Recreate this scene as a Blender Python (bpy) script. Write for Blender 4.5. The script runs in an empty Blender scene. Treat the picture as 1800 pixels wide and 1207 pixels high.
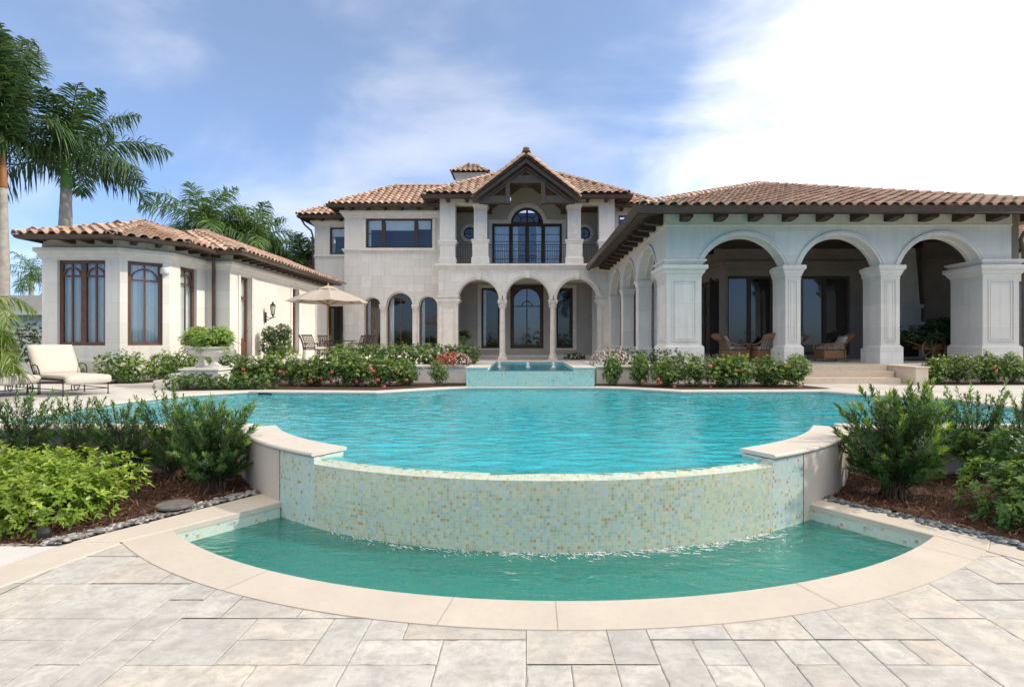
import bpy, math, random
from mathutils import Vector, Matrix, noise
from mathutils.geometry import tessellate_polygon
random.seed(11)
S = bpy.context.scene
COL = S.collection
EY = 1.94            # eye height above the lower terrace
# ---------------------------------------------------------------- camera
cam = bpy.data.cameras.new('camera'); camo = bpy.data.objects.new('camera', cam); COL.objects.link(camo)
camo.location = (0, 0, EY); camo.rotation_euler = (math.radians(90), 0, 0)
cam.sensor_width = 36; cam.lens = 20.0; cam.shift_x = -25/1800; cam.shift_y = -5.5/1800
cam.clip_start = .05; cam.clip_end = 3000
S.camera = camo
# ---------------------------------------------------------------- sky, sun, exposure
SUN_EL, SUN_AZ = math.radians(37), math.radians(2)      # azimuth measured from +X towards +Y
S.view_settings.view_transform = 'Standard'; S.view_settings.look = 'None'
S.view_settings.exposure = 0.42; S.view_settings.gamma = 1
w = bpy.data.worlds.new("World"); S.world = w; w.use_nodes = True
nt = w.node_tree; nt.nodes.clear(); N = nt.nodes.new; L = nt.links.new
out = N('ShaderNodeOutputWorld'); bg = N('ShaderNodeBackground'); L(bg.outputs[0], out.inputs[0])
sky = N('ShaderNodeTexSky'); sky.sky_type = 'NISHITA'; sky.sun_disc = False
sky.sun_elevation = SUN_EL; sky.sun_rotation = math.pi/2 - SUN_AZ
sky.air_density = 1.0; sky.dust_density = 0.6; sky.ozone_density = 2.2
tc = N('ShaderNodeTexCoord'); sep = N('ShaderNodeSeparateXYZ'); L(tc.outputs['Generated'], sep.inputs[0])
mp = N('ShaderNodeMapping'); mp.inputs['Scale'].default_value = (1.0, 1.0, 2.2); L(tc.outputs['Generated'], mp.inputs[0])
n1 = N('ShaderNodeTexNoise'); n1.inputs['Scale'].default_value = 2.1; n1.inputs['Detail'].default_value = 6; n1.inputs['Roughness'].default_value = .52
n1.inputs['Distortion'].default_value = .35; L(mp.outputs[0], n1.inputs[0])
def wm(op, a, b=None, clamp=False):
    m = N('ShaderNodeMath'); m.operation = op; m.use_clamp = clamp
    for i, x in enumerate((a, b)):
        if x is None: continue
        if isinstance(x, (int, float)): m.inputs[i].default_value = x
        else: L(x, m.inputs[i])
    return m.outputs[0]
# a cloud bank lies in the direction of the sun (to the right), thin veils elsewhere
bias = wm('ADD', wm('MULTIPLY', sep.outputs[0], 1.25), wm('MULTIPLY', sep.outputs[2], -.52))
ml = wm('ADD', wm('MULTIPLY', n1.outputs['Fac'], 1.0), wm('ADD', bias, -.66))
fac = N('ShaderNodeMapRange'); fac.interpolation_type = 'SMOOTHSTEP'; L(ml, fac.inputs[0])
fac.inputs[1].default_value = -.20; fac.inputs[2].default_value = .32
veil = N('ShaderNodeMapRange'); veil.interpolation_type = 'SMOOTHSTEP'; L(n1.outputs['Fac'], veil.inputs[0])
veil.inputs[1].default_value = .42; veil.inputs[2].default_value = .72; veil.inputs[3].default_value = 0.0; veil.inputs[4].default_value = .30
fr_ = N('ShaderNodeMapRange'); L(sep.outputs[1], fr_.inputs[0]); fr_.inputs[1].default_value = -.25; fr_.inputs[2].default_value = .15
both = wm('MULTIPLY', wm('MAXIMUM', fac.outputs[0], wm('ADD', veil.outputs[0], .08)), fr_.outputs[0])
tint = N('ShaderNodeMix'); tint.data_type = 'RGBA'; tint.blend_type = 'MULTIPLY'; tint.inputs[0].default_value = 1
L(sky.outputs[0], tint.inputs[6])
hz = N('ShaderNodeMapRange'); L(sep.outputs[2], hz.inputs[0]); hz.inputs[1].default_value = 0.0; hz.inputs[2].default_value = .45; hz.interpolation_type = 'SMOOTHSTEP'
tcol = N('ShaderNodeMix'); tcol.data_type = 'RGBA'; L(hz.outputs[0], tcol.inputs[0]); tcol.inputs[6].default_value = (.64, .88, 1.40, 1); tcol.inputs[7].default_value = (.98, 1.14, 1.30, 1)
L(tcol.outputs[2], tint.inputs[7])
# bright warm cloud deck behind and above the camera, added unseen as fill light
bk = N('ShaderNodeMapRange'); bk.interpolation_type = 'SMOOTHSTEP'; L(sep.outputs[2], bk.inputs[0])
bk.inputs[1].default_value = .36; bk.inputs[2].default_value = .66; bk.inputs[3].default_value = 0; bk.inputs[4].default_value = .95
bq = N('ShaderNodeMapRange'); L(sep.outputs[1], bq.inputs[0]); bq.inputs[1].default_value = .35; bq.inputs[2].default_value = -.05
bkm = wm('MULTIPLY', bk.outputs[0], bq.outputs[0])

cm = N('ShaderNodeMix'); cm.data_type = 'RGBA'; L(both, cm.inputs[0]); L(tint.outputs[2], cm.inputs[6])
cm.inputs[7].default_value = (10.6, 10.1, 9.5, 1)
cm2 = N('ShaderNodeMix'); cm2.data_type = 'RGBA'; L(bkm, cm2.inputs[0]); L(cm.outputs[2], cm2.inputs[6]); cm2.inputs[7].default_value = (14.6, 13.0, 11.2, 1)
L(cm2.outputs[2], bg.inputs[0]); bg.inputs[1].default_value = .115
sl = bpy.data.lights.new('sun', 'SUN'); sl.energy = 2.5; sl.angle = math.radians(1.2); sl.color = (1, .90, .76)
so = bpy.data.objects.new('sun', sl); COL.objects.link(so)
sdir = Vector((math.cos(SUN_EL)*math.cos(SUN_AZ), math.cos(SUN_EL)*math.sin(SUN_AZ), math.sin(SUN_EL)))
so.rotation_euler = sdir.to_track_quat('Z', 'Y').to_euler(); so.location = (30, 10, 30)

# ================================================================ helpers
def tag(o, label=None, cat=None, group=None, kind=None):
    if label: o['label'] = label
    if cat: o['category'] = cat
    if group: o['group'] = group
    if kind: o['kind'] = kind
    return o
def empty(name, loc=(0, 0, 0), rz=0, label=None, cat=None, group=None):
    o = bpy.data.objects.new(name, None); COL.objects.link(o); o.location = loc; o.rotation_euler = (0, 0, rz)
    return tag(o, label, cat, group)
def rn(d): return (d[1], -d[0])                   # right-hand normal
def offset_path(path, off, closed=False):
    n = len(path); res = []
    for i in range(n):
        p = Vector(path[i][:2])
        a = Vector(path[(i-1) % n][:2]) if (closed or i > 0) else None
        b = Vector(path[(i+1) % n][:2]) if (closed or i < n-1) else None
        if a is None: d = (b-p).normalized(); nn = Vector(rn(d)); res.append(tuple(p+nn*off)); continue
        if b is None: d = (p-a).normalized(); nn = Vector(rn(d)); res.append(tuple(p+nn*off)); continue
        n1 = Vector(rn((p-a).normalized())); n2 = Vector(rn((b-p).normalized()))
        m = n1+n2
        if m.length < 1e-6: m = n1
        m.normalize(); c = max(.35, m.dot(n1)); res.append(tuple(p+m*(off/c)))
    return res
class Pl:
    """a wall plane: u along the wall, w into the wall (away from its outer face), z up"""
    def __init__(s, o, u, inn): s.o = o; s.u = u; s.n = inn
    def __call__(s, u, z, w=0): return (s.o[0]+u*s.u[0]+w*s.n[0], s.o[1]+u*s.u[1]+w*s.n[1], z)
def front(y): return Pl((0, y), (1, 0), (0, 1))
def facing_right(x): return Pl((x, 0), (0, 1), (-1, 0))
def facing_left(x): return Pl((x, 0), (0, 1), (1, 0))
class MB:
    def __init__(s): s.v = []; s.f = []; s.c = []; s.uv = {}; s.cur = (1, 1, 1)
    def face(s, pts, col=None, uv=None):
        b = len(s.v); s.v += [tuple(p) for p in pts]; s.f.append(tuple(range(b, b+len(pts)))); s.c.append(col or s.cur)
        if uv: s.uv[len(s.f)-1] = uv
    def idx(s, vs, fs, col=None):
        b = len(s.v); s.v += [tuple(p) for p in vs]
        for f in fs: s.f.append(tuple(b+i for i in f)); s.c.append(col or s.cur)
    def hexa(s, p, col=None):       # 8 points: bottom 4, top 4
        s.idx(p, [(3, 2, 1, 0), (4, 5, 6, 7), (0, 1, 5, 4), (1, 2, 6, 5), (2, 3, 7, 6), (3, 0, 4, 7)], col)
    def box(s, x0, x1, y0, y1, z0, z1, col=None):
        s.hexa([(x0, y0, z0), (x1, y0, z0), (x1, y1, z0), (x0, y1, z0), (x0, y0, z1), (x1, y0, z1), (x1, y1, z1), (x0, y1, z1)], col)
    def pbox(s, pl, u0, u1, z0, z1, w0, w1, col=None):
        s.hexa([pl(u0, z0, w0), pl(u1, z0, w0), pl(u1, z0, w1), pl(u0, z0, w1), pl(u0, z1, w0), pl(u1, z1, w0), pl(u1, z1, w1), pl(u0, z1, w1)], col)
    def obox(s, M, sx, sy, sz, col=None):
        s.hexa([M @ Vector((a*sx/2, b*sy/2, c*sz/2)) for c in (-1, 1) for a, b in ((-1, -1), (1, -1), (1, 1), (-1, 1))], col)
    def bar(s, p, q, wd, hg=None, col=None, up=(0, 0, 1)):
        p = Vector(p); q = Vector(q); d = q-p; Ln = d.length
        if Ln < 1e-6: return
        d.normalize(); u = Vector(up)
        if abs(d.dot(u)) > .98: u = Vector((0, 1, 0))
        x = d.cross(u).normalized(); z = x.cross(d).normalized()
        M = Matrix((x, d, z)).transposed().to_4x4(); M.translation = (p+q)/2
        s.obox(M, wd, Ln, hg or wd, col)
    def prism(s, poly, z0, z1, col=None):
        n = len(poly); vs = [(p[0], p[1], z0) for p in poly]+[(p[0], p[1], z1) for p in poly]
        fs = [(i, (i+1) % n, n+(i+1) % n, n+i) for i in range(n)]
        for t in tessellate_polygon([[Vector((p[0], p[1], 0)) for p in poly]]):
            fs.append(tuple(n+i for i in t)); fs.append(tuple(reversed(t)))
        s.idx(vs, fs, col)
    def sheet(s, polys, z, col=None):
        """flat polygon, polys[0] outer and further ones holes"""
        pts = [Vector((p[0], p[1], 0)) for pl in polys for p in pl]
        fs = tessellate_polygon([[Vector((p[0], p[1], 0)) for p in pl] for pl in polys])
        s.idx([(p.x, p.y, z) for p in pts], fs, col)
    def tube(s, path, r, n=8, col=None, cap=True):
        P = [Vector(p) for p in path]; m = len(P); R = r if isinstance(r, (list, tuple)) else [r]*m
        vs = []; pu = None
        for i in range(m):
            t = (P[min(i+1, m-1)]-P[max(i-1, 0)]).normalized()
            if pu is None: pu = Vector((0, 0, 1)) if abs(t.z) < .9 else Vector((1, 0, 0))
            x = (pu-t*pu.dot(t)).normalized(); pu = x; y = t.cross(x)
            for k in range(n):
                a = 2*math.pi*k/n; vs.append(P[i]+(x*math.cos(a)+y*math.sin(a))*R[i])
        fs = [(i*n+k, i*n+(k+1) % n, (i+1)*n+(k+1) % n, (i+1)*n+k) for i in range(m-1) for k in range(n)]
        if cap: fs += [tuple(reversed(range(n))), tuple((m-1)*n+k for k in range(n))]
        s.idx(vs, fs, col)
    def lathe(s, prof, n=16, c=(0, 0, 0), col=None, a0=0, sx=1, sy=1):
        vs = []; m = len(prof)
        for r, z in prof:
            for k in range(n):
                a = 2*math.pi*k/n+a0; vs.append((c[0]+r*math.cos(a)*sx, c[1]+r*math.sin(a)*sy, c[2]+z))
        fs = [(i*n+k, i*n+(k+1) % n, (i+1)*n+(k+1) % n, (i+1)*n+k) for i in range(m-1) for k in range(n)]
        fs += [tuple(reversed(range(n))), tuple((m-1)*n+k for k in range(n))]
        s.idx(vs, fs, col)
    def sweep(s, path, prof, closed=False, col=None):
        """prof: closed loop of (right-offset, z); path in plan"""
        rings = [offset_path(path, o, closed) for o, z in prof]; n = len(path); m = len(prof)
        vs = [(rings[j][i][0], rings[j][i][1], prof[j][1]) for i in range(n) for j in range(m)]
        fs = []
        for i in range(n if closed else n-1):
            k = (i+1) % n
            for j in range(m):
                l = (j+1) % m; fs.append((i*m+j, k*m+j, k*m+l, i*m+l))
        if not closed: fs += [tuple(reversed(range(m))), tuple((n-1)*m+j for j in range(m))]
        s.idx(vs, fs, col)
    def archband(s, pl, cu, cz, r0, r1, a0, a1, w0, w1, n=20, col=None):
        vs = []
        for i in range(n+1):
            a = a0+(a1-a0)*i/n; c, q = math.cos(a), math.sin(a)
            vs += [pl(cu+r0*c, cz+r0*q, w0), pl(cu+r1*c, cz+r1*q, w0), pl(cu+r1*c, cz+r1*q, w1), pl(cu+r0*c, cz+r0*q, w1)]
        fs = [(i*4+j, i*4+4+j, i*4+4+(j+1) % 4, i*4+(j+1) % 4) for i in range(n) for j in range(4)]
        fs += [(3, 2, 1, 0), (n*4, n*4+1, n*4+2, n*4+3)]
        s.idx(vs, fs, col)
    def wall(s, pl, u0, u1, z0, z1, th, ops=()):
        """ops: (ua, ub, zb, ztop) with ztop a number or a function of u"""
        ops = sorted(ops, key=lambda o: o[0]); u = u0; segs = []
        for o in ops:
            if o[0] > u+1e-6: segs.append((u, o[0], None))
            segs.append((o[0], o[1], o)); u = o[1]
        if u < u1-1e-6: segs.append((u, u1, None))
        for a, b, o in segs:
            if o is None or o[2] > z0+1e-6: s.face([pl(a, z0), pl(a, z0, th), pl(b, z0, th), pl(b, z0)])
            if o is None:
                s.face([pl(a, z0), pl(b, z0), pl(b, z1), pl(a, z1)]); s.face([pl(a, z0, th), pl(a, z1, th), pl(b, z1, th), pl(b, z0, th)]); continue
            f = o[3] if callable(o[3]) else (lambda x, q=o[3]: q); n = 28 if callable(o[3]) else 1; zb = o[2]
            us = [(a+b)/2-(b-a)/2*math.cos(math.pi*i/n) for i in range(n+1)]
            for i in range(n):
                p, q = us[i], us[i+1]; fp, fq = f(p), f(q)
                s.face([pl(p, fp), pl(q, fq), pl(q, z1), pl(p, z1)]); s.face([pl(p, fp, th), pl(p, z1, th), pl(q, z1, th), pl(q, fq, th)])
                s.face([pl(p, fp), pl(p, fp, th), pl(q, fq, th), pl(q, fq)])
            if zb > z0+1e-6:
                s.face([pl(a, z0), pl(b, z0), pl(b, zb), pl(a, zb)]); s.face([pl(a, z0, th), pl(a, zb, th), pl(b, zb, th), pl(b, z0, th)])
                s.face([pl(a, zb), pl(b, zb), pl(b, zb, th), pl(a, zb, th)])
            s.face([pl(a, zb), pl(a, zb, th), pl(a, f(a), th), pl(a, f(a))]); s.face([pl(b, zb), pl(b, f(b)), pl(b, f(b), th), pl(b, zb, th)])
        s.face([pl(u0, z0), pl(u0, z1), pl(u0, z1, th), pl(u0, z0, th)]); s.face([pl(u1, z0), pl(u1, z0, th), pl(u1, z1, th), pl(u1, z1)])
        s.face([pl(u0, z1), pl(u1, z1), pl(u1, z1, th), pl(u0, z1, th)])
    def build(s, name, mat, parent=None, smooth=False, bevel=0, subsurf=0, weld=False):
        me = bpy.data.meshes.new(name); me.from_pydata(s.v, [], s.f); me.materials.append(mat)
        at = me.attributes.new('Col', 'FLOAT_COLOR', 'CORNER'); cols = []
        for f, c in zip(s.f, s.c): cols += [c[0], c[1], c[2], 1.0]*len(f)
        at.data.foreach_set('color', cols)
        if s.uv:
            ul = me.uv_layers.new(name='UVMap'); li = 0; buf = []
            for i, f in enumerate(s.f):
                q = s.uv.get(i)
                for k in range(len(f)): buf += list(q[k]) if q else [0, 0]
            ul.data.foreach_set('uv', buf)
        if smooth: me.polygons.foreach_set('use_smooth', [True]*len(me.polygons))
        o = bpy.data.objects.new(name, me); COL.objects.link(o)
        if parent: o.parent = parent
        if weld: m = o.modifiers.new('w', 'WELD'); m.merge_threshold = .0005
        if bevel: m = o.modifiers.new('b', 'BEVEL'); m.width = bevel; m.segments = 2; m.limit_method = 'ANGLE'; m.angle_limit = .6
        if subsurf: m = o.modifiers.new('s', 'SUBSURF'); m.levels = subsurf; m.render_levels = subsurf
        return o
def arch(ua, ub, zs, rise):
    h = (ub-ua)/2; R = (h*h+rise*rise)/(2*rise); c = (ua+ub)/2; cz = zs+rise-R
    return lambda u: cz+math.sqrt(max(0, R*R-(u-c)**2))
def copytree(o, loc=None, rz=None, label=None, scale=None, group=None):
    c = o.copy(); COL.objects.link(c)
    if loc is not None: c.location = loc
    if rz is not None: c.rotation_euler = (c.rotation_euler[0], c.rotation_euler[1], rz)
    if scale is not None: c.scale = (scale,)*3 if isinstance(scale, (int, float)) else scale
    if label: c['label'] = label
    if group: c['group'] = group
    for ch in KIDS.get(o.name, []) if False else [x for x in bpy.data.objects if x.parent == o]:
        d = ch.copy(); COL.objects.link(d); d.parent = c
        for g in [x for x in bpy.data.objects if x.parent == ch]:
            e = g.copy(); COL.objects.link(e); e.parent = d
    return c
# ================================================================ materials
class NT:
    def __init__(s, name):
        s.m = bpy.data.materials.new(name); s.m.use_nodes = True; s.t = s.m.node_tree; s.t.nodes.clear()
        s.out = s.n('ShaderNodeOutputMaterial')
    def n(s, k, **kw):
        x = s.t.nodes.new(k)
        for a, b in kw.items():
            if hasattr(x, a): setattr(x, a, b)
        return x
    def l(s, a, b): s.t.links.new(a, b)
    def set(s, inp, v):
        if v is None: return
        if hasattr(v, 'is_output') or isinstance(v, bpy.types.NodeSocket): s.l(v, inp)
        else: inp.default_value = v
    def math(s, op, a, b=None, c=None, clamp=False):
        x = s.n('ShaderNodeMath', operation=op); x.use_clamp = clamp
        for i, q in enumerate((a, b, c)): s.set(x.inputs[i], q)
        return x.outputs[0]
    def mix(s, fac, a, b, blend='MIX'):
        x = s.n('ShaderNodeMix', data_type='RGBA', blend_type=blend)
        f4 = lambda v: (*v, 1) if isinstance(v, tuple) and len(v) == 3 else v
        s.set(x.inputs[0], fac); s.set(x.inputs[6], f4(a)); s.set(x.inputs[7], f4(b)); return x.outputs[2]
    def noise(s, scale, detail=3, rough=.5, vec=None, dist=0):
        x = s.n('ShaderNodeTexNoise'); x.inputs['Scale'].default_value = scale; x.inputs['Detail'].default_value = detail
        x.inputs['Roughness'].default_value = rough; x.inputs['Distortion'].default_value = dist
        s.l(vec if vec else s.obj(), x.inputs[0]); return x.outputs['Fac']
    def obj(s):
        if not hasattr(s, '_tc'): s._tc = s.n('ShaderNodeTexCoord')
        return s._tc.outputs['Object']
    def xyz(s, v=None):
        x = s.n('ShaderNodeSeparateXYZ'); s.l(v or s.obj(), x.inputs[0]); return x.outputs
    def comb(s, a, b, c=0.0):
        x = s.n('ShaderNodeCombineXYZ'); s.set(x.inputs[0], a); s.set(x.inputs[1], b); s.set(x.inputs[2], c); return x.outputs[0]
    def rng(s, v, a, b, c, d):
        x = s.n('ShaderNodeMapRange'); s.set(x.inputs[0], v)
        for i, q in enumerate((a, b, c, d)): x.inputs[i+1].default_value = q
        return x.outputs[0]
    def attr(s): x = s.n('ShaderNodeAttribute'); x.attribute_name = 'Col'; return x.outputs['Color']
    def bump(s, h, strength=.3, dist=.01, nrm=None):
        x = s.n('ShaderNodeBump'); x.inputs['Strength'].default_value = strength; x.inputs['Distance'].default_value = dist
        s.l(h, x.inputs['Height'])
        if nrm: s.l(nrm, x.inputs['Normal'])
        return x.outputs[0]
    def bsdf(s, col, rough=.6, nrm=None, metal=0, spec=.5, **kw):
        x = s.n('ShaderNodeBsdfPrincipled')
        s.set(x.inputs['Base Color'], (*col, 1) if isinstance(col, tuple) and len(col) == 3 else col)
        s.set(x.inputs['Roughness'], rough); x.inputs['Metallic'].default_value = metal; x.inputs['Specular IOR Level'].default_value = spec
        if nrm: s.l(nrm, x.inputs['Normal'])
        for k, v in kw.items(): s.set(x.inputs[k.replace('_', ' ')], v)
        return x
    def done(s, sh): s.l(sh.outputs[0] if hasattr(sh, 'outputs') else sh, s.out.inputs[0]); return s.m
def simple(name, c1, c2=None, sc=4, rough=.6, bump=.2, bsc=60, bd=.004, metal=0, spec=.4, attr=False, detail=4):
    t = NT(name); c2 = c2 or tuple(x*.82 for x in c1)
    c = t.mix(t.rng(t.noise(sc, detail, .6), .3, .7, 0, 1), c1, c2)
    if attr: c = t.mix(1.0, c, t.attr(), 'MULTIPLY')
    nr = t.bump(t.noise(bsc, 4, .6), bump, bd)
    return t.done(t.bsdf(c, rough, nr, metal, spec))
def stone(name, base, dark, bw, bh, mortar=.006, amt=.5, rough=.75, squash=1.0, depth=.004, irregular=False):
    """dressed stone: joints plus veining and weather streaks of the stone itself"""
    t = NT(name); x = t.xyz(); v = t.comb(t.math('ADD', x[0], x[1]), x[2])
    b = t.n('ShaderNodeTexBrick'); t.l(v, b.inputs[0]); b.inputs['Scale'].default_value = 1
    b.inputs['Color1'].default_value = (*base, 1); b.inputs['Color2'].default_value = (*tuple(p*.15+q*.85 for p, q in zip(base, dark)), 1); b.inputs['Mortar'].default_value = (*tuple(q*.72 for q in dark), 1)
    b.inputs['Mortar Size'].default_value = mortar; b.inputs['Brick Width'].default_value = bw; b.inputs['Row Height'].default_value = bh
    b.inputs['Mortar Smooth'].default_value = .3; b.offset = .42; b.squash = squash; b.squash_frequency = 3
    bc, bf = b.outputs[0], b.outputs['Fac']
    if irregular:
        b2 = t.n('ShaderNodeTexBrick'); t.l(v, b2.inputs[0]); b2.inputs['Scale'].default_value = 1
        for k in ('Color1', 'Color2', 'Mortar', 'Mortar Size', 'Mortar Smooth'): b2.inputs[k].default_value = b.inputs[k].default_value
        b2.inputs['Brick Width'].default_value = bw*.6; b2.inputs['Row Height'].default_value = bh*1.5; b2.offset = .5; b2.squash = 1.5; b2.squash_frequency = 2
        q = t.xyz(v); wn = t.n('ShaderNodeTexWhiteNoise', noise_dimensions='2D'); t.l(t.comb(t.math('FLOOR', t.math('DIVIDE', q[0], bw*1.8)), t.math('FLOOR', t.math('DIVIDE', q[1], bh*3))), wn.inputs['Vector'])
        sel = t.math('GREATER_THAN', wn.outputs['Value'], .48); bc = t.mix(sel, bc, b2.outputs[0]); bf = t.math('ADD', t.math('MULTIPLY', bf, t.math('SUBTRACT', 1, sel)), t.math('MULTIPLY', b2.outputs['Fac'], sel))
    n = t.noise(2.2, 6, .65); n2 = t.noise(26, 5, .7)
    c = t.mix(t.rng(n, .35, .75, 0, amt), bc, dark)
    c = t.mix(t.rng(n2, .5, .85, 0, .35), c, tuple(q*.8 for q in dark))
    st = t.noise(1.0, 4, .6, vec=t.comb(t.math('MULTIPLY', t.math('ADD', x[0], x[1]), 7), t.math('MULTIPLY', x[2], .5), 3.3))
    c = t.mix(t.rng(st, .50, .85, 0, .5), c, tuple(q*.72 for q in dark))
    nr = t.bump(bf, -.6, depth, t.bump(n2, .3, .004))
    return t.done(t.bsdf(c, rough, nr, 0, .3))
CREAM = (.66, .615, .54); CREAMD = (.54, .50, .435)
mSTUC = stone('wing_stone', (.80, .765, .695), (.68, .645, .58), 1.3, .62, .003, .4)
mASH = stone('ashlar_stone', (.79, .765, .71), (.64, .615, .565), .95, .47, .008, .6, squash=1.7, depth=.014, irregular=True)
mWALL = stone('wall_stone', (.76, .735, .68), (.64, .62, .57), 3.0, 2.4, .003, .5)
mLOG = stone('loggia_stone', (.79, .765, .70), (.64, .62, .565), 1.5, .78, .003, .65)
mTRIM = simple('trim_limestone', (.77, .735, .67), (.65, .615, .555), 3, .7, .25, 40)
mCOP = simple('coping_limestone', (.66, .61, .54), (.60, .55, .475), 1.6, .55, .12, 60, .002)
def coppor(name, c1, c2):
    t = NT(name); n = t.noise(1.3, 5, .65); c = t.mix(t.rng(n, .3, .7, 0, 1), c1, c2); p = t.noise(120, 2, .5); q = t.noise(14, 5, .7)
    c = t.mix(t.rng(q, .5, .8, 0, .30), c, tuple(v*.70 for v in c2)); c = t.mix(t.rng(p, .66, .78, 0, .55), c, tuple(v*.5 for v in c2))
    return t.done(t.bsdf(c, .6, t.bump(p, -.25, .002, t.bump(q, .2, .003)), 0, .35))
mCOPW = coppor('terrace_coping_limestone', (.545, .495, .425), (.475, .43, .37)); mCOP = coppor('pool_coping_limestone', (.60, .56, .495), (.52, .485, .425))
mWOOD = simple('dark_timber', (.075, .046, .030), (.045, .028, .02), 6, .6, .4, 30)
mWOODR = simple('red_timber', (.155, .075, .042), (.10, .048, .03), 9, .45, .2, 30)
mTRUSS = simple('truss_timber', (.085, .075, .066), (.055, .048, .042), 6, .65, .4, 30)
mCEIL = simple('ceiling_boards', (.16, .075, .035), (.09, .042, .02), 5, .55, .3, 30)
mGUT = simple('bronze_gutter', (.115, .08, .065), (.075, .053, .043), 4, .38, .05, 60, metal=.3)
mSTEP = simple('step_limestone', (.66, .55, .42), (.56, .46, .35), 5, .7, .3, 60)
mIRON = simple('bronze_iron', (.055, .033, .022), (.035, .024, .02), 20, .45, .1, 80, metal=.3)
mBLK = simple('black_metal', (.02, .02, .02), None, 20, .5, .1, 80)
mCUSH = simple('cushion_cloth', (.56, .52, .455), (.53, .49, .425), 30, .9, .35, 260, .002)
mTAUPE = simple('taupe_canvas', (.42, .37, .31), (.38, .335, .28), 3, .9, .2, 200, .002)
mTEAK = simple('teak', (.42, .24, .09), (.30, .17, .07), 10, .5, .1, 60)
mRAT = simple('rattan', (.34, .18, .085), (.22, .11, .05), 40, .55, .6, 120, .006)
mURN = simple('cast_stone', (.70, .665, .60), (.58, .55, .49), 10, .75, .3, 60)
mWHITE = simple('white_paint', (.78, .77, .74), None, 5, .5, .05, 60)
mPLAST = simple('pool_plaster', (.42, .80, .84), (.38, .76, .80), 4, .7, .1, 30)
mPLASTG = simple('basin_plaster', (.40, .80, .72), (.34, .72, .64), 4, .7, .1, 30)
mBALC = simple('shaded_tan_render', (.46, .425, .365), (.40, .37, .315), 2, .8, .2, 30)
mINT = simple('shaded_interior_render', (.25, .215, .175), (.20, .17, .14), 2, .8, .2, 30)  # interior shade of the loggia is put into this dark tan colour
mRETW = simple('retaining_wall_render', (.56, .515, .45), (.44, .40, .345), 1.4, .75, .3, 30, detail=6)
mDECK = stone('deck_travertine', (.58, .56, .53), (.48, .465, .435), .8, .8, .008, .5, .7)
mLAWN = simple('lawn', (.045, .085, .02), (.03, .06, .015), 3, .9, .5, 30)
mGREYR = simple('grey_shingle', (.21, .22, .215), (.15, .155, .15), 9, .8, .4, 30)
mPINK = simple('red_petal', (.78, .20, .20), (.66, .12, .13), 30, .6, .1)
mCOR = simple('coral_petal', (.76, .27, .17), (.66, .19, .11), 30, .6, .1)
mWHP = simple('petals', (.9, .9, .9), None, 30, .6, .1, attr=True)
mPEB = simple('pebble_stone', (.9, .9, .9), (.6, .6, .6), 20, .5, .1, 40, attr=True)
mMUL = simple('bark_mulch', (.9, .9, .9), (.4, .4, .4), 30, .95, .8, 80, .01, attr=True)
mTRUNK = simple('palm_trunk', (.46, .43, .38), (.30, .275, .245), 5, .85, .5, 25, .01, attr=True)
mSHAFT = simple('crownshaft', (.12, .26, .05), (.09, .20, .04), 3, .4, .1, 30)
mSTEM = simple('woody_stem', (.13, .085, .055), (.08, .055, .04), 20, .8, .4, 60)
def leafmat(name, tr=.35, rough=.45):
    t = NT(name); c = t.attr()
    c = t.mix(t.rng(t.noise(3.5, 2), .3, .7, 0, .45), c, (.02, .05, .012), 'MIX')
    b = t.bsdf(c, rough, None, 0, .45)
    tl = t.n('ShaderNodeBsdfTranslucent'); t.l(t.mix(1.0, c, (1.9, 1.8, .7), 'MULTIPLY'), tl.inputs[0])
    m = t.n('ShaderNodeMixShader'); m.inputs[0].default_value = tr; t.l(b.outputs[0], m.inputs[1]); t.l(tl.outputs[0], m.inputs[2])
    return t.done(m)
mLEAF = leafmat('leaf_green', .30, .38)
mPALM = leafmat('palm_leaf', .25, .42)
def rooftile():
    t = NT('clay_tile'); c = t.attr()
    n = t.noise(9, 5, .65); c = t.mix(t.rng(n, .45, .8, 0, .5), c, (.20, .15, .12)); c = t.mix(t.rng(t.noise(1.3, 3), .4, .8, 0, .35), c, (.50, .36, .27))
    return t.done(t.bsdf(c, .8, t.bump(t.noise(50, 4, .6), .3, .005), 0, .25))
mTILE = rooftile()
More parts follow.
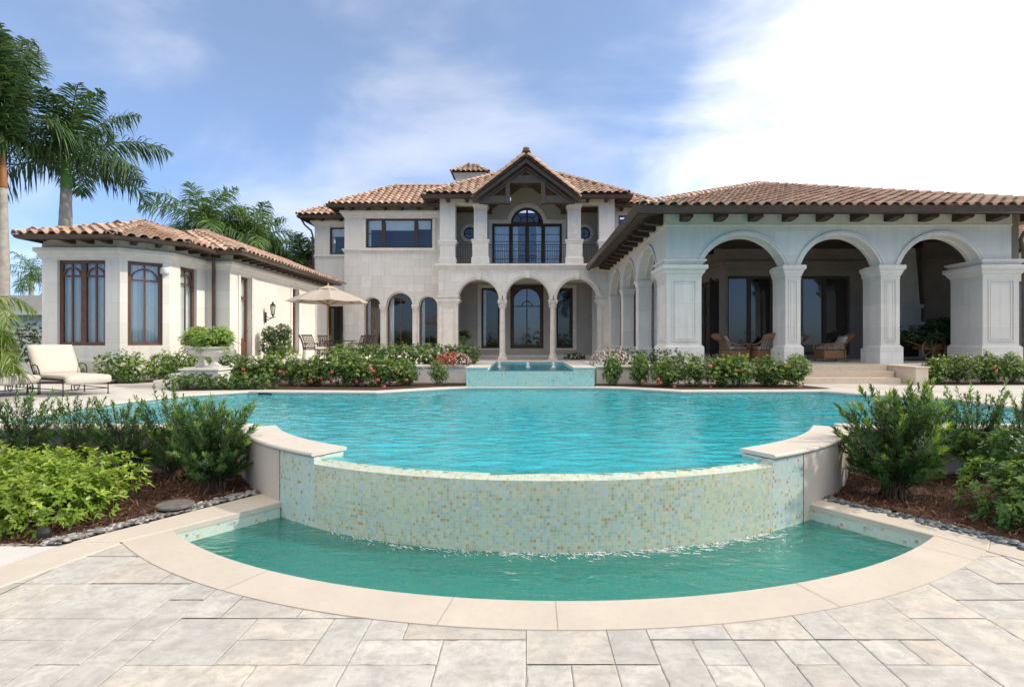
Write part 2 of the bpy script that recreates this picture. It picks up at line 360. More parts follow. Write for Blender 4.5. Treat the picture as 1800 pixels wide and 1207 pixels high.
def mosaic(name, palette, size, grout, groutw=.09, rough=.25):
    t = NT(name); uv = t.n('ShaderNodeUVMap'); x = t.xyz(uv.outputs[0])
    a = t.math('DIVIDE', x[0], size); b = t.math('DIVIDE', x[1], size)
    wn = t.n('ShaderNodeTexWhiteNoise', noise_dimensions='2D'); t.l(t.comb(t.math('FLOOR', a), t.math('FLOOR', b)), wn.inputs['Vector'])
    cr = t.n('ShaderNodeValToRGB'); cr.color_ramp.interpolation = 'CONSTANT'; e = cr.color_ramp.elements
    e[0].position = 0; e[0].color = (*palette[0][1], 1); e[1].position = palette[0][0]; e[1].color = (*palette[1][1], 1)
    acc = palette[0][0]
    for i in range(1, len(palette)-1):
        acc += palette[i][0]; q = e.new(acc); q.color = (*palette[i+1][1], 1)
    t.l(wn.outputs['Value'], cr.inputs[0])
    fa = t.math('ABSOLUTE', t.math('SUBTRACT', t.math('FRACT', a), .5)); fb = t.math('ABSOLUTE', t.math('SUBTRACT', t.math('FRACT', b), .5))
    g = t.math('GREATER_THAN', t.math('MAXIMUM', fa, fb), .5-groutw)
    patch = t.noise(1.6, 3, .5); c = t.mix(t.rng(patch, .4, .65, 0, .30), cr.outputs[0], (.55, .58, .36))
    c = t.mix(t.rng(t.noise(60, 2), .3, .7, 0, .22), c, (.6, .75, .72))
    st = t.noise(1.0, 4, .6, vec=t.comb(t.math('MULTIPLY', x[0], 26), t.math('MULTIPLY', x[1], 1.6))); c = t.mix(t.rng(st, .45, .8, 0, .22), c, (.62, .70, .66)); lime = t.noise(1.0, 4, .7, vec=t.comb(t.math('MULTIPLY', x[0], 4), t.math('MULTIPLY', x[1], 2.0), 7.0)); c = t.mix(t.rng(lime, .50, .75, 0, .35), c, (.56, .55, .36))
    c = t.mix(g, c, grout)
    rr = t.math('ADD', t.math('MULTIPLY', g, .4), rough)
    return t.done(t.bsdf(c, rr, t.bump(t.math('SUBTRACT', 1, g), .25, .002), 0, .5))
PAL = [(.20, (.33, .385, .335)), (.20, (.45, .44, .30)), (.20, (.51, .49, .29)), (.15, (.40, .48, .50)), (.13, (.57, .52, .38)), (.045, (.36, .30, .07)), (.035, (.44, .22, .05)), (.04, (.42, .49, .56))]
PALW = [(.26, (.36, .56, .54)), (.22, (.42, .58, .50)), (.18, (.52, .58, .50)), (.14, (.34, .50, .58)), (.10, (.56, .54, .44)), (.045, (.36, .30, .12)), (.03, (.42, .15, .06)), (.02, (.26, .36, .38))]
mMOS = mosaic('wet_spill_mosaic', PAL, .034, (.42, .56, .48), .05, .12)
mMOSD = mosaic('dry_mosaic', PALW, .036, (.47, .49, .455), .06, .25)
mMOSF = mosaic('fountain_mosaic', [(.3, (.30, .50, .46)), (.25, (.38, .54, .47)), (.2, (.42, .56, .52)), (.12, (.26, .44, .42)), (.08, (.46, .50, .38)), (.05, (.26, .30, .16))], .045, (.38, .52, .49), .07, .3)
def water(name, body, tintc, sc, strength, dfac, rot=0, spec_r=.03):
    t = NT(name); ob = t.obj(); mpn = t.n('ShaderNodeMapping'); t.l(ob, mpn.inputs[0]); mpn.inputs['Scale'].default_value = (1, 1.9, 1); mpn.inputs['Rotation'].default_value = (0, 0, rot)
    n1 = t.noise(sc, 3, .55, vec=mpn.outputs[0], dist=.6); n2 = t.noise(sc*2.7, 2, .5, vec=mpn.outputs[0], dist=.3)
    h = t.math('ADD', n1, t.math('MULTIPLY', n2, .35)); nr = t.bump(h, strength, .12)
    df = t.n('ShaderNodeBsdfDiffuse'); df.inputs[0].default_value = (*body, 1)
    rf = t.n('ShaderNodeBsdfRefraction'); rf.inputs['IOR'].default_value = 1.33; rf.inputs['Roughness'].default_value = .02; rf.inputs[0].default_value = (*tintc, 1); t.l(nr, rf.inputs['Normal'])
    tp = t.n('ShaderNodeBsdfTransparent'); tp.inputs[0].default_value = (*tintc, 1)
    m1 = t.n('ShaderNodeMixShader'); m1.inputs[0].default_value = .42; t.l(rf.outputs[0], m1.inputs[1]); t.l(tp.outputs[0], m1.inputs[2])
    m2 = t.n('ShaderNodeMixShader'); m2.inputs[0].default_value = dfac; t.l(m1.outputs[0], m2.inputs[1]); t.l(df.outputs[0], m2.inputs[2])
    gl = t.n('ShaderNodeBsdfGlossy'); gl.inputs['Roughness'].default_value = spec_r; t.l(nr, gl.inputs['Normal'])
    fr = t.n('ShaderNodeFresnel'); fr.inputs[0].default_value = 1.33; t.l(nr, fr.inputs['Normal'])
    m3 = t.n('ShaderNodeMixShader'); t.l(t.math('MULTIPLY', fr.outputs[0], 1.25, clamp=True), m3.inputs[0]); t.l(m2.outputs[0], m3.inputs[1]); t.l(gl.outputs[0], m3.inputs[2])
    return t.done(m3)
mWAT = water('pool_water_surface', (.06, .60, .71), (.30, .94, 1.0), 5.0, .16, .50)
mWATL = water('basin_water_surface', (.05, .29, .27), (.38, .86, .84), 2.6, .4, .40)
mWATF = water('fountain_water_surface', (.0, .16, .20), (.35, .85, .90), 3.5, .35, .5)
def glass(name, tintc=(.55, .62, .62), extra=.05):
    t = NT(name); tp = t.n('ShaderNodeBsdfTransparent'); tp.inputs[0].default_value = (*tintc, 1)
    gl = t.n('ShaderNodeBsdfGlossy'); gl.inputs['Roughness'].default_value = .01
    t.l(t.bump(t.noise(1.2, 1), .02, .01), gl.inputs['Normal'])
    fr = t.n('ShaderNodeFresnel'); fr.inputs[0].default_value = 1.5
    m = t.n('ShaderNodeMixShader'); t.l(t.math('ADD', t.math('MULTIPLY', fr.outputs[0], 1.7), extra, clamp=True), m.inputs[0]); t.l(tp.outputs[0], m.inputs[1]); t.l(gl.outputs[0], m.inputs[2])
    return t.done(m)
mGLASS = glass('window_glass', (.95, .98, .98), .03)
mCURT = simple('sheer_curtain', (.92, .95, .95), (.80, .86, .86), 3, .9, .3, 30)
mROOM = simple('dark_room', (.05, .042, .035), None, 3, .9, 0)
# ================================================================ levels
ZP, ZL, ZD, ZB = EY-.75, EY-1.08, EY-1.27, EY-1.36     # patio, sunken court, pool deck, pool water
def e(v): return EY+v
# ================================================================ ground
g = MB(); g.sheet([[(-900, -400), (900, -400), (900, 1500), (-900, 1500)]], -1.4)
tag(g.build('lawn', mLAWN), kind='structure')
# ================================================================ the villa
villa = empty('villa', (0, 30, 0), label='large cream stone mediterranean villa with clay tile roofs and arched loggias behind the pool', cat='house')
VIL = villa
def vb(mb, name, mat, parent=None, **k):
    mb.v = [(p[0], p[1]-30, p[2]) for p in mb.v]
    return mb.build(name, mat, parent or VIL, **k)
def rect(x0, x1, y0, y1): return [(x0, y0), (x1, y0), (x1, y1), (x0, y1)]
def prof_band(z0, z1, o, inner=-.02): return [(inner, z0), (o, z0), (o, z1), (inner, z1)]
def prof_cap(z0, z1, o):            # a moulded cap growing outwards
    h = z1-z0
    return [(-.02, z0), (.02, z0), (.03, z0+.15*h), (o*.45, z0+.3*h), (o*.6, z0+.5*h), (o*.9, z0+.62*h), (o, z0+.68*h), (o, z1-.04*h), (o-.02, z1), (-.02, z1)]
def prof_base(z0, z1, o): h = z1-z0; return [(-.02, z0), (o, z0), (o, z1-.12*h), (o*.55, z1-.06*h), (.012, z1), (-.02, z1)]
def pier(x0, x1, y0, y1, z0, zc0, zc1, ov=.12, baseh=.5, baseo=.06, panel=None, upper=None, mat=None, name='pier', neck=True, sides='f'):
    m = MB(); m.box(x0, x1, y0, y1, z0, zc1-.01); r = rect(x0, x1, y0, y1)
    m.sweep(r, prof_base(z0, z0+baseh, baseo), True); m.sweep(r, prof_cap(zc0, zc1, ov), True)
    if neck: m.sweep(r, prof_band(zc0-.09, zc0-.05, .012), True)
    if upper: m.sweep(r, prof_cap(zc1+.004, upper, ov*.8), True)
    if panel:
        mx, zb, zt = panel
        def ring(pl, a, b):
            for k, (q, wq) in enumerate(((0, .035), (.07, .02))):
                A, B, C, D = a+q, b-q, zb+q, zt-q; t = .035
                m.pbox(pl, A, B, C, C+t, -wq, .01); m.pbox(pl, A, B, D-t, D, -wq, .01)
                m.pbox(pl, A, A+t, C+t, D-t, -wq, .01); m.pbox(pl, B-t, B, C+t, D-t, -wq, .01)
        ring(front(y0), x0+mx, x1-mx)
        if 'l' in sides: ring(facing_left(x0), y0+mx, y1-mx)
    return vb(m, name, mat or mLOG)
# ---------------- windows
def window(pl, ua, ub, zb, zt, dp=.18, fw=.09, rise=0, bars_v=(), bars_h=(), leaves=1, inner_arch=False, curtain='full', mat=None, name='window', blind=None, fd=.07, parent=None):
    mat = mat or mWOODR; m = MB()
    def outline(o):
        a, b, c, d = ua+o, ub-o, zb+o, zt-o
        if not rise: return [(a, c), (b, c), (b, d), (a, d)]
        f = arch(a, b, zt-rise, rise-o if rise-o > .02 else .02); n = 14
        return [(a, c), (b, c)]+[((a+b)/2+(b-a)/2*math.cos(math.pi*i/n), f((a+b)/2+(b-a)/2*math.cos(math.pi*i/n))) for i in range(n+1)]
    A, B = outline(0), outline(fw); n = len(A)
    for i in range(n):
        j = (i+1) % n
        m.hexa([pl(*A[i], dp), pl(*A[j], dp), pl(*B[j], dp), pl(*B[i], dp), pl(*A[i], dp+fd), pl(*A[j], dp+fd), pl(*B[j], dp+fd), pl(*B[i], dp+fd)])
    def top(u):
        if not rise: return zt-fw
        return arch(ua+fw, ub-fw, zt-rise, rise-fw)(u)
    L0 = (ub-ua)/leaves
    for k in range(1, leaves): u = ua+k*L0; m.pbox(pl, u-fw*.8, u+fw*.8, zb+fw, top(u), dp-.004, dp+fd-.006)
    for u, t in bars_v: m.pbox(pl, u-t/2, u+t/2, zb+fw-.01, top(u), dp+.012, dp+fd-.01)
    for z, t in bars_h: m.pbox(pl, ua+fw-.01, ub-fw+.01, z-t/2, z+t/2, dp+.016, dp+fd-.014)
    if inner_arch:        # small arched head bars in each leaf
        for k in range(leaves):
            a, b = ua+k*L0+fw*.9, ua+(k+1)*L0-fw*.9; r = (b-a)/2
            zs = zt-fw-r-.10
            m.archband(pl, (a+b)/2, zs, r-.045, r, 0, math.pi, dp+.01, dp+fd-.012, 14)
            m.pbox(pl, a, b, zs-.025, zs+.025, dp+.014, dp+fd-.016)
            m.pbox(pl, (a+b)/2-.025, (a+b)/2+.025, zb+fw, zt-fw, dp+.018, dp+fd-.018)
    f = vb(m, name, mat, parent)
    p = MB(); O = outline(fw*.7); p.face([pl(u, z, dp+fd*.55) for u, z in O]); vb(p, 'pane', mGLASS, f)
    if curtain:
        c = MB(); n = max(6, int((ub-ua)/.045)); lo = zb+.03; hi = zt-(rise if rise else 0)-.02
        rngs = {'full': [(ua+.05, ub-.05)], 'sides': [(ua+.05, ua+.05+(ub-ua)*.27), (ub-.05-(ub-ua)*.27, ub-.05)], 'left': [(ua+.05, ua+.05+(ub-ua)*.2)], 'part': [(ua+.05, ua+(ub-ua)*.44), (ua+(ub-ua)*.53, ub-.05)]}[curtain]
        for a, b in rngs:
            k = max(4, int((b-a)/.03))
            for i in range(k):
                u, v = a+(b-a)*i/k, a+(b-a)*(i+1)/k; s0 = .04*math.sin(i*1.1)+.015*math.sin(i*.37); s1 = .04*math.sin((i+1)*1.1)+.015*math.sin((i+1)*.37)
                c.face([pl(u, lo, dp+.13+s0), pl(v, lo, dp+.13+s1), pl(v, hi if not rise else min(top(v), zt), dp+.13+s1), pl(u, hi if not rise else min(top(u), zt), dp+.13+s0)])
        vb(c, 'curtain', mCURT, f)
    if blind:
        c = MB(); c.pbox(pl, ua+fw, ub-fw, blind, zt-fw, dp+fd+.05, dp+fd+.07); vb(c, 'blind', mCURT, f)
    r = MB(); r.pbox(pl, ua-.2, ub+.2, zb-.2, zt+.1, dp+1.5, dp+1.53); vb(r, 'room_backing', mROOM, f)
    return f
# ---------------- roofs
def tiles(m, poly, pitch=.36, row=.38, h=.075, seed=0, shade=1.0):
    """barrel tiles over a slope; poly[0]->poly[1] is the eave"""
    rnd = random.Random(seed); P = [Vector(p) for p in poly]
    u = (P[1]-P[0]); u.normalize(); nrm = None
    for k in range(2, len(P)):
        nrm = u.cross(P[k]-P[0])
        if nrm.length > .01: break
    nrm.normalize()
    if nrm.z < 0: nrm = -nrm
    v = nrm.cross(u); v.normalize()
    if v.z < 0: v = -v
    uv = [((p-P[0]).dot(u), (p-P[0]).dot(v)) for p in P]
    def inside(x, y):
        c = False; j = len(uv)-1
        for i in range(len(uv)):
            if (uv[i][1] > y) != (uv[j][1] > y) and x < (uv[j][0]-uv[i][0])*(y-uv[i][1])/(uv[j][1]-uv[i][1]+1e-12)+uv[i][0]: c = not c
            j = i
        return c
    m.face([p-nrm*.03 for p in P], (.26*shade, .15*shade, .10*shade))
    u0, u1 = min(a for a, b in uv), max(a for a, b in uv); v1 = max(b for a, b in uv)
    base = [(.42, .26, .18), (.47, .31, .22), (.38, .235, .165), (.46, .33, .25), (.52, .385, .295), (.34, .235, .18), (.41, .31, .245)]
    n = 8; prof = []
    for i in range(n+1):
        x = -.5+i/n; a = abs(x)
        z = math.sqrt(max(0, 1-(a/.31)**2)) if a < .30 else -.30*math.sin((a-.30)/.20*math.pi/2)-.0
        prof.append((x*pitch, z*h))
    nc = int((u1-u0)/pitch)+2; nr_ = int(v1/row)+1
    for r in range(nr_):
        for c in range(nc):
            cx = u0+(c+.5)*pitch; cy = (r+.5)*row
            if not (inside(cx, cy) or inside(cx, min(cy, v1*.999)-row*.3)): continue
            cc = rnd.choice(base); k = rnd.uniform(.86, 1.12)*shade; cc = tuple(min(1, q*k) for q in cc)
            jz = rnd.uniform(-.006, .006); y0 = r*row-.05; y1 = (r+1)*row
            lo = [P[0]+u*(cx+x)+v*y0+nrm*(z+.045+jz) for x, z in prof]; hi = [P[0]+u*(cx+x*.94)+v*y1+nrm*(z*.9+jz) for x, z in prof]
            lb = [p-nrm*.03 for p in lo]
            vs = lo+hi+lb; q = n+1
            fs = [(i, i+1, q+i+1, q+i) for i in range(n)]+[(2*q+i, 2*q+i+1, i+1, i) for i in range(n)]
            m.idx(vs, fs, cc)
def caps(m, p, q, r=.13, step=.36, seed=0, lift=.04):
    rnd = random.Random(seed); p = Vector(p); q = Vector(q); d = q-p; Ln = d.length; d.normalize(); n = max(1, int(Ln/step))
    side = d.cross(Vector((0, 0, 1))).normalized(); up = side.cross(d).normalized()
    for i in range(n):
        a = p+d*(Ln*i/n-.03); b = p+d*(Ln*(i+1)/n); k = rnd.uniform(.85, 1.15); cc = (.50*k, .36*k, .27*k); ra, rb = r*1.12, r*.95; s = 8
        vs = []
        for c, rr, l in ((a, ra, lift+.025), (b, rb, lift), (a, ra*.86, lift+.01)):
            vs += [c+side*(rr*math.cos(math.pi*t/s))+up*(rr*.85*math.sin(math.pi*t/s)+l-.05) for t in range(s+1)]
        z = s+1
        m.idx(vs, [(t, t+1, z+t+1, z+t) for t in range(s)]+[(2*z+t, 2*z+t+1, t+1, t) for t in range(s)], cc)
def roof(name, slopes, ridges, pitch=.36, row=.38, r=.13, shade=1.0, rc=None):
    m = MB()
    for i, s in enumerate(slopes): tiles(m, s, pitch, row, seed=i+len(name), shade=shade)
    o = vb(m, name, mTILE); c = MB()
    for i, (p, q) in enumerate(ridges): caps(c, p, q, r, seed=i)
    if ridges: vb(c, 'ridge_tiles', mTILE, o)
    return o
def eaves(path, over, zf, gh=.13, spacing=1.1, brz=None, brh=.2, closed=False, hipends=True, brw=.15, brl=None, sl=.26):
    """gutter, soffit and timber brackets along a wall outline (outside on the right of the path)"""
    m = MB(); g = .075
    m.sweep(path, [(over-.02, zf+.02), (over+.03, zf), (over+.10, zf+.03), (over+.13, zf+gh), (over+.15, zf+gh+.02), (over+.11, zf+gh+.02), (over-.02, zf+gh-.02)], closed)
    vb(m, 'gutter', mGUT)
    m = MB(); H_ = zf+.04+sl*over; m.sweep(path, [(-.05, H_+.012), (over-.03, zf+.04), (over-.03, zf+.07), (-.05, H_+.045)], closed); m.sweep(path, [(over-.06, zf-.01), (over-.025, zf-.01), (over-.025, zf+.038), (over-.06, zf+.038)], closed)
    vb(m, 'soffit', mWOOD)
    segs = list(zip(path[:-1], path[1:]))+([(path[-1], path[0])] if closed else [])
    for a, b in segs:
        a = Vector(a[:2]); b = Vector(b[:2]); d = (b-a); Ln = d.length; d.normalize(); nn = Vector(rn(d)); k = max(1, round(Ln/spacing)); L0 = (brl or over)-.06
        if Ln < .6: continue
        for i in range(k+(0 if Ln > 1.2 else 0)):
            c = a+d*(Ln*(i+.5)/k); m = MB()
            T0 = lambda o_: sl*(over-o_); pr = [(0, T0(0)), (0, -brh), (L0*.45, -brh*.95), (L0*.62, -brh*.62), (L0*.85, -brh*.55), (L0, min(-brh*.2, T0(L0)-.04)), (L0, T0(L0))]
            vs = []
            for s in (-brw/2, brw/2): vs += [(c.x+d.x*s+nn.x*o, c.y+d.y*s+nn.y*o, zf+.038+z) for o, z in pr]
            q = len(pr); m.idx(vs, [tuple(range(q)), tuple(reversed(range(q, 2*q)))]+[(j, q+j, q+(j+1) % q, (j+1) % q) for j in range(q)])
            vb(m, 'rafter_bracket', mWOOD)
def cornice(path, z0, z1, o, mat, closed=False, name='cornice'):
    m = MB(); m.sweep(path, prof_cap(z0, z1, o), closed); return vb(m, name, mat)
# ================= loggia wing (right) =================
YF, XL, XR = 18.35, 4.53, 15.65
ZC1 = e(2.42); ZCAP0 = e(2.06)
LT = e(4.14)
pl = front(YF); ops = []
A = [(1232.5, 1380), (1406.5, 1547.5), (1580.6, 1726)]
for a, b in A: xa, xb = (a-925)*YF/1000, (b-925)*YF/1000; ops.append((xa, xb, e(2.42), arch(xa, xb, e(2.42), .95)))
m = MB(); m.wall(pl, XL, XR, e(2.42), LT, .55, ops); vb(m, 'loggia_front_wall', mLOG)
m = MB(); m.pbox(pl, XL-.02, XR+.02, e(3.72)-.02, e(3.72)+.02, -.03, .01); m.pbox(pl, XL-.012, XR+.012, e(3.74), LT-.004, -.012, .01); vb(m, 'frieze_moulding', mTRIM)
def archivolt(pl, xa, xb, zs, rise, wd=.15, pr=.06, mat=None, depth=.55, key=False):
    h = (xb-xa)/2; R = (h*h+rise*rise)/(2*rise); cz = zs+rise-R; a = math.asin(min(1, (zs-cz)/R)) if R > rise else 0
    m = MB(); m.archband(pl, (xa+xb)/2, cz, R-.002, R+wd*.55, a, math.pi-a, -pr*.55, .01); m.archband(pl, (xa+xb)/2, cz, R+wd*.5, R+wd, a*.92, math.pi-a*.92, -pr, .01)
    m.archband(pl, (xa+xb)/2, cz, R-.05, R+.003, a, math.pi-a, depth*.55, depth*.62)
    if key: m.hexa([pl((xa+xb)/2-.10, cz+R-.03, -.12), pl((xa+xb)/2+.10, cz+R-.03, -.12), pl((xa+xb)/2+.10, cz+R-.03, 0), pl((xa+xb)/2-.10, cz+R-.03, 0), pl((xa+xb)/2-.15, cz+R+.3, -.12), pl((xa+xb)/2+.15, cz+R+.3, -.12), pl((xa+xb)/2+.15, cz+R+.3, 0), pl((xa+xb)/2-.15, cz+R+.3, 0)])
    return vb(m, 'archivolt', mat or mLOG, smooth=False)
for o in ops: archivolt(pl, o[0], o[1], e(2.42), .95)
xs = lambda p, d=YF: (p-925)*d/1000
pan = (.17, ZP+.72, ZCAP0-.12)
pier(XL, xs(1232.5), YF-.03, YF+1.35, ZP, ZCAP0, ZC1, .17, .6, .07, pan, e(2.6), sides='fl')
m = MB(); m.box(XL+.02, xs(1232.5)-.02, YF, YF+1.33, ZC1, e(2.62)); vb(m, 'pier_block', mLOG)
pier(xs(1380), xs(1406.5), YF-.03, YF+.6, ZP, ZCAP0, ZC1, .13, .6, .07, (.1, ZP+.72, ZCAP0-.12))
pier(xs(1547.5), xs(1580.6), YF-.03, YF+.6, ZP, ZCAP0, ZC1, .13, .6, .07, (.12, ZP+.72, ZCAP0-.12))
pier(xs(1726), xs(1790), YF-.03, YF+1.35, ZP, ZCAP0, ZC1, .17, .6, .07, pan, e(2.6))
for a in (1380, 1547.5): pier(xs(a)+.06, xs(a)+.44, YF+.66, YF+1.05, ZP, ZCAP0, ZC1, .08, .5, .05, None)
m = MB(); m.box(xs(1389), xs(1393), YF-.045, YF-.03, e(.44), e(.56)); vb(m, 'outlet_cover', mWHITE)
# side arcade along X = XL
pl = facing_left(XL); YS = [(19.7, 22.95), (23.5, 26.6), (27.15, 30.35)]; ops = []
for a, b in YS: ops.append((a, b, e(2.42), arch(a, b, e(2.42), 1.0)))
m = MB(); m.wall(pl, YF+.56, 31.3, e(2.42), LT, .5, ops); vb(m, 'loggia_side_wall', mLOG)
m = MB(); m.pbox(pl, YF, 31.3, e(3.70), e(3.74), -.03, .01); m.pbox(pl, YF, 31.3, e(3.74)+.002, LT-.004, -.012, .01); vb(m, 'frieze_moulding', mTRIM)
for o in ops: archivolt(pl, o[0], o[1], e(2.42), 1.0, depth=.5)
for a, b in ((22.95, 23.5), (26.6, 27.15), (30.35, 31.25)):
    pier(XL, XL+.5, a, b, ZP-.4, ZCAP0+.1, ZC1, .07, .9, .05)
    pier(XL+.66, XL+1.0, a+.1, b-.05, ZP-.4, ZCAP0+.1, ZC1, .05, .9, .04)
# loggia floor, steps
m = MB(); m.prism([(4.3, 17.4), (16.6, 17.4), (22, 17.4), (22, 33.5), (4.3, 33.5)], ZD-.3, ZP, None); vb(m, 'loggia_floor', mDECK)
m = MB(); m.box(7.0, 11.0, 17.0, 17.398, ZD, ZP-.17); m.box(6.9, 10.9, 16.55, 16.998, ZD, ZP-.345); m.box(6.9, 11.05, 17.401, 17.75, ZP+.001, ZP+.006); m.box(7.0, 11.02, 17.385, 17.4, ZD, ZP+.006)
vb(m, 'loggia_steps', mSTEP)
m = MB(); m.box(11.06, 11.42, 16.15, 17.396, ZD, ZP-.04); m.box(11.03, 11.45, 16.12, 17.42, ZP-.04, ZP+.006); vb(m, 'step_cheek_wall', mSTEP, bevel=.008)
m = MB(); m.box(6.8, 10.8, 16.1, 16.548, ZD, ZP-.5) ; 
# interior
m = MB(); zf = ZP
YR = 23.2
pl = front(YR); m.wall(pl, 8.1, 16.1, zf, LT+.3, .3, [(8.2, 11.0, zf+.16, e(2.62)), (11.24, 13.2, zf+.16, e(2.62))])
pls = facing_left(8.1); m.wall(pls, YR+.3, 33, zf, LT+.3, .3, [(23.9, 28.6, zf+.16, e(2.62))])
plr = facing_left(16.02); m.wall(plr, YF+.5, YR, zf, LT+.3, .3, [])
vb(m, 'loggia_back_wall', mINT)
m = MB()
for a, b in ((8.2, 11.0), (11.24, 13.2)):
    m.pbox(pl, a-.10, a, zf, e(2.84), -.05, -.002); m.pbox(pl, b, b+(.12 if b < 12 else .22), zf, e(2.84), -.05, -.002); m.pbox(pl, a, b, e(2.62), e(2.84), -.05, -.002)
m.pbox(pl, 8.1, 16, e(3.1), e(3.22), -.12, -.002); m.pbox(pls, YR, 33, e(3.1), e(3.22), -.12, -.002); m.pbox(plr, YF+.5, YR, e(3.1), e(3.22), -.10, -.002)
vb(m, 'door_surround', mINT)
for a, b, n in ((8.2, 11.0, 3), (11.24, 13.2, 2)):
    window(pl, a, b, zf+.16, e(2.62), .1, .1, leaves=n, curtain=None, mat=mWOOD, name='sliding_door')
window(pls, 23.9, 28.6, zf+.16, e(2.62), .1, .1, leaves=4, curtain='left', mat=mWOOD, name='sliding_door')
m = MB(); m.box(XL+.5, 16.0, YF+.55, 33, LT-.10, LT-.04)
vb(m, 'loggia_ceiling', mCEIL)
for k in range(6):
    m = MB(); m.box(XL+.5, 16.0, YF+1.4+k*1.6, YF+1.62+k*1.6, LT-.42, LT-.10); vb(m, 'ceiling_beam', mWOOD)
m = MB()  # fireplace on the end of the back wall
m.box(14.7, 16.0, YR-.35, YR, zf, zf+1.35); m.box(14.55, 16.0, YR-.5, YR, zf+1.35, zf+1.5); m.box(15.0, 15.9, YR-.3, YR, zf+1.5, e(1.3)); m.box(14.9, 15.95, YR-.4, YR, e(1.3), e(1.45))
m.hexa([(15.1, YR-.3, e(1.45)), (15.85, YR-.3, e(1.45)), (15.85, YR, e(1.45)), (15.1, YR, e(1.45)), (15.3, YR-.2, LT), (15.7, YR-.2, LT), (15.7, YR, LT), (15.3, YR, LT)])
f = vb(m, 'fireplace', mTRIM); m = MB(); m.box(14.95, 15.75, YR-.36, YR-.34, zf+.1, zf+.95); vb(m, 'firebox', mROOM, f)
# eaves and roof
GZ = e(3.84)
PATHL = [(XL+.12, 31.2), (XL, YF), (XR, YF)]
m = MB()
eaves([(XL, 31.2), (XL, YF), (16.6, YF)], 1.12, GZ, .2, 1.10, brh=.07, brw=.28, brl=.66)
EA, EB, AP, EL = (3.55, 17.1, e(4.07)), (17.4, 17.1, e(4.07)), (9.6, 23.5, e(6.42)), (3.55, 31.5, e(4.07))
RB = (9.6, 31.5, e(6.42)); EC = (17.4, 31.5, e(4.07))
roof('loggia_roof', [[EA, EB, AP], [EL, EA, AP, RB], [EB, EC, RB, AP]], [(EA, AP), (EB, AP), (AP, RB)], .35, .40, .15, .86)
# annex glimpsed past the last pier
m = MB(); m.wall(front(25), 16.5, 30, ZP, e(4.1), .3, [(21.4, 23.5, ZP+.1, e(2.6))]); vb(m, 'annex_wall', mWALL)
window(front(25), 21.4, 23.5, ZP+.1, e(2.6), curtain=None, mat=mWOOD)
eaves([(17.2, 25), (30, 25)], .8, e(3.9), .15, 1.2)
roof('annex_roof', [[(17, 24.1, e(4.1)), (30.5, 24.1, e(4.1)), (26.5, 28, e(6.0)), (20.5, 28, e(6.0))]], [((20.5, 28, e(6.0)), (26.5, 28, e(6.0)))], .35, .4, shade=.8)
m = MB(); m.tube([(15.55, 17.15, GZ+.05), (15.62, 17.4, GZ-.18), (15.75, 18.0, GZ-.45), (15.9, 18.3, GZ-.6), (16.0, 18.3, GZ-1.0), (16.0, 18.3, ZP)], .06, 8); vb(m, 'downspout', mGUT, smooth=True)
# ================= portico (centre) =================
Y1 = 31.3; sc = Y1/1000; X = lambda p: (p-925)*sc; Z = lambda q: EY+(598-q)*sc
pl = front(Y1); PX0, PX1 = X(771), X(1085)
ZS = Z(526.5); ops = []
for a, b in ((804.7, 877.6), (888.2, 967.2), (977.8, 1051)): r = (X(b)-X(a))/2; ops.append((X(a), X(b), ZS, arch(X(a), X(b), ZS, r*.995)))
m = MB(); m.wall(pl, PX0, PX1, ZS, Z(474), .5, ops); vb(m, 'portico_wall', mASH)
for o in ops: archivolt(pl, o[0], o[1], ZS, (o[1]-o[0])/2*.995, .20, .07, mTRIM, .5, key=True)
cornice([(PX0, Y1+1.6), (PX0, Y1), (PX1, Y1), (PX1, Y1+1.6)], Z(475), Z(463.8), .2, mTRIM)
for a, b in ((771, 804.7), (1051, 1085)):
    pier(X(a), X(b), Y1-.04, Y1+.55, ZL, Z(534.5), Z(526), .14, .55, .07, (.16, Z(610), Z(538)), Z(520), mTRIM)
def column(cx, cy, r, z0, z1, name='column', mat=None):
    m = MB(); h = z1-z0
    m.box(cx-r*1.5, cx+r*1.5, cy-r*1.5, cy+r*1.5, z0, z0+.12)
    pr = [(r*1.42, .12), (r*1.42, .2), (r*1.15, .24), (r*1.25, .3), (r*1.02, .34)]
    pr += [(r*(1-.14*(t/8.0)**1.5), .36+(h-.36-.62)*t/8) for t in range(9)]
    pr += [(r*.98, h-.6), (r*.86, h-.57), (r*.95, h-.45), (r*1.2, h-.22), (r*1.45, h-.12)]
    m.lathe([(a, z0+b) for a, b in pr], 18, (cx, cy, 0)); m.box(cx-r*1.55, cx+r*1.55, cy-r*1.55, cy+r*1.55, z1-.13, z1)
    for k in range(4):      # corner volutes
        a = math.pi/4+k*math.pi/2; x, y = cx+math.cos(a)*r*1.45, cy+math.sin(a)*r*1.45
        m.lathe([(.01, -.06), (.07, -.04), (.085, 0), (.07, .04), (.01, .06)], 8, (x, y, z1-.2))
    for k in range(8):
        a = k*math.pi/4; x, y = cx+math.cos(a)*r*1.05, cy+math.sin(a)*r*1.05; m.lathe([(.01, -.09), (.05, -.03), (.06, .05), (.01, .09)], 6, (x, y, z1-.36))
    return vb(m, name, mat or mTRIM, smooth=False)
column(X(883), Y1+.25, .165, ZL, ZS); column(X(972.3), Y1+.25, .165, ZL, ZS)
m = MB(); m.prism([(PX0-.4, 29.9), (PX1+.4, 29.9), (PX1+.4, 35.5), (PX0-.4, 35.5)], ZD-.2, ZL); m.box(PX0-.4, PX1+.4, 29.5, 29.9, ZD-.2, ZL-.10); vb(m, 'portico_floor', mDECK)
